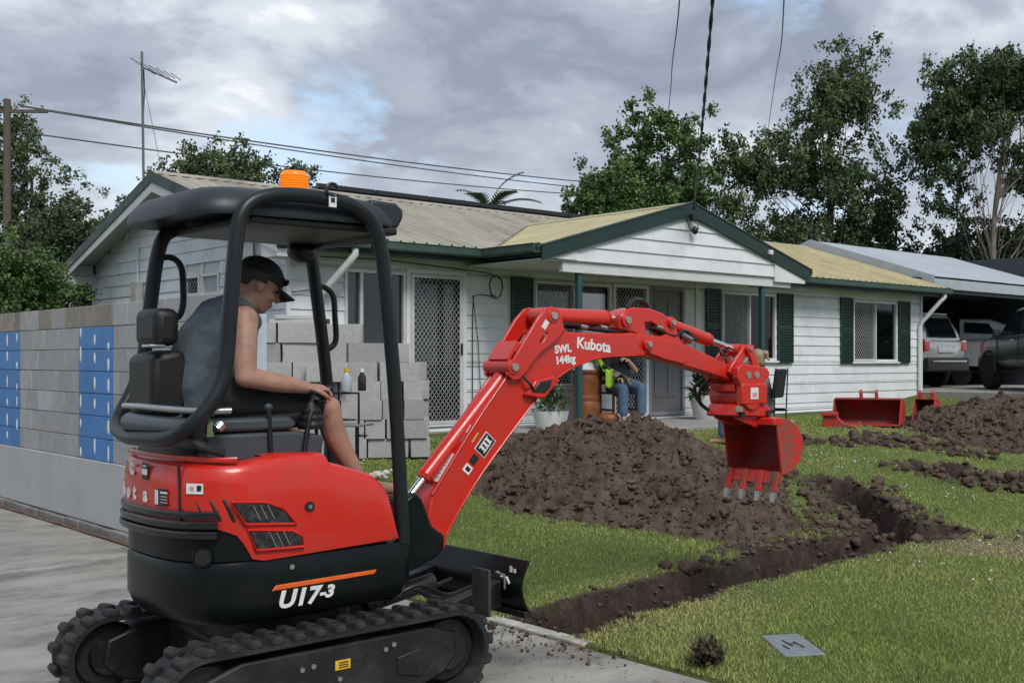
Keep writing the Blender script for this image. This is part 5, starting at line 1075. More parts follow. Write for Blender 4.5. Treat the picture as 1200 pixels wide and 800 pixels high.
# --- swing bracket and boom
MB().prism([(.44, .50), (.60, .50), (.78, .56), (.83, .60), (.83, .67), (.76, .72), (.70, .86), (.66, .90), (.60, .86), (.56, .74), (.44, .72)], -.14, -.075).build('swing_bracket', blkp, ex, bevel=.012)
MB().prism([(.44, .50), (.60, .50), (.78, .56), (.83, .60), (.83, .67), (.76, .72), (.70, .86), (.66, .90), (.60, .86), (.56, .74), (.44, .72)], .075, .14).build('swing_bracket', blkp, ex, bevel=.012)
MB().lathe([(.09, .46), (.10, .48), (.10, .76), (.09, .78)], (.50, 0, 0), 22).build('swing_post', blkp, ex, smooth=30)
BW = .072
boom_poly = [(.745, .62), (.762, .70), (.80, .868), (1.028, 1.177), (1.208, 1.395), (1.33, 1.53), (1.45, 1.635), (1.56, 1.69), (1.66, 1.713), (1.722, 1.709), (1.967, 1.706), (2.205, 1.714), (2.335, 1.70), (2.375, 1.66), (2.365, 1.61), (2.289, 1.581), (1.981, 1.57), (1.837, 1.545), (1.71, 1.502), (1.611, 1.45), (1.53, 1.375), (1.502, 1.343), (1.466, 1.34), (1.082, .933), (.880, .655), (.85, .595), (.81, .575), (.765, .585)]
boom = MB().prism(boom_poly, -BW, BW).build('boom', redp, ex, bevel=.010, bseg=2)
# welded edge flanges
fl1 = [(.80, .868), (1.028, 1.177), (1.208, 1.395), (1.33, 1.53), (1.45, 1.635), (1.56, 1.69), (1.66, 1.713)]
fl2 = [(2.289, 1.581), (1.981, 1.57), (1.837, 1.545), (1.71, 1.502), (1.611, 1.45)]
for fl in (fl1, fl2, [(1.466, 1.34), (1.082, .933), (.880, .655)]):
    for s in (-1, 1): MB().tube(spl([(x, s * (BW + .001), z) for x, z in fl], 4), .008, 6).build('weld_edge', redp, boom, smooth=60)
brk = [(1.245, 1.475), (1.292, 1.565), (1.455, 1.784), (1.515, 1.838), (1.56, 1.848), (1.605, 1.825), (1.625, 1.77), (1.64, 1.72), (1.58, 1.66), (1.46, 1.585), (1.37, 1.485), (1.33, 1.45), (1.28, 1.445)]
for s in (-1, 1): MB().prism(brk, s * .098 - .011, s * .098 + .011, holes=([(1.46, 1.655), (1.505, 1.705), (1.52, 1.70), (1.50, 1.665), (1.475, 1.64)],)).build('boom_bracket', redp, boom, bevel=.004)
MB().b2(1.33, 1.36, -.087, .087, 1.55, 1.60).build('bracket_tie', redp, boom); MB().box((1.30, 0, 1.60), (.02, .17, .12), rot=Matrix.Rotation(R(35), 3, 'Y')).build('bracket_tie', redp, boom)
def boss(x, z, w_, r_, parent, nm='pin_boss', m1=None): 
    b = MB().cyl((x, -w_, z), (x, w_, z), r_, seg=20).build(nm, m1 or redp, parent, smooth=30, bevel=.003); p = MB().lathe([(0, -w_ - .012), (r_ * .5, -w_ - .012), (r_ * .55, -w_ - .006), (r_ * .55, w_ + .006), (r_ * .5, w_ + .012), (0, w_ + .012)], (x, 0, z), 16, 'y').build('pin', pinm, b, smooth=30); return b
boss(.81, .633, .10, .058, boom); boss(1.287, 1.513, .115, .042, boom); boss(1.556, 1.796, .115, .040, boom); boss(2.304, 1.647, .10, .036, boom)
MB().cyl((.81, -.118, .633), (.81, .118, .633), .020, seg=14).build('pin_hole', black_d, boom)
# boom work light recess
lr = MB().prism([(1.37, 1.36), (1.43, 1.44), (1.56, 1.462), (1.605, 1.44), (1.53, 1.375), (1.50, 1.343), (1.46, 1.342)], -.115, -.07).build('light_box', redp, boom, bevel=.008)
MB().prism([(1.405, 1.375), (1.45, 1.43), (1.545, 1.445), (1.53, 1.40), (1.49, 1.37)], -.119, -.11).build('work_light', M('lamp_lens_dark', (.02, .022, .024), .15), lr, bevel=.004)
MB().tube(spl([(1.34, -.085, 1.50), (1.36, -.10, 1.46), (1.39, -.12, 1.42), (1.41, -.12, 1.39)], 4), .009, 6).build('lamp_cable', hose_m, lr)
MB().prism([(1.10, .995), (1.20, 1.09), (1.33, 1.25), (1.38, 1.36), (1.30, 1.29)], -.078, -.07).build('reinforcement', redp, boom, bevel=.004) if False else None
# lettering and stickers on the boom
text('Kubota', .088, white_d, boom, (1.885, -BW - .0015, 1.635), (1, 0, -.10), (0, 0, 1), 'brand_lettering', bold=.0025)
text('SWL', .060, white_d, boom, (1.655, -BW - .0015, 1.612), (1, 0, .10), (0, 0, 1), 'load_lettering', bold=.0025); text('144kg', .060, white_d, boom, (1.672, -BW - .0015, 1.552), (1, 0, .10), (0, 0, 1), 'load_lettering', bold=.0025)
bd = Vector((.655, 0, .756)).normalized(); rot_b = Matrix((bd, Vector((0, 1, 0)), bd.cross(Vector((0, 1, 0))))).transposed()
def bsticker(x, z, l_, h_, mat, dy=0., name='sticker'): return MB().box((x, -BW - .0015 - dy, z), (l_, .003, h_), rot=rot_b).build(name, mat, boom)
bsticker(1.125, 1.105, .115, .082, white_d); bsticker(1.125, 1.105, .107, .074, black_d, .001); bsticker(1.125, 1.107, .085, .045, white_d, .002)
for k in range(4): bsticker(1.100 + k * .017, 1.078 + k * .0195, .010, .034, black_d, .003)
for k in range(2): bsticker(1.128 + k * .012, 1.088 - k * .0, .06, .003, white_d, .002)
bsticker(1.015, .985, .045, .05, white_d); bsticker(1.015, .985, .022, .03, black_d, .001); bsticker(1.055, 1.032, .05, .042, black_d)
# labels on the face towards the cab
nf = Vector((-.79, 0, .61)).normalized(); rot_f = Matrix((bd, Vector((0, 1, 0)), bd.cross(Vector((0, 1, 0))))).transposed(); 
def fsticker(t, l_, w_, mat, dy=0., lift=.002): p = Vector((.80, 0, .868)) + (Vector((1.028, 0, 1.177)) - Vector((.80, 0, .868))) * t + Vector((-.8, 0, .6)) * lift; d_ = Vector((.594, 0, .8046)); rm_ = Matrix((d_, Vector((0, 1, 0)), d_.cross(Vector((0, 1, 0))))).transposed(); return MB().box((p.x, dy, p.z), (l_, w_, .003), rot=rm_).build('sticker', mat, boom)
fsticker(.42, .17, .11, M('label_pale', (.62, .63, .66), .5)); fsticker(.90, .05, .10, M('label_grey', (.25, .18, .18), .5)); fsticker(1.05, .05, .10, white_d); fsticker(1.05, .02, .03, black_d, -.01, .004)
for k in range(6): fsticker(.27 + k * .06, .004, .09, M('label_text', (.42, .42, .45), .5), 0, .0045)
MB().box((1.50, -.1105, 1.745), (.03, .003, .05), rot=Matrix.Rotation(R(35), 3, 'Y')).build('sticker', white_d, boom)
# boom cylinder
def ram(p0, p1, split, rb, rr_, name, parent, y=0.):
    a = Vector((p0[0], y, p0[1])); b = Vector((p1[0], y, p1[1])); d = (b - a).normalized(); m_ = a + (b - a) * split
    c = MB().cyl(a, m_, rb, seg=22).build(name, redp, parent, smooth=40, bevel=.004); MB().cyl(m_ - d * .002, m_ + d * .018, rb * 1.08, rb * .9, seg=22).build('gland', redp, c, smooth=40); MB().cyl(m_, b, rr_, seg=16).build('rod', chrome, c, smooth=40)
    for q in (a, b): MB().cyl(q + Vector((0, -.055, 0)), q + Vector((0, .055, 0)), rb * .95, seg=18).build('eye', redp, c, smooth=30)
    return c
bcy = ram((1.327, 1.50), (.655, .80), .775, .044, .021, 'boom_cylinder', ex)
MB().tube(spl([(1.25, -.045, 1.36), (1.16, -.055, 1.26), (1.07, -.055, 1.15)], 4), .014, 8).build('hose', hose_m, bcy); MB().tube([(1.085, -.055, 1.17), (1.045, -.055, 1.12)], .02, 8).build('hose_fitting', brass, bcy); MB().box((1.04, -.03, 1.10), (.05, .05, .05)).build('port', redp, bcy, bevel=.006)
ram((1.556, 1.796), (2.155, 1.795), .80, .050, .024, 'arm_cylinder', ex)
for k in range(3): MB().tube(spl([(1.60, -.03 + .03 * k, 1.735), (1.72, -.05 + .03 * k, 1.755 - .006 * k), (1.88, -.05 + .03 * k, 1.735), (2.1, -.04 + .03 * k, 1.722), (2.25, -.03 + .03 * k, 1.74)], 5), .011, 7).build('hose', hose_m, ex)
for x in (1.80, 1.95): MB().tube([(x, -.052, 1.744), (x + .05, -.052, 1.738)], .014, 8).build('hose_fitting', silv, ex)
# --- arm
arm_poly = [(2.09, 1.735), (2.10, 1.815), (2.14, 1.846), (2.212, 1.865), (2.339, 1.864), (2.456, 1.836), (2.537, 1.792), (2.58, 1.73), (2.605, 1.685), (2.643, 1.650), (3.089, 1.515), (3.148, 1.47), (3.14, 1.425), (3.089, 1.406), (2.974, 1.446), (2.62, 1.520), (2.456, 1.55), (2.33, 1.585), (2.24, 1.66), (2.17, 1.72)]
for s in (-1, 1): pass
arm = MB().prism(arm_poly, -.066, .066, holes=([(2.30, 1.775), (2.36, 1.78), (2.42, 1.758), (2.485, 1.712), (2.44, 1.697), (2.32, 1.702)],)).build('arm', redp, ex, bevel=.009)
MB().prism([(2.28, 1.655), (2.40, 1.68), (2.56, 1.66), (2.64, 1.62), (2.66, 1.55), (2.62, 1.525), (2.456, 1.555), (2.33, 1.59)], -.078, .078).build('arm_gusset', redp, arm, bevel=.006)
boss(2.143, 1.787, .085, .042, arm); boss(2.522, 1.781, .085, .032, arm); boss(2.31, 1.645, .088, .040, arm); boss(3.115, 1.467, .085, .040, arm)
MB().tube(spl([(2.2, -.02, 1.86), (2.24, -.02, 1.905), (2.32, -.02, 1.91), (2.37, -.02, 1.87)], 5), .016, 8).build('hose', hose_m, arm)
for k in range(3): MB().tube(spl([(2.30, -.03 + .03 * k, 1.74), (2.40, -.05 + .03 * k, 1.745), (2.55, -.06 + .03 * k, 1.70), (2.66, -.05, 1.735 - .02 * k), (2.78, -.04, 1.68)], 5), .010, 7).build('hose', hose_m, arm)
for p, q in (((2.40, -.06, 1.755), (2.45, -.06, 1.745)), ((2.62, -.07, 1.71), (2.70, -.07, 1.68))): MB().cyl(p, q, .014, seg=8).build('hose_fitting', silv, arm)
ram((2.522, 1.781), (3.19, 1.618), .60, .042, .021, 'bucket_cylinder', ex)
MB().b2(2.70, 2.76, -.02, .02, 1.655, 1.70).build('cylinder_port', redp, arm, bevel=.004)
for s in (-1, 1):
    MB().prism([(3.02, 1.475), (3.05, 1.52), (3.13, 1.60), (3.17, 1.645), (3.22, 1.645), (3.235, 1.61), (3.18, 1.56), (3.09, 1.47), (3.06, 1.45)], s * .088 - .010, s * .088 + .010).build('side_link', redp, arm, bevel=.005)
    MB().prism([(3.17, 1.62), (3.19, 1.655), (3.235, 1.65), (3.26, 1.58), (3.31, 1.49), (3.31, 1.44), (3.27, 1.43), (3.235, 1.47), (3.22, 1.54)], s * .112 - .012, s * .112 + .012).build('bucket_link', redp, arm, bevel=.005)
boss(3.20, 1.625, .125, .026, arm, 'link_pin', redp); MB().tube([(3.02 + .03 * math.cos(t), -.05, 1.60 + .018 * math.sin(t)) for t in [k * .6 for k in range(11)]], .009, 6).build('hose', hose_m, arm)
# --- tilting hitch
hi = MB(); hi.prism([(3.05, 1.50), (3.10, 1.53), (3.34, 1.50), (3.37, 1.47), (3.36, 1.44), (3.32, 1.41), (3.32, 1.36), (3.08, 1.38), (3.04, 1.44)], -.15, -.10)
hitch = hi.build('tilt_hitch', redp, ex, bevel=.008); MB().prism([(3.05, 1.50), (3.10, 1.53), (3.34, 1.50), (3.37, 1.47), (3.36, 1.44), (3.32, 1.41), (3.32, 1.36), (3.08, 1.38), (3.04, 1.44)], .10, .15).build('hitch_plate', redp, hitch, bevel=.008)
MB().b2(3.06, 3.345, -.10, .10, 1.345, 1.40).build('hitch_body', redp, hitch, bevel=.01)
MB().lathe([(.0, -.155), (.085, -.155), (.092, -.145), (.092, .145), (.085, .155), (0, .155)], (3.19, 0, 1.315), 28, 'x' if False else 'y').build('tilt_actuator', redp, hitch, smooth=30)
MB().b2(3.08, 3.335, -.158, -.10, 1.26, 1.40).build('actuator_cover', redp, hitch, bevel=.012)
st_ = MB().box((3.20, -.1595, 1.335), (.075, .003, .075)).build('sticker', white_d, hitch); MB().box((3.20, -.1615, 1.325), (.045, .002, .03)).build('sticker_print', pnk_d, hitch)
MB().prism([(3.04, 1.19), (3.40, 1.17), (3.40, 1.23), (3.34, 1.265), (3.08, 1.265)], -.135, .135).build('hitch_frame', redp, hitch, bevel=.012)
for x in (3.155, 3.235): MB().cyl((x, -.155, 1.455), (x, .155, 1.455), .024, seg=16).build('hitch_pin', pinm, hitch)
for x, z in ((3.10, 1.20), (3.36, 1.20)): MB().cyl((x, -.15, z), (x, .15, z), .020, seg=14).build('lock_pin', dirtyb, hitch)
MB().box((3.07, -.14, 1.235), (.035, .03, .035)).build('lock_valve', pinm, hitch)
for s in (0, 1): MB().tube(spl([(2.99, .04 + .06 * s, 1.43), (2.96, .1 + .06 * s, 1.36), (3.0, .14, 1.27), (3.06, .12, 1.22)], 5), .012, 7).build('hose', hose_m, hitch)
# --- digging bucket: mouth towards the cab, teeth down
bkt = thing('digging_bucket_part', None, None); bkt.parent = ex; bkt.name = 'digging_bucket'
for k_ in ('label', 'category'):
    if k_ in bkt: del bkt[k_]
bucket(bkt, [(3.33, 1.125), (3.36, 1.165), (3.45, 1.16), (3.55, 1.11), (3.60, 1.03), (3.605, .95), (3.57, .875), (3.50, .815), (3.385, .79)], .47, 4, (-.35, -.94), ((-.09, .09), [(3.10, 1.165), (3.06, 1.20), (3.09, 1.225), (3.38, 1.225), (3.44, 1.17), (3.40, 1.14), (3.30, 1.10)]))
MB().prism([(3.285, 1.125), (3.30, 1.17), (3.37, 1.175), (3.38, 1.12)], -.245, .245).build('mouth_bar', redp, bkt, bevel=.006)

# ------------------------------------------------------------------ people
skin = M('skin', (.40, .225, .165), .5, var=.22, scale=14, bump=.12, bscale=60, dirt=(.38, .165, .12), dirt_amt=.5, dirt_scale=7, sss=.05); skin2 = M('skin_fair', (.46, .27, .20), .5, var=.10, scale=9, sss=.08)
def limb(m, pts, rad, seg=14):
    m.tube(spl(pts, 4), [r_ for r_ in np.interp(np.linspace(0, len(pts) - 1, (len(pts) - 1) * 4 + 1), range(len(pts)), rad)], seg)
    m.ell(pts[0], (rad[0],) * 3, 12, 8); m.ell(pts[-1], (rad[-1],) * 3, 12, 8)
def hand(m, w_, d, n, side, curl=.9, s=1.):
    """w_: wrist, d: towards the knuckles, n: back-of-hand normal, side: +1 thumb on d x n side"""
    w_ = Vector(w_); d = Vector(d).normalized(); n = Vector(n); n = (n - d * n.dot(d)).normalized(); t = d.cross(n) * side
    c = w_ + d * .045 * s; rm = Matrix((d, t, n)).transposed(); m.ell(c, (.052 * s, .040 * s, .018 * s), 14, 8, rm)
    for k, (o_, L) in enumerate(((.028, .070), (.010, .078), (-.009, .072), (-.027, .058))):
        b = w_ + d * .088 * s + t * o_ * s; p = b; a = .25; pts = [w_ + d * .05 * s + t * o_ * .8 * s, b]
        for q in range(3): a += curl * (.75 if q == 0 else .9); p = p + (d * math.cos(a) - n * math.sin(a)) * L * s * (.42, .33, .25)[q]; pts.append(p)
        m.tube(pts, [.011 * s, .0105 * s, .0095 * s, .0088 * s, .007 * s], 8); m.ell(pts[-1], (.007 * s,) * 3, 8, 6)
    b = w_ + d * .02 * s + t * .028 * s; pts = [b, b + (d * .6 + t * .7 - n * .2).normalized() * .035 * s, b + (d * .6 + t * .7 - n * .2).normalized() * .035 * s + (d * .9 + t * .1 - n * .5).normalized() * .032 * s, b + (d * .6 + t * .7 - n * .2).normalized() * .035 * s + (d * .9 - t * .05 - n * .6).normalized() * .055 * s]
    m.tube(pts, [.014 * s, .0125 * s, .011 * s, .008 * s], 8); m.ell(pts[-1], (.008 * s,) * 3, 8, 6)
def head(m, c, R3, s=1.):
    """R3: columns = forward, left, up"""
    c = Vector(c)
    def P(x, y, z): return c + R3 @ (Vector((x, y, z)) * s)
    m.ell(P(-.012, 0, .025), (.098 * s, .076 * s, .10 * s), 18, 12, R3); m.ell(P(.012, 0, -.035), (.076 * s, .062 * s, .085 * s), 16, 10, R3); m.ell(P(.045, 0, -.088), (.034 * s, .036 * s, .028 * s), 12, 8, R3)
    m.tube([P(.088, 0, .012), P(.106, 0, -.022), P(.098, 0, -.034)], [.010 * s, .0155 * s, .012 * s], 8)
    m.ell(P(.080, 0, -.056), (.016 * s, .026 * s, .007 * s), 10, 6, R3); m.ell(P(.078, 0, -.069), (.015 * s, .023 * s, .008 * s), 10, 6, R3); m.ell(P(.080, 0, .026), (.015 * s, .055 * s, .012 * s), 10, 6, R3)
    for q in (-1, 1): m.ell(P(-.012, q * .078, -.008), (.022 * s, .010 * s, .034 * s), 10, 8, R3); m.ell(P(.05, q * .042, -.03), (.03 * s, .022 * s, .025 * s), 10, 6, R3)
def face_bits(parent, c, R3, s=1.):
    c = Vector(c)
    for q in (-1, 1):
        e = MB().ell(c + R3 @ Vector((.081, q * .031, .006)) * s, (.007 * s, .014 * s, .006 * s), 10, 6, R3).build('eye', M('eye_dark', (.03, .02, .018), .25), parent, smooth=60)
def rm_obj(m, name, mat, parent, vox=.007, it=4):
    o = m.build(name, mat, parent, fix=False); r_ = o.modifiers.new('remesh', 'REMESH'); r_.mode = 'VOXEL'; r_.voxel_size = vox; r_.use_smooth_shade = True; sm = o.modifiers.new('smooth', 'SMOOTH'); sm.iterations = it; sm.factor = .5; return o
def frame_of(fwd, up):
    f = Vector(fwd).normalized(); u = Vector(up); u = (u - f * u.dot(f)).normalized(); return Matrix((f, u.cross(f), u)).transposed()

# --- operator on the seat
op = thing('person', 'person in black cap, dark sleeveless shirt and black shorts driving the excavator', 'person', (EXO[0], EXO[1], 0), RZ)
b = MB(); hc = (-.078, 0, 1.888); HR = frame_of((.90, -.10, -.42), (.42, 0, .90))
head(b, hc, HR); limb(b, [(-.20, 0, 1.76), (-.125, 0, 1.83), (-.09, 0, 1.86)], [.066, .058, .056])
SPINE = [(-.315, 1.345, .14, .175), (-.335, 1.44, .142, .172), (-.328, 1.54, .130, .165), (-.292, 1.645, .120, .168), (-.242, 1.732, .098, .158), (-.200, 1.785, .072, .118), (-.172, 1.812, .05, .07)]
def torso(m, g):
    rs = []
    for k, (x, z, rx, ry) in enumerate(SPINE):
        p0 = SPINE[max(0, k - 1)]; p1 = SPINE[min(len(SPINE) - 1, k + 1)]; d = Vector((p1[0] - p0[0], 0, p1[1] - p0[1])).normalized(); f = Vector((0, 1, 0)).cross(d)
        rs.append([Vector((x, 0, z)) + f * (rx + g) * math.copysign(abs(math.cos(t)) ** .8, math.cos(t)) + Vector((0, 1, 0)) * (ry + g) * math.copysign(abs(math.sin(t)) ** .8, math.sin(t)) for t in [2 * math.pi * q / 28 for q in range(28)]])
    m.rings(rs)
torso(b, -.016); b.ell((-.235, 0, 1.735), (.07, .19, .05), 14, 8)
for q in (-1, 1):
    knee = (.185, -.15, 1.325) if q < 0 else (.17, .16, 1.325); ank = (.352, -.135, .985) if q < 0 else (.28, .16, .965)
    limb(b, [(-.30, q * .095, 1.39), (-.05, q * .125, 1.375), knee], [.098, .085, .060]); k = Vector(knee); a = Vector(ank)
    limb(b, [knee, tuple(k + (a - k) * .35 + Vector((-.018, 0, -.01))), ank], [.058, .056, .036]); toe = a + Vector((.17, -.01, -.055))
    limb(b, [tuple(a + Vector((-.03, 0, -.03))), tuple(a + Vector((.07, 0, -.045))), tuple(toe)], [.036, .036, .026])
limb(b, [(-.235, -.195, 1.725), (-.25, -.235, 1.60), (-.258, -.262, 1.478)], [.062, .052, .044]); limb(b, [(-.258, -.262, 1.478), (-.12, -.262, 1.452), (.015, -.268, 1.430)], [.045, .043, .028])
hand(b, (.02, -.268, 1.430), (1, -.06, -.08), (.1, -.2, 1), 1, .85)
limb(b, [(-.235, .195, 1.725), (-.24, .25, 1.60), (-.22, .29, 1.478)], [.062, .052, .044]); limb(b, [(-.22, .29, 1.478), (-.1, .31, 1.455), (.02, .325, 1.435)], [.045, .043, .028])
hand(b, (.02, .325, 1.435), (1, .06, -.08), (.1, .2, 1), -1, .85)
body = rm_obj(b, 'body', skin, op, .0062, 3); face_bits(op, hc, HR)
s_ = MB()
torso(s_, .004)
for q in (-1, 1): limb(s_, [(-.30, q * .10, 1.715), (-.235, q * .118, 1.79), (-.165, q * .11, 1.72)], [.05, .046, .05])
shirt = M('charcoal_singlet', (.062, .085, .105), .85, var=.3, scale=12, bump=.8, bscale=24, dirt=(.14, .165, .18), dirt_amt=.35, dirt_scale=9); rm_obj(s_, 'singlet', shirt, op, .008, 6)
for q in (-1, 1): MB().tube(spl([(-.235, q * .165, 1.79), (-.165, q * .172, 1.70), (-.20, q * .178, 1.60), (-.30, q * .172, 1.54)], 5), .006, 6).build('armhole_binding', black_d, op, smooth=60)
rr_ = random.Random(2); dots = MB()
for k in range(30):
    t = rr_.random(); dots.ell((-.425 + .19 * t + rr_.gauss(0, .012), -.10 + rr_.gauss(0, .03), 1.655 + .14 * t + rr_.gauss(0, .012)), (.010, .005, .005), 6, 4)
p_ = MB(); p_.ell((-.31, 0, 1.385), (.155, .18, .10), 16, 10)
for q in (-1, 1): limb(p_, [(-.30, q * .10, 1.385), (-.08, q * .125, 1.372), (.085, q * .148, 1.345)], [.112, .103, .086])
rm_obj(p_, 'shorts', M('black_shorts', (.012, .013, .015), .85, var=.2, bump=.4, bscale=30), op, .008, 5)
cm = M('cap_black', (.008, .008, .009), .75, bump=.2, bscale=120)
cp = MB(); C = Vector(hc); cp.ell(C + HR @ Vector((-.012, 0, .055)), (.110, .088, .088), 22, 14, HR)
cap = MB(); rs = []
for i in range(9):
    t = math.pi / 2 * i / 8; rs.append([C + HR @ Vector((-.010 + .112 * math.cos(t) * math.cos(u), .088 * math.cos(t) * math.sin(u), .030 + .105 * math.sin(t) ** .9)) for u in [2 * math.pi * k / 26 for k in range(26)]])
cap.rings(rs); cp_o = cap.build('cap', cm, op, smooth=60)
v_, f_ = cloth(10, 14, lambda a, b: tuple(C + HR @ Vector((.070 + .105 * a * (1 - .35 * (2 * b - 1) ** 2) , (2 * b - 1) * .074, .036 - .020 * a - .022 * (2 * b - 1) ** 2))))
bill = MB().add(v_, f_).build('cap_bill', cm, cp_o, smooth=60, fix=False); bill.modifiers.new('t', 'SOLIDIFY').thickness = .006
sg = MB(); 
for q in (-1, 1): sg.ell(C + HR @ Vector((.098, q * .034, .062)), (.010, .030, .018), 12, 8, HR)
sg.tube([C + HR @ Vector((.06, -.09, .062)), C + HR @ Vector((.10, -.05, .068)), C + HR @ Vector((.108, 0, .068)), C + HR @ Vector((.10, .05, .068)), C + HR @ Vector((.06, .09, .062))], .005, 6)
sg.build('sunglasses', M('sunglass_lens', (.01, .01, .011), .08), cp_o, smooth=60, fix=False)
hr = MB(); rs = []
for i in range(6):
    t = i / 5; rs.append([C + HR @ Vector((-.020 + .095 * math.cos(u), .0795 * math.sin(u), .05 - .085 * t * (1 if abs(u - math.pi) < 1.1 else .55))) for u in [math.pi * .42 + math.pi * 1.16 * k / 18 for k in range(19)]])
hm = MB(); n_ = 19; hm.add([p for r_ in rs for p in r_], [(i * n_ + k, i * n_ + k + 1, (i + 1) * n_ + k + 1, (i + 1) * n_ + k) for i in range(5) for k in range(n_ - 1)]); ho = hm.build('hair', M('dark_hair', (.02, .013, .009), .6, var=.3, scale=40), op, smooth=60, fix=False); ho.modifiers.new('t', 'SOLIDIFY').thickness = .012
for dx, q in ((.352, -.135), (.28, .16)):
    z = .985 if q < 0 else .965; MB().prism([(dx - .07, z - .085), (dx + .08, z - .092), (dx + .205, z - .095), (dx + .205, z - .082), (dx + .08, z - .078), (dx - .07, z - .07)], q - .045, q + .042).build('sandal', M('sandal_brown', (.10, .055, .035), .7), op, bevel=.006)
MB().b2(.24, .56, -.195, .24, .84, .878).build('foot_rest', blkp, ex, bevel=.006)

# --- seated person on the porch
def seated(name, label, loc, rz, seat_h, top_m, leg_m, skin_m, arm_pose, lean=.02, headup=0., sleeve=True, jeans=True, hair_m=None, bun=False):
    o = thing(name, label, 'person', loc, rz); b = MB(); z = seat_h + .09
    hc = (.05 + lean, 0, z + .74); HRm = frame_of((1, .05, -.12 + headup), (0, 0, 1)); head(b, hc, HRm)
    limb(b, [(.0 + lean, 0, z + .50), (.02 + lean, 0, z + .60), (.035 + lean, 0, z + .68)], [.07, .055, .052]); limb(b, [(0, 0, z), (.0, 0, z + .2), (lean, 0, z + .42)], [.15, .135, .13], 16); b.ell((lean, 0, z + .40), (.11, .18, .14), 16, 10); b.ell((lean, 0, z + .49), (.07, .185, .05), 14, 8)
    for q in (-1, 1):
        limb(b, [(0, q * .1, z), (.22, q * .13, z + .01), (.43, q * .15, z - .02)], [.10, .09, .064]); limb(b, [(.43, q * .15, z - .02), (.43, q * .15, z - .2), (.44, q * .15, .09)], [.062, .058, .038]); limb(b, [(.40, q * .15, .05), (.50, q * .155, .045), (.60, q * .16, .035)], [.036, .036, .026])
    for q in (-1, 1):
        e, w_, hd = arm_pose[q]; sh_ = (lean, q * .20, z + .47); limb(b, [sh_, tuple((Vector(sh_) + Vector(e)) / 2 + Vector((-.01, q * .01, 0))), e], [.06, .054, .044]); limb(b, [e, tuple((Vector(e) + Vector(w_)) / 2), w_], [.044, .042, .030]); hand(b, w_, hd, (.3, 0, 1), -q, .6)
    rm_obj(b, 'body', skin_m, o, .009, 3); face_bits(o, hc, HRm)
    s_ = MB(); s_.ell((lean, 0, z + .39), (.135, .195, .16), 16, 10); limb(s_, [(0, 0, z + .02), (.0, 0, z + .2), (lean, 0, z + .40)], [.175, .165, .15], 16); s_.ell((lean, 0, z + .49), (.085, .19, .06), 14, 8)
    if sleeve:
        for q in (-1, 1): e = Vector(arm_pose[q][0]); sh_ = Vector((lean, q * .20, z + .47)); limb(s_, [tuple(sh_), tuple(sh_ + (e - sh_) * .7)], [.077, .075])
    rm_obj(s_, 'top', top_m, o, .012, 5)
    p_ = MB(); p_.ell((0, 0, z), (.17, .19, .11), 16, 10)
    for q in (-1, 1):
        limb(p_, [(0, q * .1, z), (.22, q * .13, z + .01), (.43, q * .15, z - .02)], [.115, .105, .082]); limb(p_, [(.43, q * .15, z - .02), (.43, q * .15, z - .2), (.435, q * .15, .17)], [.08, .076, .066])
    rm_obj(p_, 'jeans', leg_m, o, .012, 5)
    C = Vector(hc); h = MB(); h.ell(C + HRm @ Vector((-.03, 0, .035)), (.10, .088, .10), 16, 10, HRm); h.ell(C + HRm @ Vector((-.055, 0, -.02)), (.065, .078, .08), 12, 8, HRm)
    if bun: h.ell(C + HRm @ Vector((-.13, 0, .06)), (.05, .05, .045), 12, 8, HRm); limb(h, [tuple(C + HRm @ Vector((-.13, 0, .05))), tuple(C + HRm @ Vector((-.17, 0, -.02)))], [.03, .015])
    rm_obj(h, 'hair', hair_m, o, .009, 2); return o
tee = M('black_tshirt', (.011, .012, .016), .85, var=.2, bump=.3, bscale=40); jean = M('blue_denim', (.075, .13, .21), .85, var=.25, scale=18, bump=.3, bscale=90)
PL = (-.96, 16.85, .62); PRZ = R(-58)
seated('person', 'person in black t-shirt and blue jeans sitting on the porch chair', PL, PRZ, .45, tee, jean, skin2, {-1: ((.12, -.27, .80), (.34, -.17, .68), (.9, .1, -.2)), 1: ((.10, .24, .78), (.20, .05, .93), (.3, -.8, .3))}, hair_m=M('brown_hair', (.06, .035, .02), .6, var=.3, scale=30))
ch = thing('wooden_chair', 'brown timber chair under the seated person on the porch', 'chair', PL, PRZ); cw = M('chair_timber', (.17, .06, .03), .45, var=.2, scale=10)
MB().b2(-.22, .24, -.22, .22, .43, .46).build('seat', cw, ch, bevel=.008)
for x in (-.2, .21):
    for y in (-.19, .19): MB().box((x, y, .215 if x > 0 else .45), (.035, .035, .43 if x > 0 else .9)).build('leg', cw, ch, bevel=.004)
for y in (-.19, .19): MB().box((0, y, .2), (.38, .02, .03)).build('stretcher', cw, ch)
for z in (.6, .72, .84): MB().box((-.2, 0, z), (.018, .36, .06)).build('back_slat', cw, ch, bevel=.004)
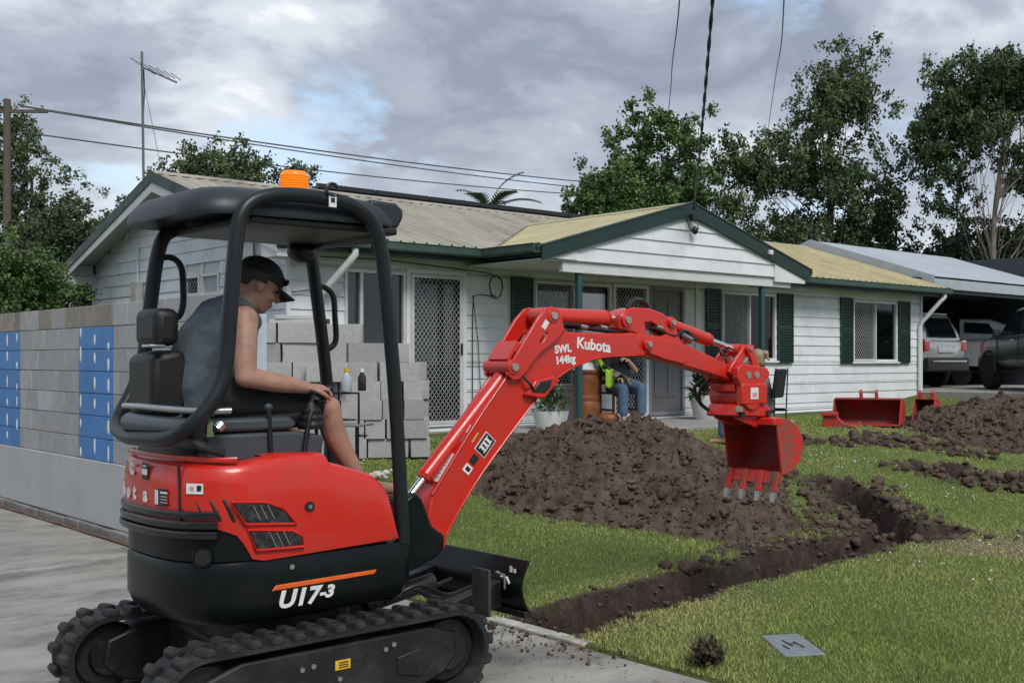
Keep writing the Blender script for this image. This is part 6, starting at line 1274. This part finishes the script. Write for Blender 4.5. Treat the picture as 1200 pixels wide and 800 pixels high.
# --- second person, mostly behind the hitch
g2 = gz(.97, 14.0); L2 = (.97, 14.05, g2 + .05); R2 = R(158)
seated('person', 'fair haired person in a camp chair seen behind the excavator hitch', L2, R2, .22, M('grey_top', (.16, .15, .16), .85, bump=.3), jean, skin2, {-1: ((.12, -.26, .55), (.33, -.18, .48), (1, .1, -.1)), 1: ((.12, .26, .55), (.33, .18, .48), (1, -.1, -.1))}, hair_m=M('fair_hair', (.30, .22, .13), .6, var=.35, scale=40), bun=True)
cc = thing('camp_chair', 'black folding camp chair behind the excavator hitch', 'chair', L2, R2); fb = M('black_fabric', (.012, .013, .015), .9)
MB().b2(-.26, .24, -.24, .24, .19, .215).build('seat', fb, cc, bevel=.01); MB().box((-.235, 0, .76), (.05, .40, .36), rot=Matrix.Rotation(R(-8), 3, 'Y')).build('backrest', fb, cc, bevel=.024, bseg=3)
for y in (-.25, .25):
    MB().tube([(-.27, y, .95), (-.24, y, .2), (-.2, y, 0)], .009, 8).build('back_post', blkmet, cc); MB().tube([(.28, y, 0), (.24, y, .42), (-.26, y, .42)], .012, 8).build('front_post', blkmet, cc); MB().box((.02, y, .435), (.5, .05, .025)).build('armrest', fb, cc, bevel=.008)
tri = thing('clip_stand', 'thin black stand with clip head in front of the potted plant', 'stand', (.62, 15.2, gz(.62, 15.2))); MB().tube([(0, 0, 0), (0, 0, .72)], .009, 8).build('pole', blkmet, tri)
for a in (0, 2.1, 4.2): MB().tube([(0, 0, .2), (.2 * math.cos(a), .2 * math.sin(a), 0)], .007, 6).build('leg', blkmet, tri)
MB().box((-.03, 0, .77), (.10, .05, .12), rot=Matrix.Rotation(.4, 3, 'Y')).build('clip_head', blkmet, tri, bevel=.01); MB().box((-.10, 0, .83), (.08, .03, .03)).build('clip_jaw', blkmet, tri, bevel=.006)

# ------------------------------------------------------------------ cars
def carpaint(name, c): return M(name, c, .25, metal=.45, var=.03, coat=.5)
tyre_m = M('tyre', (.015, .015, .016), .85); rim_m = M('alloy', (.35, .36, .37), .3, metal=.8); cglass = M('car_glass', (.012, .015, .018), .05, spec=.8); bplast = M('bumper_plastic', (.025, .027, .03), .6)
redl = M('tail_lamp_red', (.45, .015, .02), .15, coat=.5); clr = M('lamp_clear', (.55, .55, .55), .1)
def loft_body(secs, name, mat, parent, bevel=.02):
    """secs: list of (x, [(y,z)...]) half sections mirrored"""
    m = MB(); m.rings([[(x, y, z) for y, z in s] + [(x, -y, z) for y, z in reversed(s)] for x, s in secs]); return m.build(name, mat, parent, smooth=35, bevel=bevel)
def wheel(car, x, y, r_, w_):
    t = MB().lathe([(r_ * .6, -w_ / 2), (r_ * .93, -w_ / 2), (r_, -w_ * .35), (r_, w_ * .35), (r_ * .93, w_ / 2), (r_ * .6, w_ / 2)], (x, y, r_), 28, 'y').build('wheel', tyre_m, car, smooth=35)
    s = -1 if y < 0 else 1
    MB().lathe([(0, s * w_ * .42), (r_ * .25, s * w_ * .45), (r_ * .3, s * w_ * .38), (r_ * .6, s * w_ * .46), (r_ * .62, s * w_ * .3)], (x, y, r_), 24, 'y').build('rim', rim_m, t, smooth=35)
# silver wagon: local x forward; rear towards the camera
Zc = .915
sv = thing('silver_wagon', 'silver four wheel drive wagon parked in the carport with rear facing out', 'car', (4.50, 27.70, Zc), R(134.3))
sp = carpaint('silver_paint', (.55, .56, .57))
def sec(wl, zs): return [(a, b) for a, b in zs]
loft_body([(-2.22, [(.70, .62), (.78, .70), (.79, 1.00), (.70, 1.06)]), (-2.16, [(.78, .50), (.86, .62), (.87, 1.05), (.80, 1.10)]), (-1.0, [(.80, .42), (.89, .6), (.90, 1.05), (.84, 1.12)]), (1.0, [(.80, .42), (.89, .6), (.90, 1.05), (.84, 1.1)]), (2.0, [(.76, .45), (.84, .6), (.84, .98), (.7, 1.04)]), (2.25, [(.55, .5), (.66, .6), (.66, .85), (.5, .92)])], 'body', sp, sv)
cab = loft_body([(-2.12, [(.78, 1.05), (.775, 1.10), (.765, 1.14)]), (-2.06, [(.79, 1.05), (.765, 1.2), (.73, 1.35)]), (-1.86, [(.80, 1.05), (.71, 1.62), (.60, 1.70)]), (-.9, [(.82, 1.05), (.70, 1.68), (.58, 1.77)]), (.2, [(.82, 1.05), (.69, 1.66), (.55, 1.74)]), (.95, [(.80, 1.03), (.76, 1.12), (.6, 1.14)])], 'cabin', sp, sv, .02)
# rear window, follows the tailgate slope
rw_ = MB(); rw_.add([(-2.165, -.58, 1.16), (-2.165, .58, 1.16), (-1.965, .52, 1.62), (-1.965, -.52, 1.62), (-2.09, -.58, 1.16), (-2.09, .58, 1.16), (-1.90, .52, 1.60), (-1.90, -.52, 1.60)], [(0, 1, 2, 3), (7, 6, 5, 4), (0, 4, 5, 1), (1, 5, 6, 2), (2, 6, 7, 3), (3, 7, 4, 0)]); rw_.build('rear_window', cglass, cab, bevel=.01)
for q in (-1, 1):
    for x0, x1 in ((-1.75, -.95), (-.85, -.05), (.0, .55)):
        sw = MB(); sw.add([(x0, q * .808, 1.14), (x1, q * .812, 1.14), (x1 - .08 if x1 > .4 else x1, q * .725, 1.58), (x0 + .12 if x0 < -1.5 else x0, q * .728, 1.58)], [(0, 1, 2, 3)]); s_o = sw.build('side_window', cglass, cab); s_o.modifiers.new('t', 'SOLIDIFY').thickness = .02
    tl = MB().box((-2.17, q * .77, .98), (.14, .22, .26)).build('tail_lamp', redl, sv, bevel=.025); MB().box((-2.175, q * .765, 1.075), (.14, .20, .06)).build('indicator', clr, tl, bevel=.015); MB().tube([(-2.0, q * .62, 1.76), (.2, q * .58, 1.80)], .018, 8).build('roof_rail', bplast, sv)
    for x in (-1.45, 1.4): wheel(sv, x, q * .78, .35, .24)
MB().b2(-2.34, -2.10, -.84, .84, .38, .70).build('rear_bumper', bplast, sv, bevel=.05, bseg=3); MB().b2(-2.345, -2.30, -.7, .7, .60, .63).build('bumper_strip', sp, sv)
MB().b2(-2.255, -2.20, -.34, .34, .80, .98).build('plate_recess', sp, sv, bevel=.02); MB().b2(-2.262, -2.25, -.19, .19, .85, .95).build('number_plate', M('plate_white', (.6, .6, .58), .5), sv)
MB().tube([(-2.14, .02, 1.15), (-2.11, -.22, 1.22)], .012, 6).build('wiper', bplast, sv); MB().b2(-1.94, -1.78, -.5, .5, 1.69, 1.73).build('spoiler', sp, cab, bevel=.015)
# dark green-grey utility, nose to the left
ut = thing('grey_utility', 'dark grey green utility vehicle at the right edge with nose to the left', 'car', (7.76, 23.45, .915), R(95.7))
gp = carpaint('dark_grey_green_paint', (.10, .125, .13))
loft_body([(-2.5, [(.80, .55), (.88, .65), (.88, 1.1), (.84, 1.16)]), (.6, [(.82, .5), (.92, .65), (.93, 1.12), (.88, 1.18)]), (1.5, [(.82, .5), (.92, .65), (.92, 1.1), (.82, 1.16)]), (2.15, [(.78, .5), (.88, .62), (.86, 1.02), (.72, 1.08)]), (2.42, [(.58, .5), (.68, .6), (.66, .92), (.5, .98)])], 'body', gp, ut)
uc = loft_body([(-.95, [(.84, 1.13), (.72, 1.72), (.6, 1.78)]), (-.2, [(.86, 1.13), (.72, 1.74), (.58, 1.81)]), (.45, [(.86, 1.13), (.71, 1.68), (.56, 1.75)]), (1.2, [(.84, 1.11), (.82, 1.17), (.7, 1.19)])], 'cabin', gp, ut)
for q in (-1, 1):
    for x0, x1, x0t, x1t in ((-.85, -.18, -.8, -.2), (-.10, .95, -.12, .42)):
        sw = MB(); sw.add([(x0, q * .862, 1.18), (x1, q * .858, 1.18), (x1t, q * .745, 1.64), (x0t, q * .745, 1.66)], [(0, 1, 2, 3)]); s_o = sw.build('side_window', cglass, uc); s_o.modifiers.new('t', 'SOLIDIFY').thickness = .025
    MB().box((.78, q * 1.02, 1.22), (.12, .16, .18)).build('mirror', bplast, ut, bevel=.03); MB().box((.15, q * .935, 1.05), (.16, .03, .03)).build('door_handle', chrome, ut, bevel=.006); MB().box((-.72, q * .93, 1.05), (.16, .03, .03)).build('door_handle', chrome, ut, bevel=.006)
    MB().b2(.98, .988, q * .925, q * .938, .62, 1.12).build('door_seam', black_d, ut); MB().b2(-.145, -.137, q * .925, q * .938, .6, 1.12).build('door_seam', black_d, ut)
    MB().box((2.22, q * .70, .93), (.26, .22, .15)).build('headlamp', clr, ut, bevel=.03)
    for x in (1.55, -1.6):
        wheel(ut, x, q * .82, .38, .26); MB().tube([(x + .43 * math.cos(t), q * .91, .40 + .43 * math.sin(t)) for t in [math.pi * k / 12 for k in range(13)]], .04, 8).build('wheel_arch', bplast, ut, smooth=50)
ws = MB(); ws.add([(1.16, -.70, 1.20), (1.16, .70, 1.20), (.52, .56, 1.71), (.52, -.56, 1.71)], [(0, 1, 2, 3)]); wo = ws.build('windscreen', cglass, uc); wo.modifiers.new('t', 'SOLIDIFY').thickness = .02
MB().b2(2.30, 2.50, -.80, .80, .45, .72).build('front_bumper', bplast, ut, bevel=.05); MB().b2(2.40, 2.46, -.45, .45, .74, .92).build('front_grille', bplast, ut, bevel=.02)
# white cabin boat behind the wagon
bt = thing('white_boat', 'white cabin boat on a trailer behind the silver wagon in the carport', 'boat', (7.75, 29.6, .915), R(-14)); bt.scale = (.86, .86, .86); bwm = M('boat_white', (.62, .64, .66), .3, coat=.3)
loft_body([(-2.0, [(.8, .6), (.95, .8), (1.0, 1.25), (.9, 1.3)]), (.2, [(.75, .55), (.95, .8), (1.02, 1.3), (.9, 1.38)]), (1.5, [(.4, .65), (.7, .9), (.85, 1.38), (.7, 1.48)]), (2.4, [(.04, 1.0), (.1, 1.2), (.16, 1.5), (.1, 1.56)])], 'hull', bwm, bt)
bc_ = loft_body([(-.6, [(.72, 1.3), (.62, 1.95), (.5, 2.0)]), (.3, [(.72, 1.3), (.58, 1.92), (.46, 1.97)]), (1.4, [(.5, 1.4), (.40, 1.55), (.3, 1.58)])], 'boat_cabin', bwm, bt)
for q in (-1, 1):
    sw = MB(); sw.add([(-.45, q * .70, 1.55), (.45, q * .675, 1.5), (.25, q * .605, 1.82), (-.45, q * .645, 1.86)], [(0, 1, 2, 3)]); s_o = sw.build('cabin_window', cglass, bc_); s_o.modifiers.new('t', 'SOLIDIFY').thickness = .03
    MB().tube(spl([(.9, q * .75, 1.42), (1.2, q * .72, 1.75), (2.2, q * .2, 1.85), (2.45, 0, 1.8)], 5), .015, 6).build('bow_rail', chrome, bt)
MB().b2(-1.8, 2.6, -.06, .06, .35, .45).build('trailer_beam', blkmet, bt); MB().b2(-.6, -.5, -.8, .8, .3, .4).build('trailer_axle', blkmet, bt)
for q in (-1, 1): wheel(bt, -.55, q * .85, .30, .18)

# ------------------------------------------------------------------ power pole, wires
pole = thing('power_pole', 'timber power pole with crossarm at the far left', 'power pole', (-25.0, 42.0, 0)); pt = M('pole_timber', (.10, .085, .07), .9, var=.2)
MB().tube([(0, 0, -1), (0, 0, 11.2)], [.17, .12], 12).build('pole', pt, pole, smooth=60); MB().box((.4, .0, 10.75), (2.2, .1, .12)).build('crossarm', pt, pole); MB().box((.25, 0, 5.6), (1.6, .1, .1)).build('crossarm', pt, pole)
for x in (-.5, .3, 1.3): MB().lathe([(.03, 10.81), (.06, 10.85), (.04, 10.9), (.06, 10.95), (0, 11)], (x, 0, 0), 10).build('insulator', M('insulator', (.25, .24, .23), .3), pole, smooth=50)
MB().b2(-.15, .6, -.3, -.1, 4.9, 5.5).build('switch_box', M('switch_grey', (.3, .31, .32), .5), pole, bevel=.02)
def wire(name, label, pts, r_, mat=None, grp=None):
    o = MB().tube(spl(pts, 6), r_, 6).build(name, mat or cb, None, smooth=60, fix=False); tag(o, label, 'power line', grp); return o
wm = M('wire_grey', (.09, .09, .10), .6)
def catl(p, q, sag, n=6): p, q = Vector(p), Vector(q); return [p + (q - p) * (i / n) - Vector((0, 0, sag * 4 * (i / n) * (1 - i / n))) for i in range(n + 1)]
wire('power_line', 'upper of the thin power lines running from the far left pole behind the roof', catl((-24.5, 42, 10.95), (-4.5, 71, 12.55), .25), .035, wm); wire('power_line', 'middle of the thin power lines running from the far left pole behind the roof', catl((-23.7, 42, 10.8), (-4.5, 71, 12.15), .25), .03, wm); wire('power_line', 'lowest of the thin power lines running from the far left pole behind the roof', catl((-24.6, 42, 10.0), (-4.5, 71, 11.8), .3), .03, wm)
wire('power_line', 'left of the two thin overhead wires rising from the trees', [(-.9, 48, 9.4), (-.36, 31, 8.6), (-.2, 22, 7.3), (-.04, 15, 6.32), (0.05, 8, 5.9), (.1, 2, 6)], .010, wm); wire('power_line', 'right of the two thin overhead wires rising from the trees', [(3.4, 48, 9.8), (2.6, 32, 9.4), (1.9, 22, 7.6), (1.34, 15, 6.33), (.8, 8, 6.0), (.4, 2, 6)], .010, wm)
ga = Vector((*H2W(PXA, PYF - .1), 3.72)); sp_ = [ga, Vector((.22, 14.0, 3.95)), Vector((.24, 11.5, 4.3)), Vector((.26, 9.3, 4.55)), Vector((.27, 7.6, 4.0 + .12 + .36)), Vector((.25, 4, 5.2)), Vector((.1, 0, 6))]
sp_ = [ga, Vector((.21, 15.0, 3.90)), Vector((.28, 12.5, 4.15)), Vector((.285, 10, 4.27)), Vector((.27, 8.0, 4.12)), Vector((.26, 6.0, 4.1))]
# twisted service drop from the gable up over the camera
ys = np.linspace(16.3, 3.0, 90); m = MB(); base_ = []
for Y in ys:
    t = (16.3 - Y) / 13.3; X = ga.x + (.27 - ga.x) * min(1, t * 1.6) - .1 * max(0, t - .6); Zz = 3.72 + .55 * (1 - math.exp(-t * 2.2)) + 2.1 * t ** 2.2; base_.append(Vector((X, Y, Zz)))
for k in range(2): m.tube([p + Vector((math.cos(i * 1.1 + k * math.pi), 0, math.sin(i * 1.1 + k * math.pi))) * .010 for i, p in enumerate(base_)], .010, 5)
o = m.build('service_cable', cb, None, smooth=60, fix=False); tag(o, 'thick twisted black service cable dropping to the porch gable', 'power line')

# ------------------------------------------------------------------ trees
bark = M('bark_dark', (.055, .045, .038), .9, var=.3, scale=4, bump=.5, bscale=12); barkp = M('bark_pale', (.17, .145, .12), .9, var=.35, scale=3, bump=.4, bscale=12)
def leafmat(name, c, c2):
    m = M(name, c, .55, var=.3, scale=.9, attr='tint', attr_col=c2, spec=.3); b = m.node_tree.nodes['Principled BSDF']; b.inputs['Transmission Weight'].default_value = 0; return m
lm_gum = leafmat('gum_leaf', (.040, .068, .028), (.105, .140, .052)); lm_grn = leafmat('green_leaf', (.040, .085, .028), (.11, .18, .05)); lm_dk = leafmat('dark_leaf_tree', (.026, .043, .022), (.07, .095, .04)); lm_con = leafmat('conifer_leaf', (.045, .090, .026), (.11, .18, .05))
def tree(name, label, base, h, crown, nclump, nleaf, leaf, lm, bk, trunk_r, droop=.3, clump_r=.9, seed=0, lean=(0, 0), forks=7, elong=4., group=None, shape=None):
    """crown: list of (dx,dy,z,rx,rz) ellipsoids holding the clumps"""
    r = np.random.default_rng(seed); rr = random.Random(seed); t = thing(name, label, 'tree', base, 0, group)
    trk = MB(); top = Vector((lean[0], lean[1], h * .72)); pts = [Vector((0, 0, -.5)), Vector((lean[0] * .2, lean[1] * .2, h * .2)), Vector((lean[0] * .55 + rr.gauss(0, .15), lean[1] * .5, h * .45)), top]
    trk.tube(spl(pts, 4), list(np.linspace(trunk_r, trunk_r * .25, 13)), 9); cents = []
    vol = np.array([c[3] ** 2 * c[4] for c in crown]); vol = vol / vol.sum()
    for k in range(nclump):
        c = crown[r.choice(len(crown), p=vol)]; d = r.normal(size=3); d /= np.linalg.norm(d); q = d * r.random() ** .45; cents.append(np.array([c[0] + q[0] * c[3], c[1] + q[1] * c[3], c[2] + q[2] * c[4]]))
    trk.build('trunk', bk, t, smooth=60, fix=False)
    lb = MB(); ncut = min(len(cents), forks * 4)
    for k in range(ncut):
        c = Vector(cents[k]); f = rr.uniform(.35, .8); s0 = spl(pts, 4); p0 = min(s0, key=lambda p: abs(p.z - max(h * .18, c.z * f - .4))); mid = (p0 + c) / 2 + Vector((rr.gauss(0, .25), rr.gauss(0, .25), -.25 + rr.gauss(0, .2))); w_ = trunk_r * (.24 if k < forks * .6 else .10)
        lb.tube(spl([p0, mid, c], 3), list(np.linspace(w_, w_ * .2, 7)), 5)
    lb.build('limbs', bk, t, smooth=60, fix=False)
    # twigs: several small elongated leaf sprays around every clump centre, plus a thin fill
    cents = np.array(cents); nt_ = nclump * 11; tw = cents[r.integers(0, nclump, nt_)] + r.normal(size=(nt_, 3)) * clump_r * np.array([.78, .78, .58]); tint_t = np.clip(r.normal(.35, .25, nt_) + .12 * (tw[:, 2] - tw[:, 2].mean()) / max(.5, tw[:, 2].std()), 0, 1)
    per = max(4, int(nleaf * 1.75) // nt_); ci = np.repeat(np.arange(nt_), per); n = len(ci); tdir = r.normal(size=(nt_, 3)); tdir[:, 2] -= droop * 1.5; tdir /= np.linalg.norm(tdir, axis=1)[:, None]; tl = clump_r * r.uniform(.35, .95, nt_)
    P_ = tw[ci] + tdir[ci] * (r.uniform(-.5, .5, n) * tl[ci])[:, None] + r.normal(size=(n, 3)) * clump_r * .17; P_[:, 2] -= droop * r.random(n) ** 2 * clump_r * .5
    ax = r.normal(size=(n, 3)) + tdir[ci] * .8; ax[:, 2] -= droop * 2.2; ax /= np.linalg.norm(ax, axis=1)[:, None]; sd = np.cross(ax, r.normal(size=(n, 3))); sd /= np.linalg.norm(sd, axis=1)[:, None]
    L = leaf * .66 * r.uniform(.6, 1.3, n)[:, None]; W = L / elong; v = np.stack([P_ - ax * L * .5, P_ + sd * W, P_ + ax * L * .5, P_ - sd * W], 1).reshape(-1, 3)
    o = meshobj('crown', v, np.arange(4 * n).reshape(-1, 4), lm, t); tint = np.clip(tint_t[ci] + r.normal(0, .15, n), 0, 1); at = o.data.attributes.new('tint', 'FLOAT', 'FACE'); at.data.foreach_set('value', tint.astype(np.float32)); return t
def pxw(px, Y): return ((px - 800) / 1330 * Y, Y, 0.)
# tall tree right of the gable
tree('tall_tree', 'tall dark gum tree with pointed top behind the house right of the gable', pxw(965, 38), 13.6, [(.5, 0, 11.5, .8, 1.4), (.6, 0, 9.7, 1.4, 1.5), (.1, 0, 8.0, 2.2, 1.4), (-2.0, 0, 8.1, 1.4, 1.1), (1.5, 0, 6.6, 1.3, 1.6), (-.4, 0, 5.4, 2.3, 1.4), (-2.2, 0, 5.2, 1.2, 1.4), (1.6, 0, 4.5, 1.4, 1.4), (-.6, 0, 3.6, 2.6, 1.2)], 120, 46000, .20, lm_gum, bark, .24, .3, .60, 21, (.2, 0), 12, 3.2)
tree('leafy_tree', 'bushy green tree behind the roof left of the gable peak', pxw(712, 36), 8.6, [(-.2, 0, 6.4, 1.5, 1.4), (-1.0, 0, 4.9, 1.5, 1.3), (.7, 0, 5.2, 1.4, 1.5), (-1.4, 0, 3.6, 1.5, 1.2), (.4, 0, 3.7, 1.6, 1.2)], 70, 30000, .19, lm_grn, bark, .15, .15, .52, 22, (0, 0), 9, 2.6)
tree('leafy_tree', 'taller bushy green tree standing right beside another behind the gable peak', pxw(768, 37), 11.5, [(.0, 0, 9.6, 1.0, 1.0), (.0, 0, 8.6, 1.3, 1.0), (.1, 0, 7.2, 1.6, 1.3), (.8, 0, 5.7, 1.6, 1.4), (-.5, 0, 5.4, 1.3, 1.4), (1.5, 0, 4.4, 1.2, 1.3), (0, 0, 3.9, 1.5, 1.1)], 72, 30000, .19, lm_grn, bark, .16, .15, .52, 23, (.2, 0), 9, 2.6)
tree('slender_tree', 'thin drooping tree between the green trees and the tall gum', pxw(838, 37), 8.2, [(.3, 0, 6.3, .8, 1.2), (.0, 0, 5.0, 1.0, 1.2), (-.4, 0, 3.8, 1.2, 1.1), (.6, 0, 3.6, 1.2, 1.3)], 44, 13000, .18, lm_gum, bark, .10, .4, .48, 24, (.1, 0), 7, 3.4)
tree('spreading_gum', 'spreading gum tree with pale bare limbs at the right edge', pxw(1165, 36), 12.6, [(-1.2, 0, 9.8, 1.1, 1.0), (.2, 0, 10.3, 1.4, .9), (1.8, 0, 10.4, 1.4, 1.1), (-1.7, 0, 8.3, .9, 1.1), (-.3, 0, 8.7, 1.0, .9), (1.7, 0, 7.8, 1.2, 1.2), (-1.4, 0, 6.9, .8, .8)], 84, 30000, .19, lm_gum, barkp, .17, .35, .5, 25, (.4, 0), 9, 3.4)
tree('dark_shrubby_tree', 'low dense dark tree behind the grey carport roof', pxw(1125, 40), 6.5, [(0, 0, 4.6, 1.7, 1.3), (1.6, 0, 4.2, 1.6, 1.6), (-1.5, 0, 3.5, 1.3, 1.2)], 60, 22000, .20, lm_dk, bark, .14, .2, .55, 26, (0, 0), 6, 3)
tree('dark_shrubby_tree', 'dense dark tree at the far right above the carport roof', pxw(1195, 38), 6.8, [(0, 0, 4.4, 1.8, 1.6), (1.0, 0, 5.1, 1.6, 1.4)], 50, 20000, .20, lm_dk, bark, .14, .2, .55, 27, (0, 0), 6, 3)
tree('dark_shrubby_tree', 'low dark tree between the tall gum and the carport', pxw(1045, 42), 5.2, [(0, 0, 3.4, 1.8, 1.3), (-1.4, 0, 3.2, 1.3, 1.2), (1.3, 0, 3.6, 1.3, 1.2)], 44, 14000, .20, lm_gum, bark, .12, .3, .55, 28, (0, 0), 6, 3)
tree('dark_shrubby_tree', 'dark drooping tree seen over the right slope of the gable', pxw(885, 40), 6.2, [(0, 0, 4.2, 1.7, 1.4), (-1.2, 0, 3.6, 1.2, 1.2)], 40, 12000, .19, lm_gum, bark, .12, .4, .55, 29, (0, 0), 6, 3)
tree('tall_gum', 'tall sparse gum tree at the left edge behind the power pole', pxw(34, 46), 13.0, [tuple(q * 1.33 for q in c) for c in [(-.9, 0, 7.9, .9, 1.0), (.2, 0, 7.0, 1.1, .9), (.9, 0, 5.9, 1.0, 1.0), (-.5, 0, 5.9, 1.2, 1.2), (.6, 0, 4.4, 1.2, 1.2), (-.6, 0, 4.0, 1.2, 1.2)]], 62, 19000, .22, lm_gum, bark, .18, .3, .60, 31, (.1, 0), 9, 3.4)
tree('ragged_gum', 'dark sparse gum tree left of the house gable', pxw(98, 32), 7.0, [(-.6, 0, 5.2, .9, .7), (.5, 0, 5.0, 1.1, .7), (-.3, 0, 4.0, 1.4, .9), (.6, 0, 3.2, 1.4, 1.1), (1.3, 0, 4.4, .9, .8)], 52, 19000, .16, lm_dk, bark, .11, .3, .45, 32, (0, 0), 8, 3.2)
tree('ragged_gum', 'small ragged gum tree directly left of the antenna mast', pxw(152, 34), 7.0, [(.1, 0, 5.6, .9, .5), (-.8, 0, 4.8, .9, .8), (.3, 0, 4.4, 1.0, .8)], 30, 9000, .16, lm_dk, bark, .09, .3, .42, 33, (0, 0), 6, 3.2)
tree('open_gum', 'open crowned gum tree showing above the roof behind the orange beacon', pxw(272, 33), 8.9, [(-1.7, 0, 6.6, .6, .5), (-.8, 0, 7.0, .8, .5), (.3, 0, 7.1, .9, .5), (1.2, 0, 7.0, .7, .55), (1.9, 0, 7.1, .4, .6), (-.2, 0, 6.2, 2.0, .5)], 60, 14000, .16, lm_gum, bark, .10, .3, .38, 34, (0, 0), 9, 3.2)
tree('conifer_bush', 'dense bright green bush over the block wall at the left edge', (-9.95, 17.2, -.2), 4.3, [(-.1, 0, 1.7, .9, 1.5), (-.35, 0, 3.1, .5, .9), (.5, .3, 1.4, .7, 1.2), (-.7, 0, 2.4, .6, 1.2)], 90, 42000, .085, lm_con, bark, .10, .2, .27, 35, (0, 0), 6, 3.0)
tree('conifer_bush', 'low dark green bush behind the block wall beside the bright bush', (-9.75, 18.9, -.2), 2.9, [(.2, 0, 1.6, .7, 1.0), (.8, 0, 1.3, .7, 1.0)], 46, 18000, .09, lm_dk, bark, .08, .25, .28, 36, (0, 0), 5, 3.0)
# palm behind the ridge
pl = thing('palm', 'small palm with upright fronds poking above the roof ridge', 'palm tree', pxw(573, 30)); pm_ = M('palm_frond', (.05, .085, .05), .5, var=.3)
MB().tube([(0, 0, -.3), (0, 0, 5.5)], [.14, .10], 10).build('trunk', bark, pl)
for k, (a, e, L) in enumerate(((.2, 1.45, 1.5), (2.6, 1.1, 1.4), (3.4, .7, 1.4), (.0, .75, 1.5), (5.6, 1.0, 1.2), (1.3, .9, 1.2), (4.4, .9, 1.2), (2.0, .6, 1.3))):
    vs = []; fs = []; kk = 0; n = 14; d0 = Vector((math.cos(a), math.sin(a), 0)); sdv = Vector((-math.sin(a), math.cos(a), 0)); p = Vector((0, 0, 5.45)); el = e
    for i in range(n):
        dd = d0 * math.cos(el) + Vector((0, 0, math.sin(el))); p2 = p + dd * L / n; el -= .085
        for s in (-1, 1): l_ = .34 * math.sin(math.pi * (i + 1) / (n + 1)); tip = p2 + sdv * s * l_ + dd * l_ * .7 + Vector((0, 0, -.05)); vs += [p, p + dd * .11, tip]; fs.append((kk, kk + 1, kk + 2)); kk += 3
        vs += [p - sdv * .012, p + sdv * .012, p2]; fs.append((kk, kk + 1, kk + 2)); kk += 3; p = p2
    meshobj('frond', vs, fs, pm_, pl)
# far tree line closing the horizon
r = np.random.default_rng(77); V_ = []; F_ = []
n = 12000; X = r.uniform(-70, 60, n); Y = r.uniform(58, 72, n); hh = 3.2 + 2.2 * fbm(X, Y * .1, .11, 3, 3); Z = hh * r.random(n) ** .8; ax = r.normal(size=(n, 3)); ax /= np.linalg.norm(ax, axis=1)[:, None]; sd = np.cross(ax, r.normal(size=(n, 3))); sd /= np.linalg.norm(sd, axis=1)[:, None]; P_ = np.stack([X, Y, Z], -1); L = .85
v = np.stack([P_ - ax * L * .6, P_ + sd * L * .35, P_ + ax * L * .6, P_ - sd * L * .35], 1).reshape(-1, 3); o = meshobj('distant_trees', v, np.arange(4 * n).reshape(-1, 4), lm_dk); tag(o, 'distant dark tree belt behind the house', 'trees', kind='stuff')
at = o.data.attributes.new('tint', 'FLOAT', 'FACE'); at.data.foreach_set('value', r.random(n).astype(np.float32) * .6)

# unseen tree belt added behind the camera to darken reflections and low sky light
n = 9000; X = r.uniform(-45, 45, n); Y = r.uniform(-34, -26, n); Z = (5.5 + 3 * fbm(X, Y * .1, .13, 3, 6)) * r.random(n) ** .8; P_ = np.stack([X, Y, Z], -1); ax = r.normal(size=(n, 3)); ax /= np.linalg.norm(ax, axis=1)[:, None]; sd = np.cross(ax, r.normal(size=(n, 3))); sd /= np.linalg.norm(sd, axis=1)[:, None]; L = 1.0
v = np.stack([P_ - ax * L * .6, P_ + sd * L * .4, P_ + ax * L * .6, P_ - sd * L * .4], 1).reshape(-1, 3); o = meshobj('added_tree_belt', v, np.arange(4 * n).reshape(-1, 4), lm_dk); tag(o, 'belt of dark trees added out of view behind the camera', 'trees', kind='stuff')
at = o.data.attributes.new('tint', 'FLOAT', 'FACE'); at.data.foreach_set('value', r.random(n).astype(np.float32) * .6)
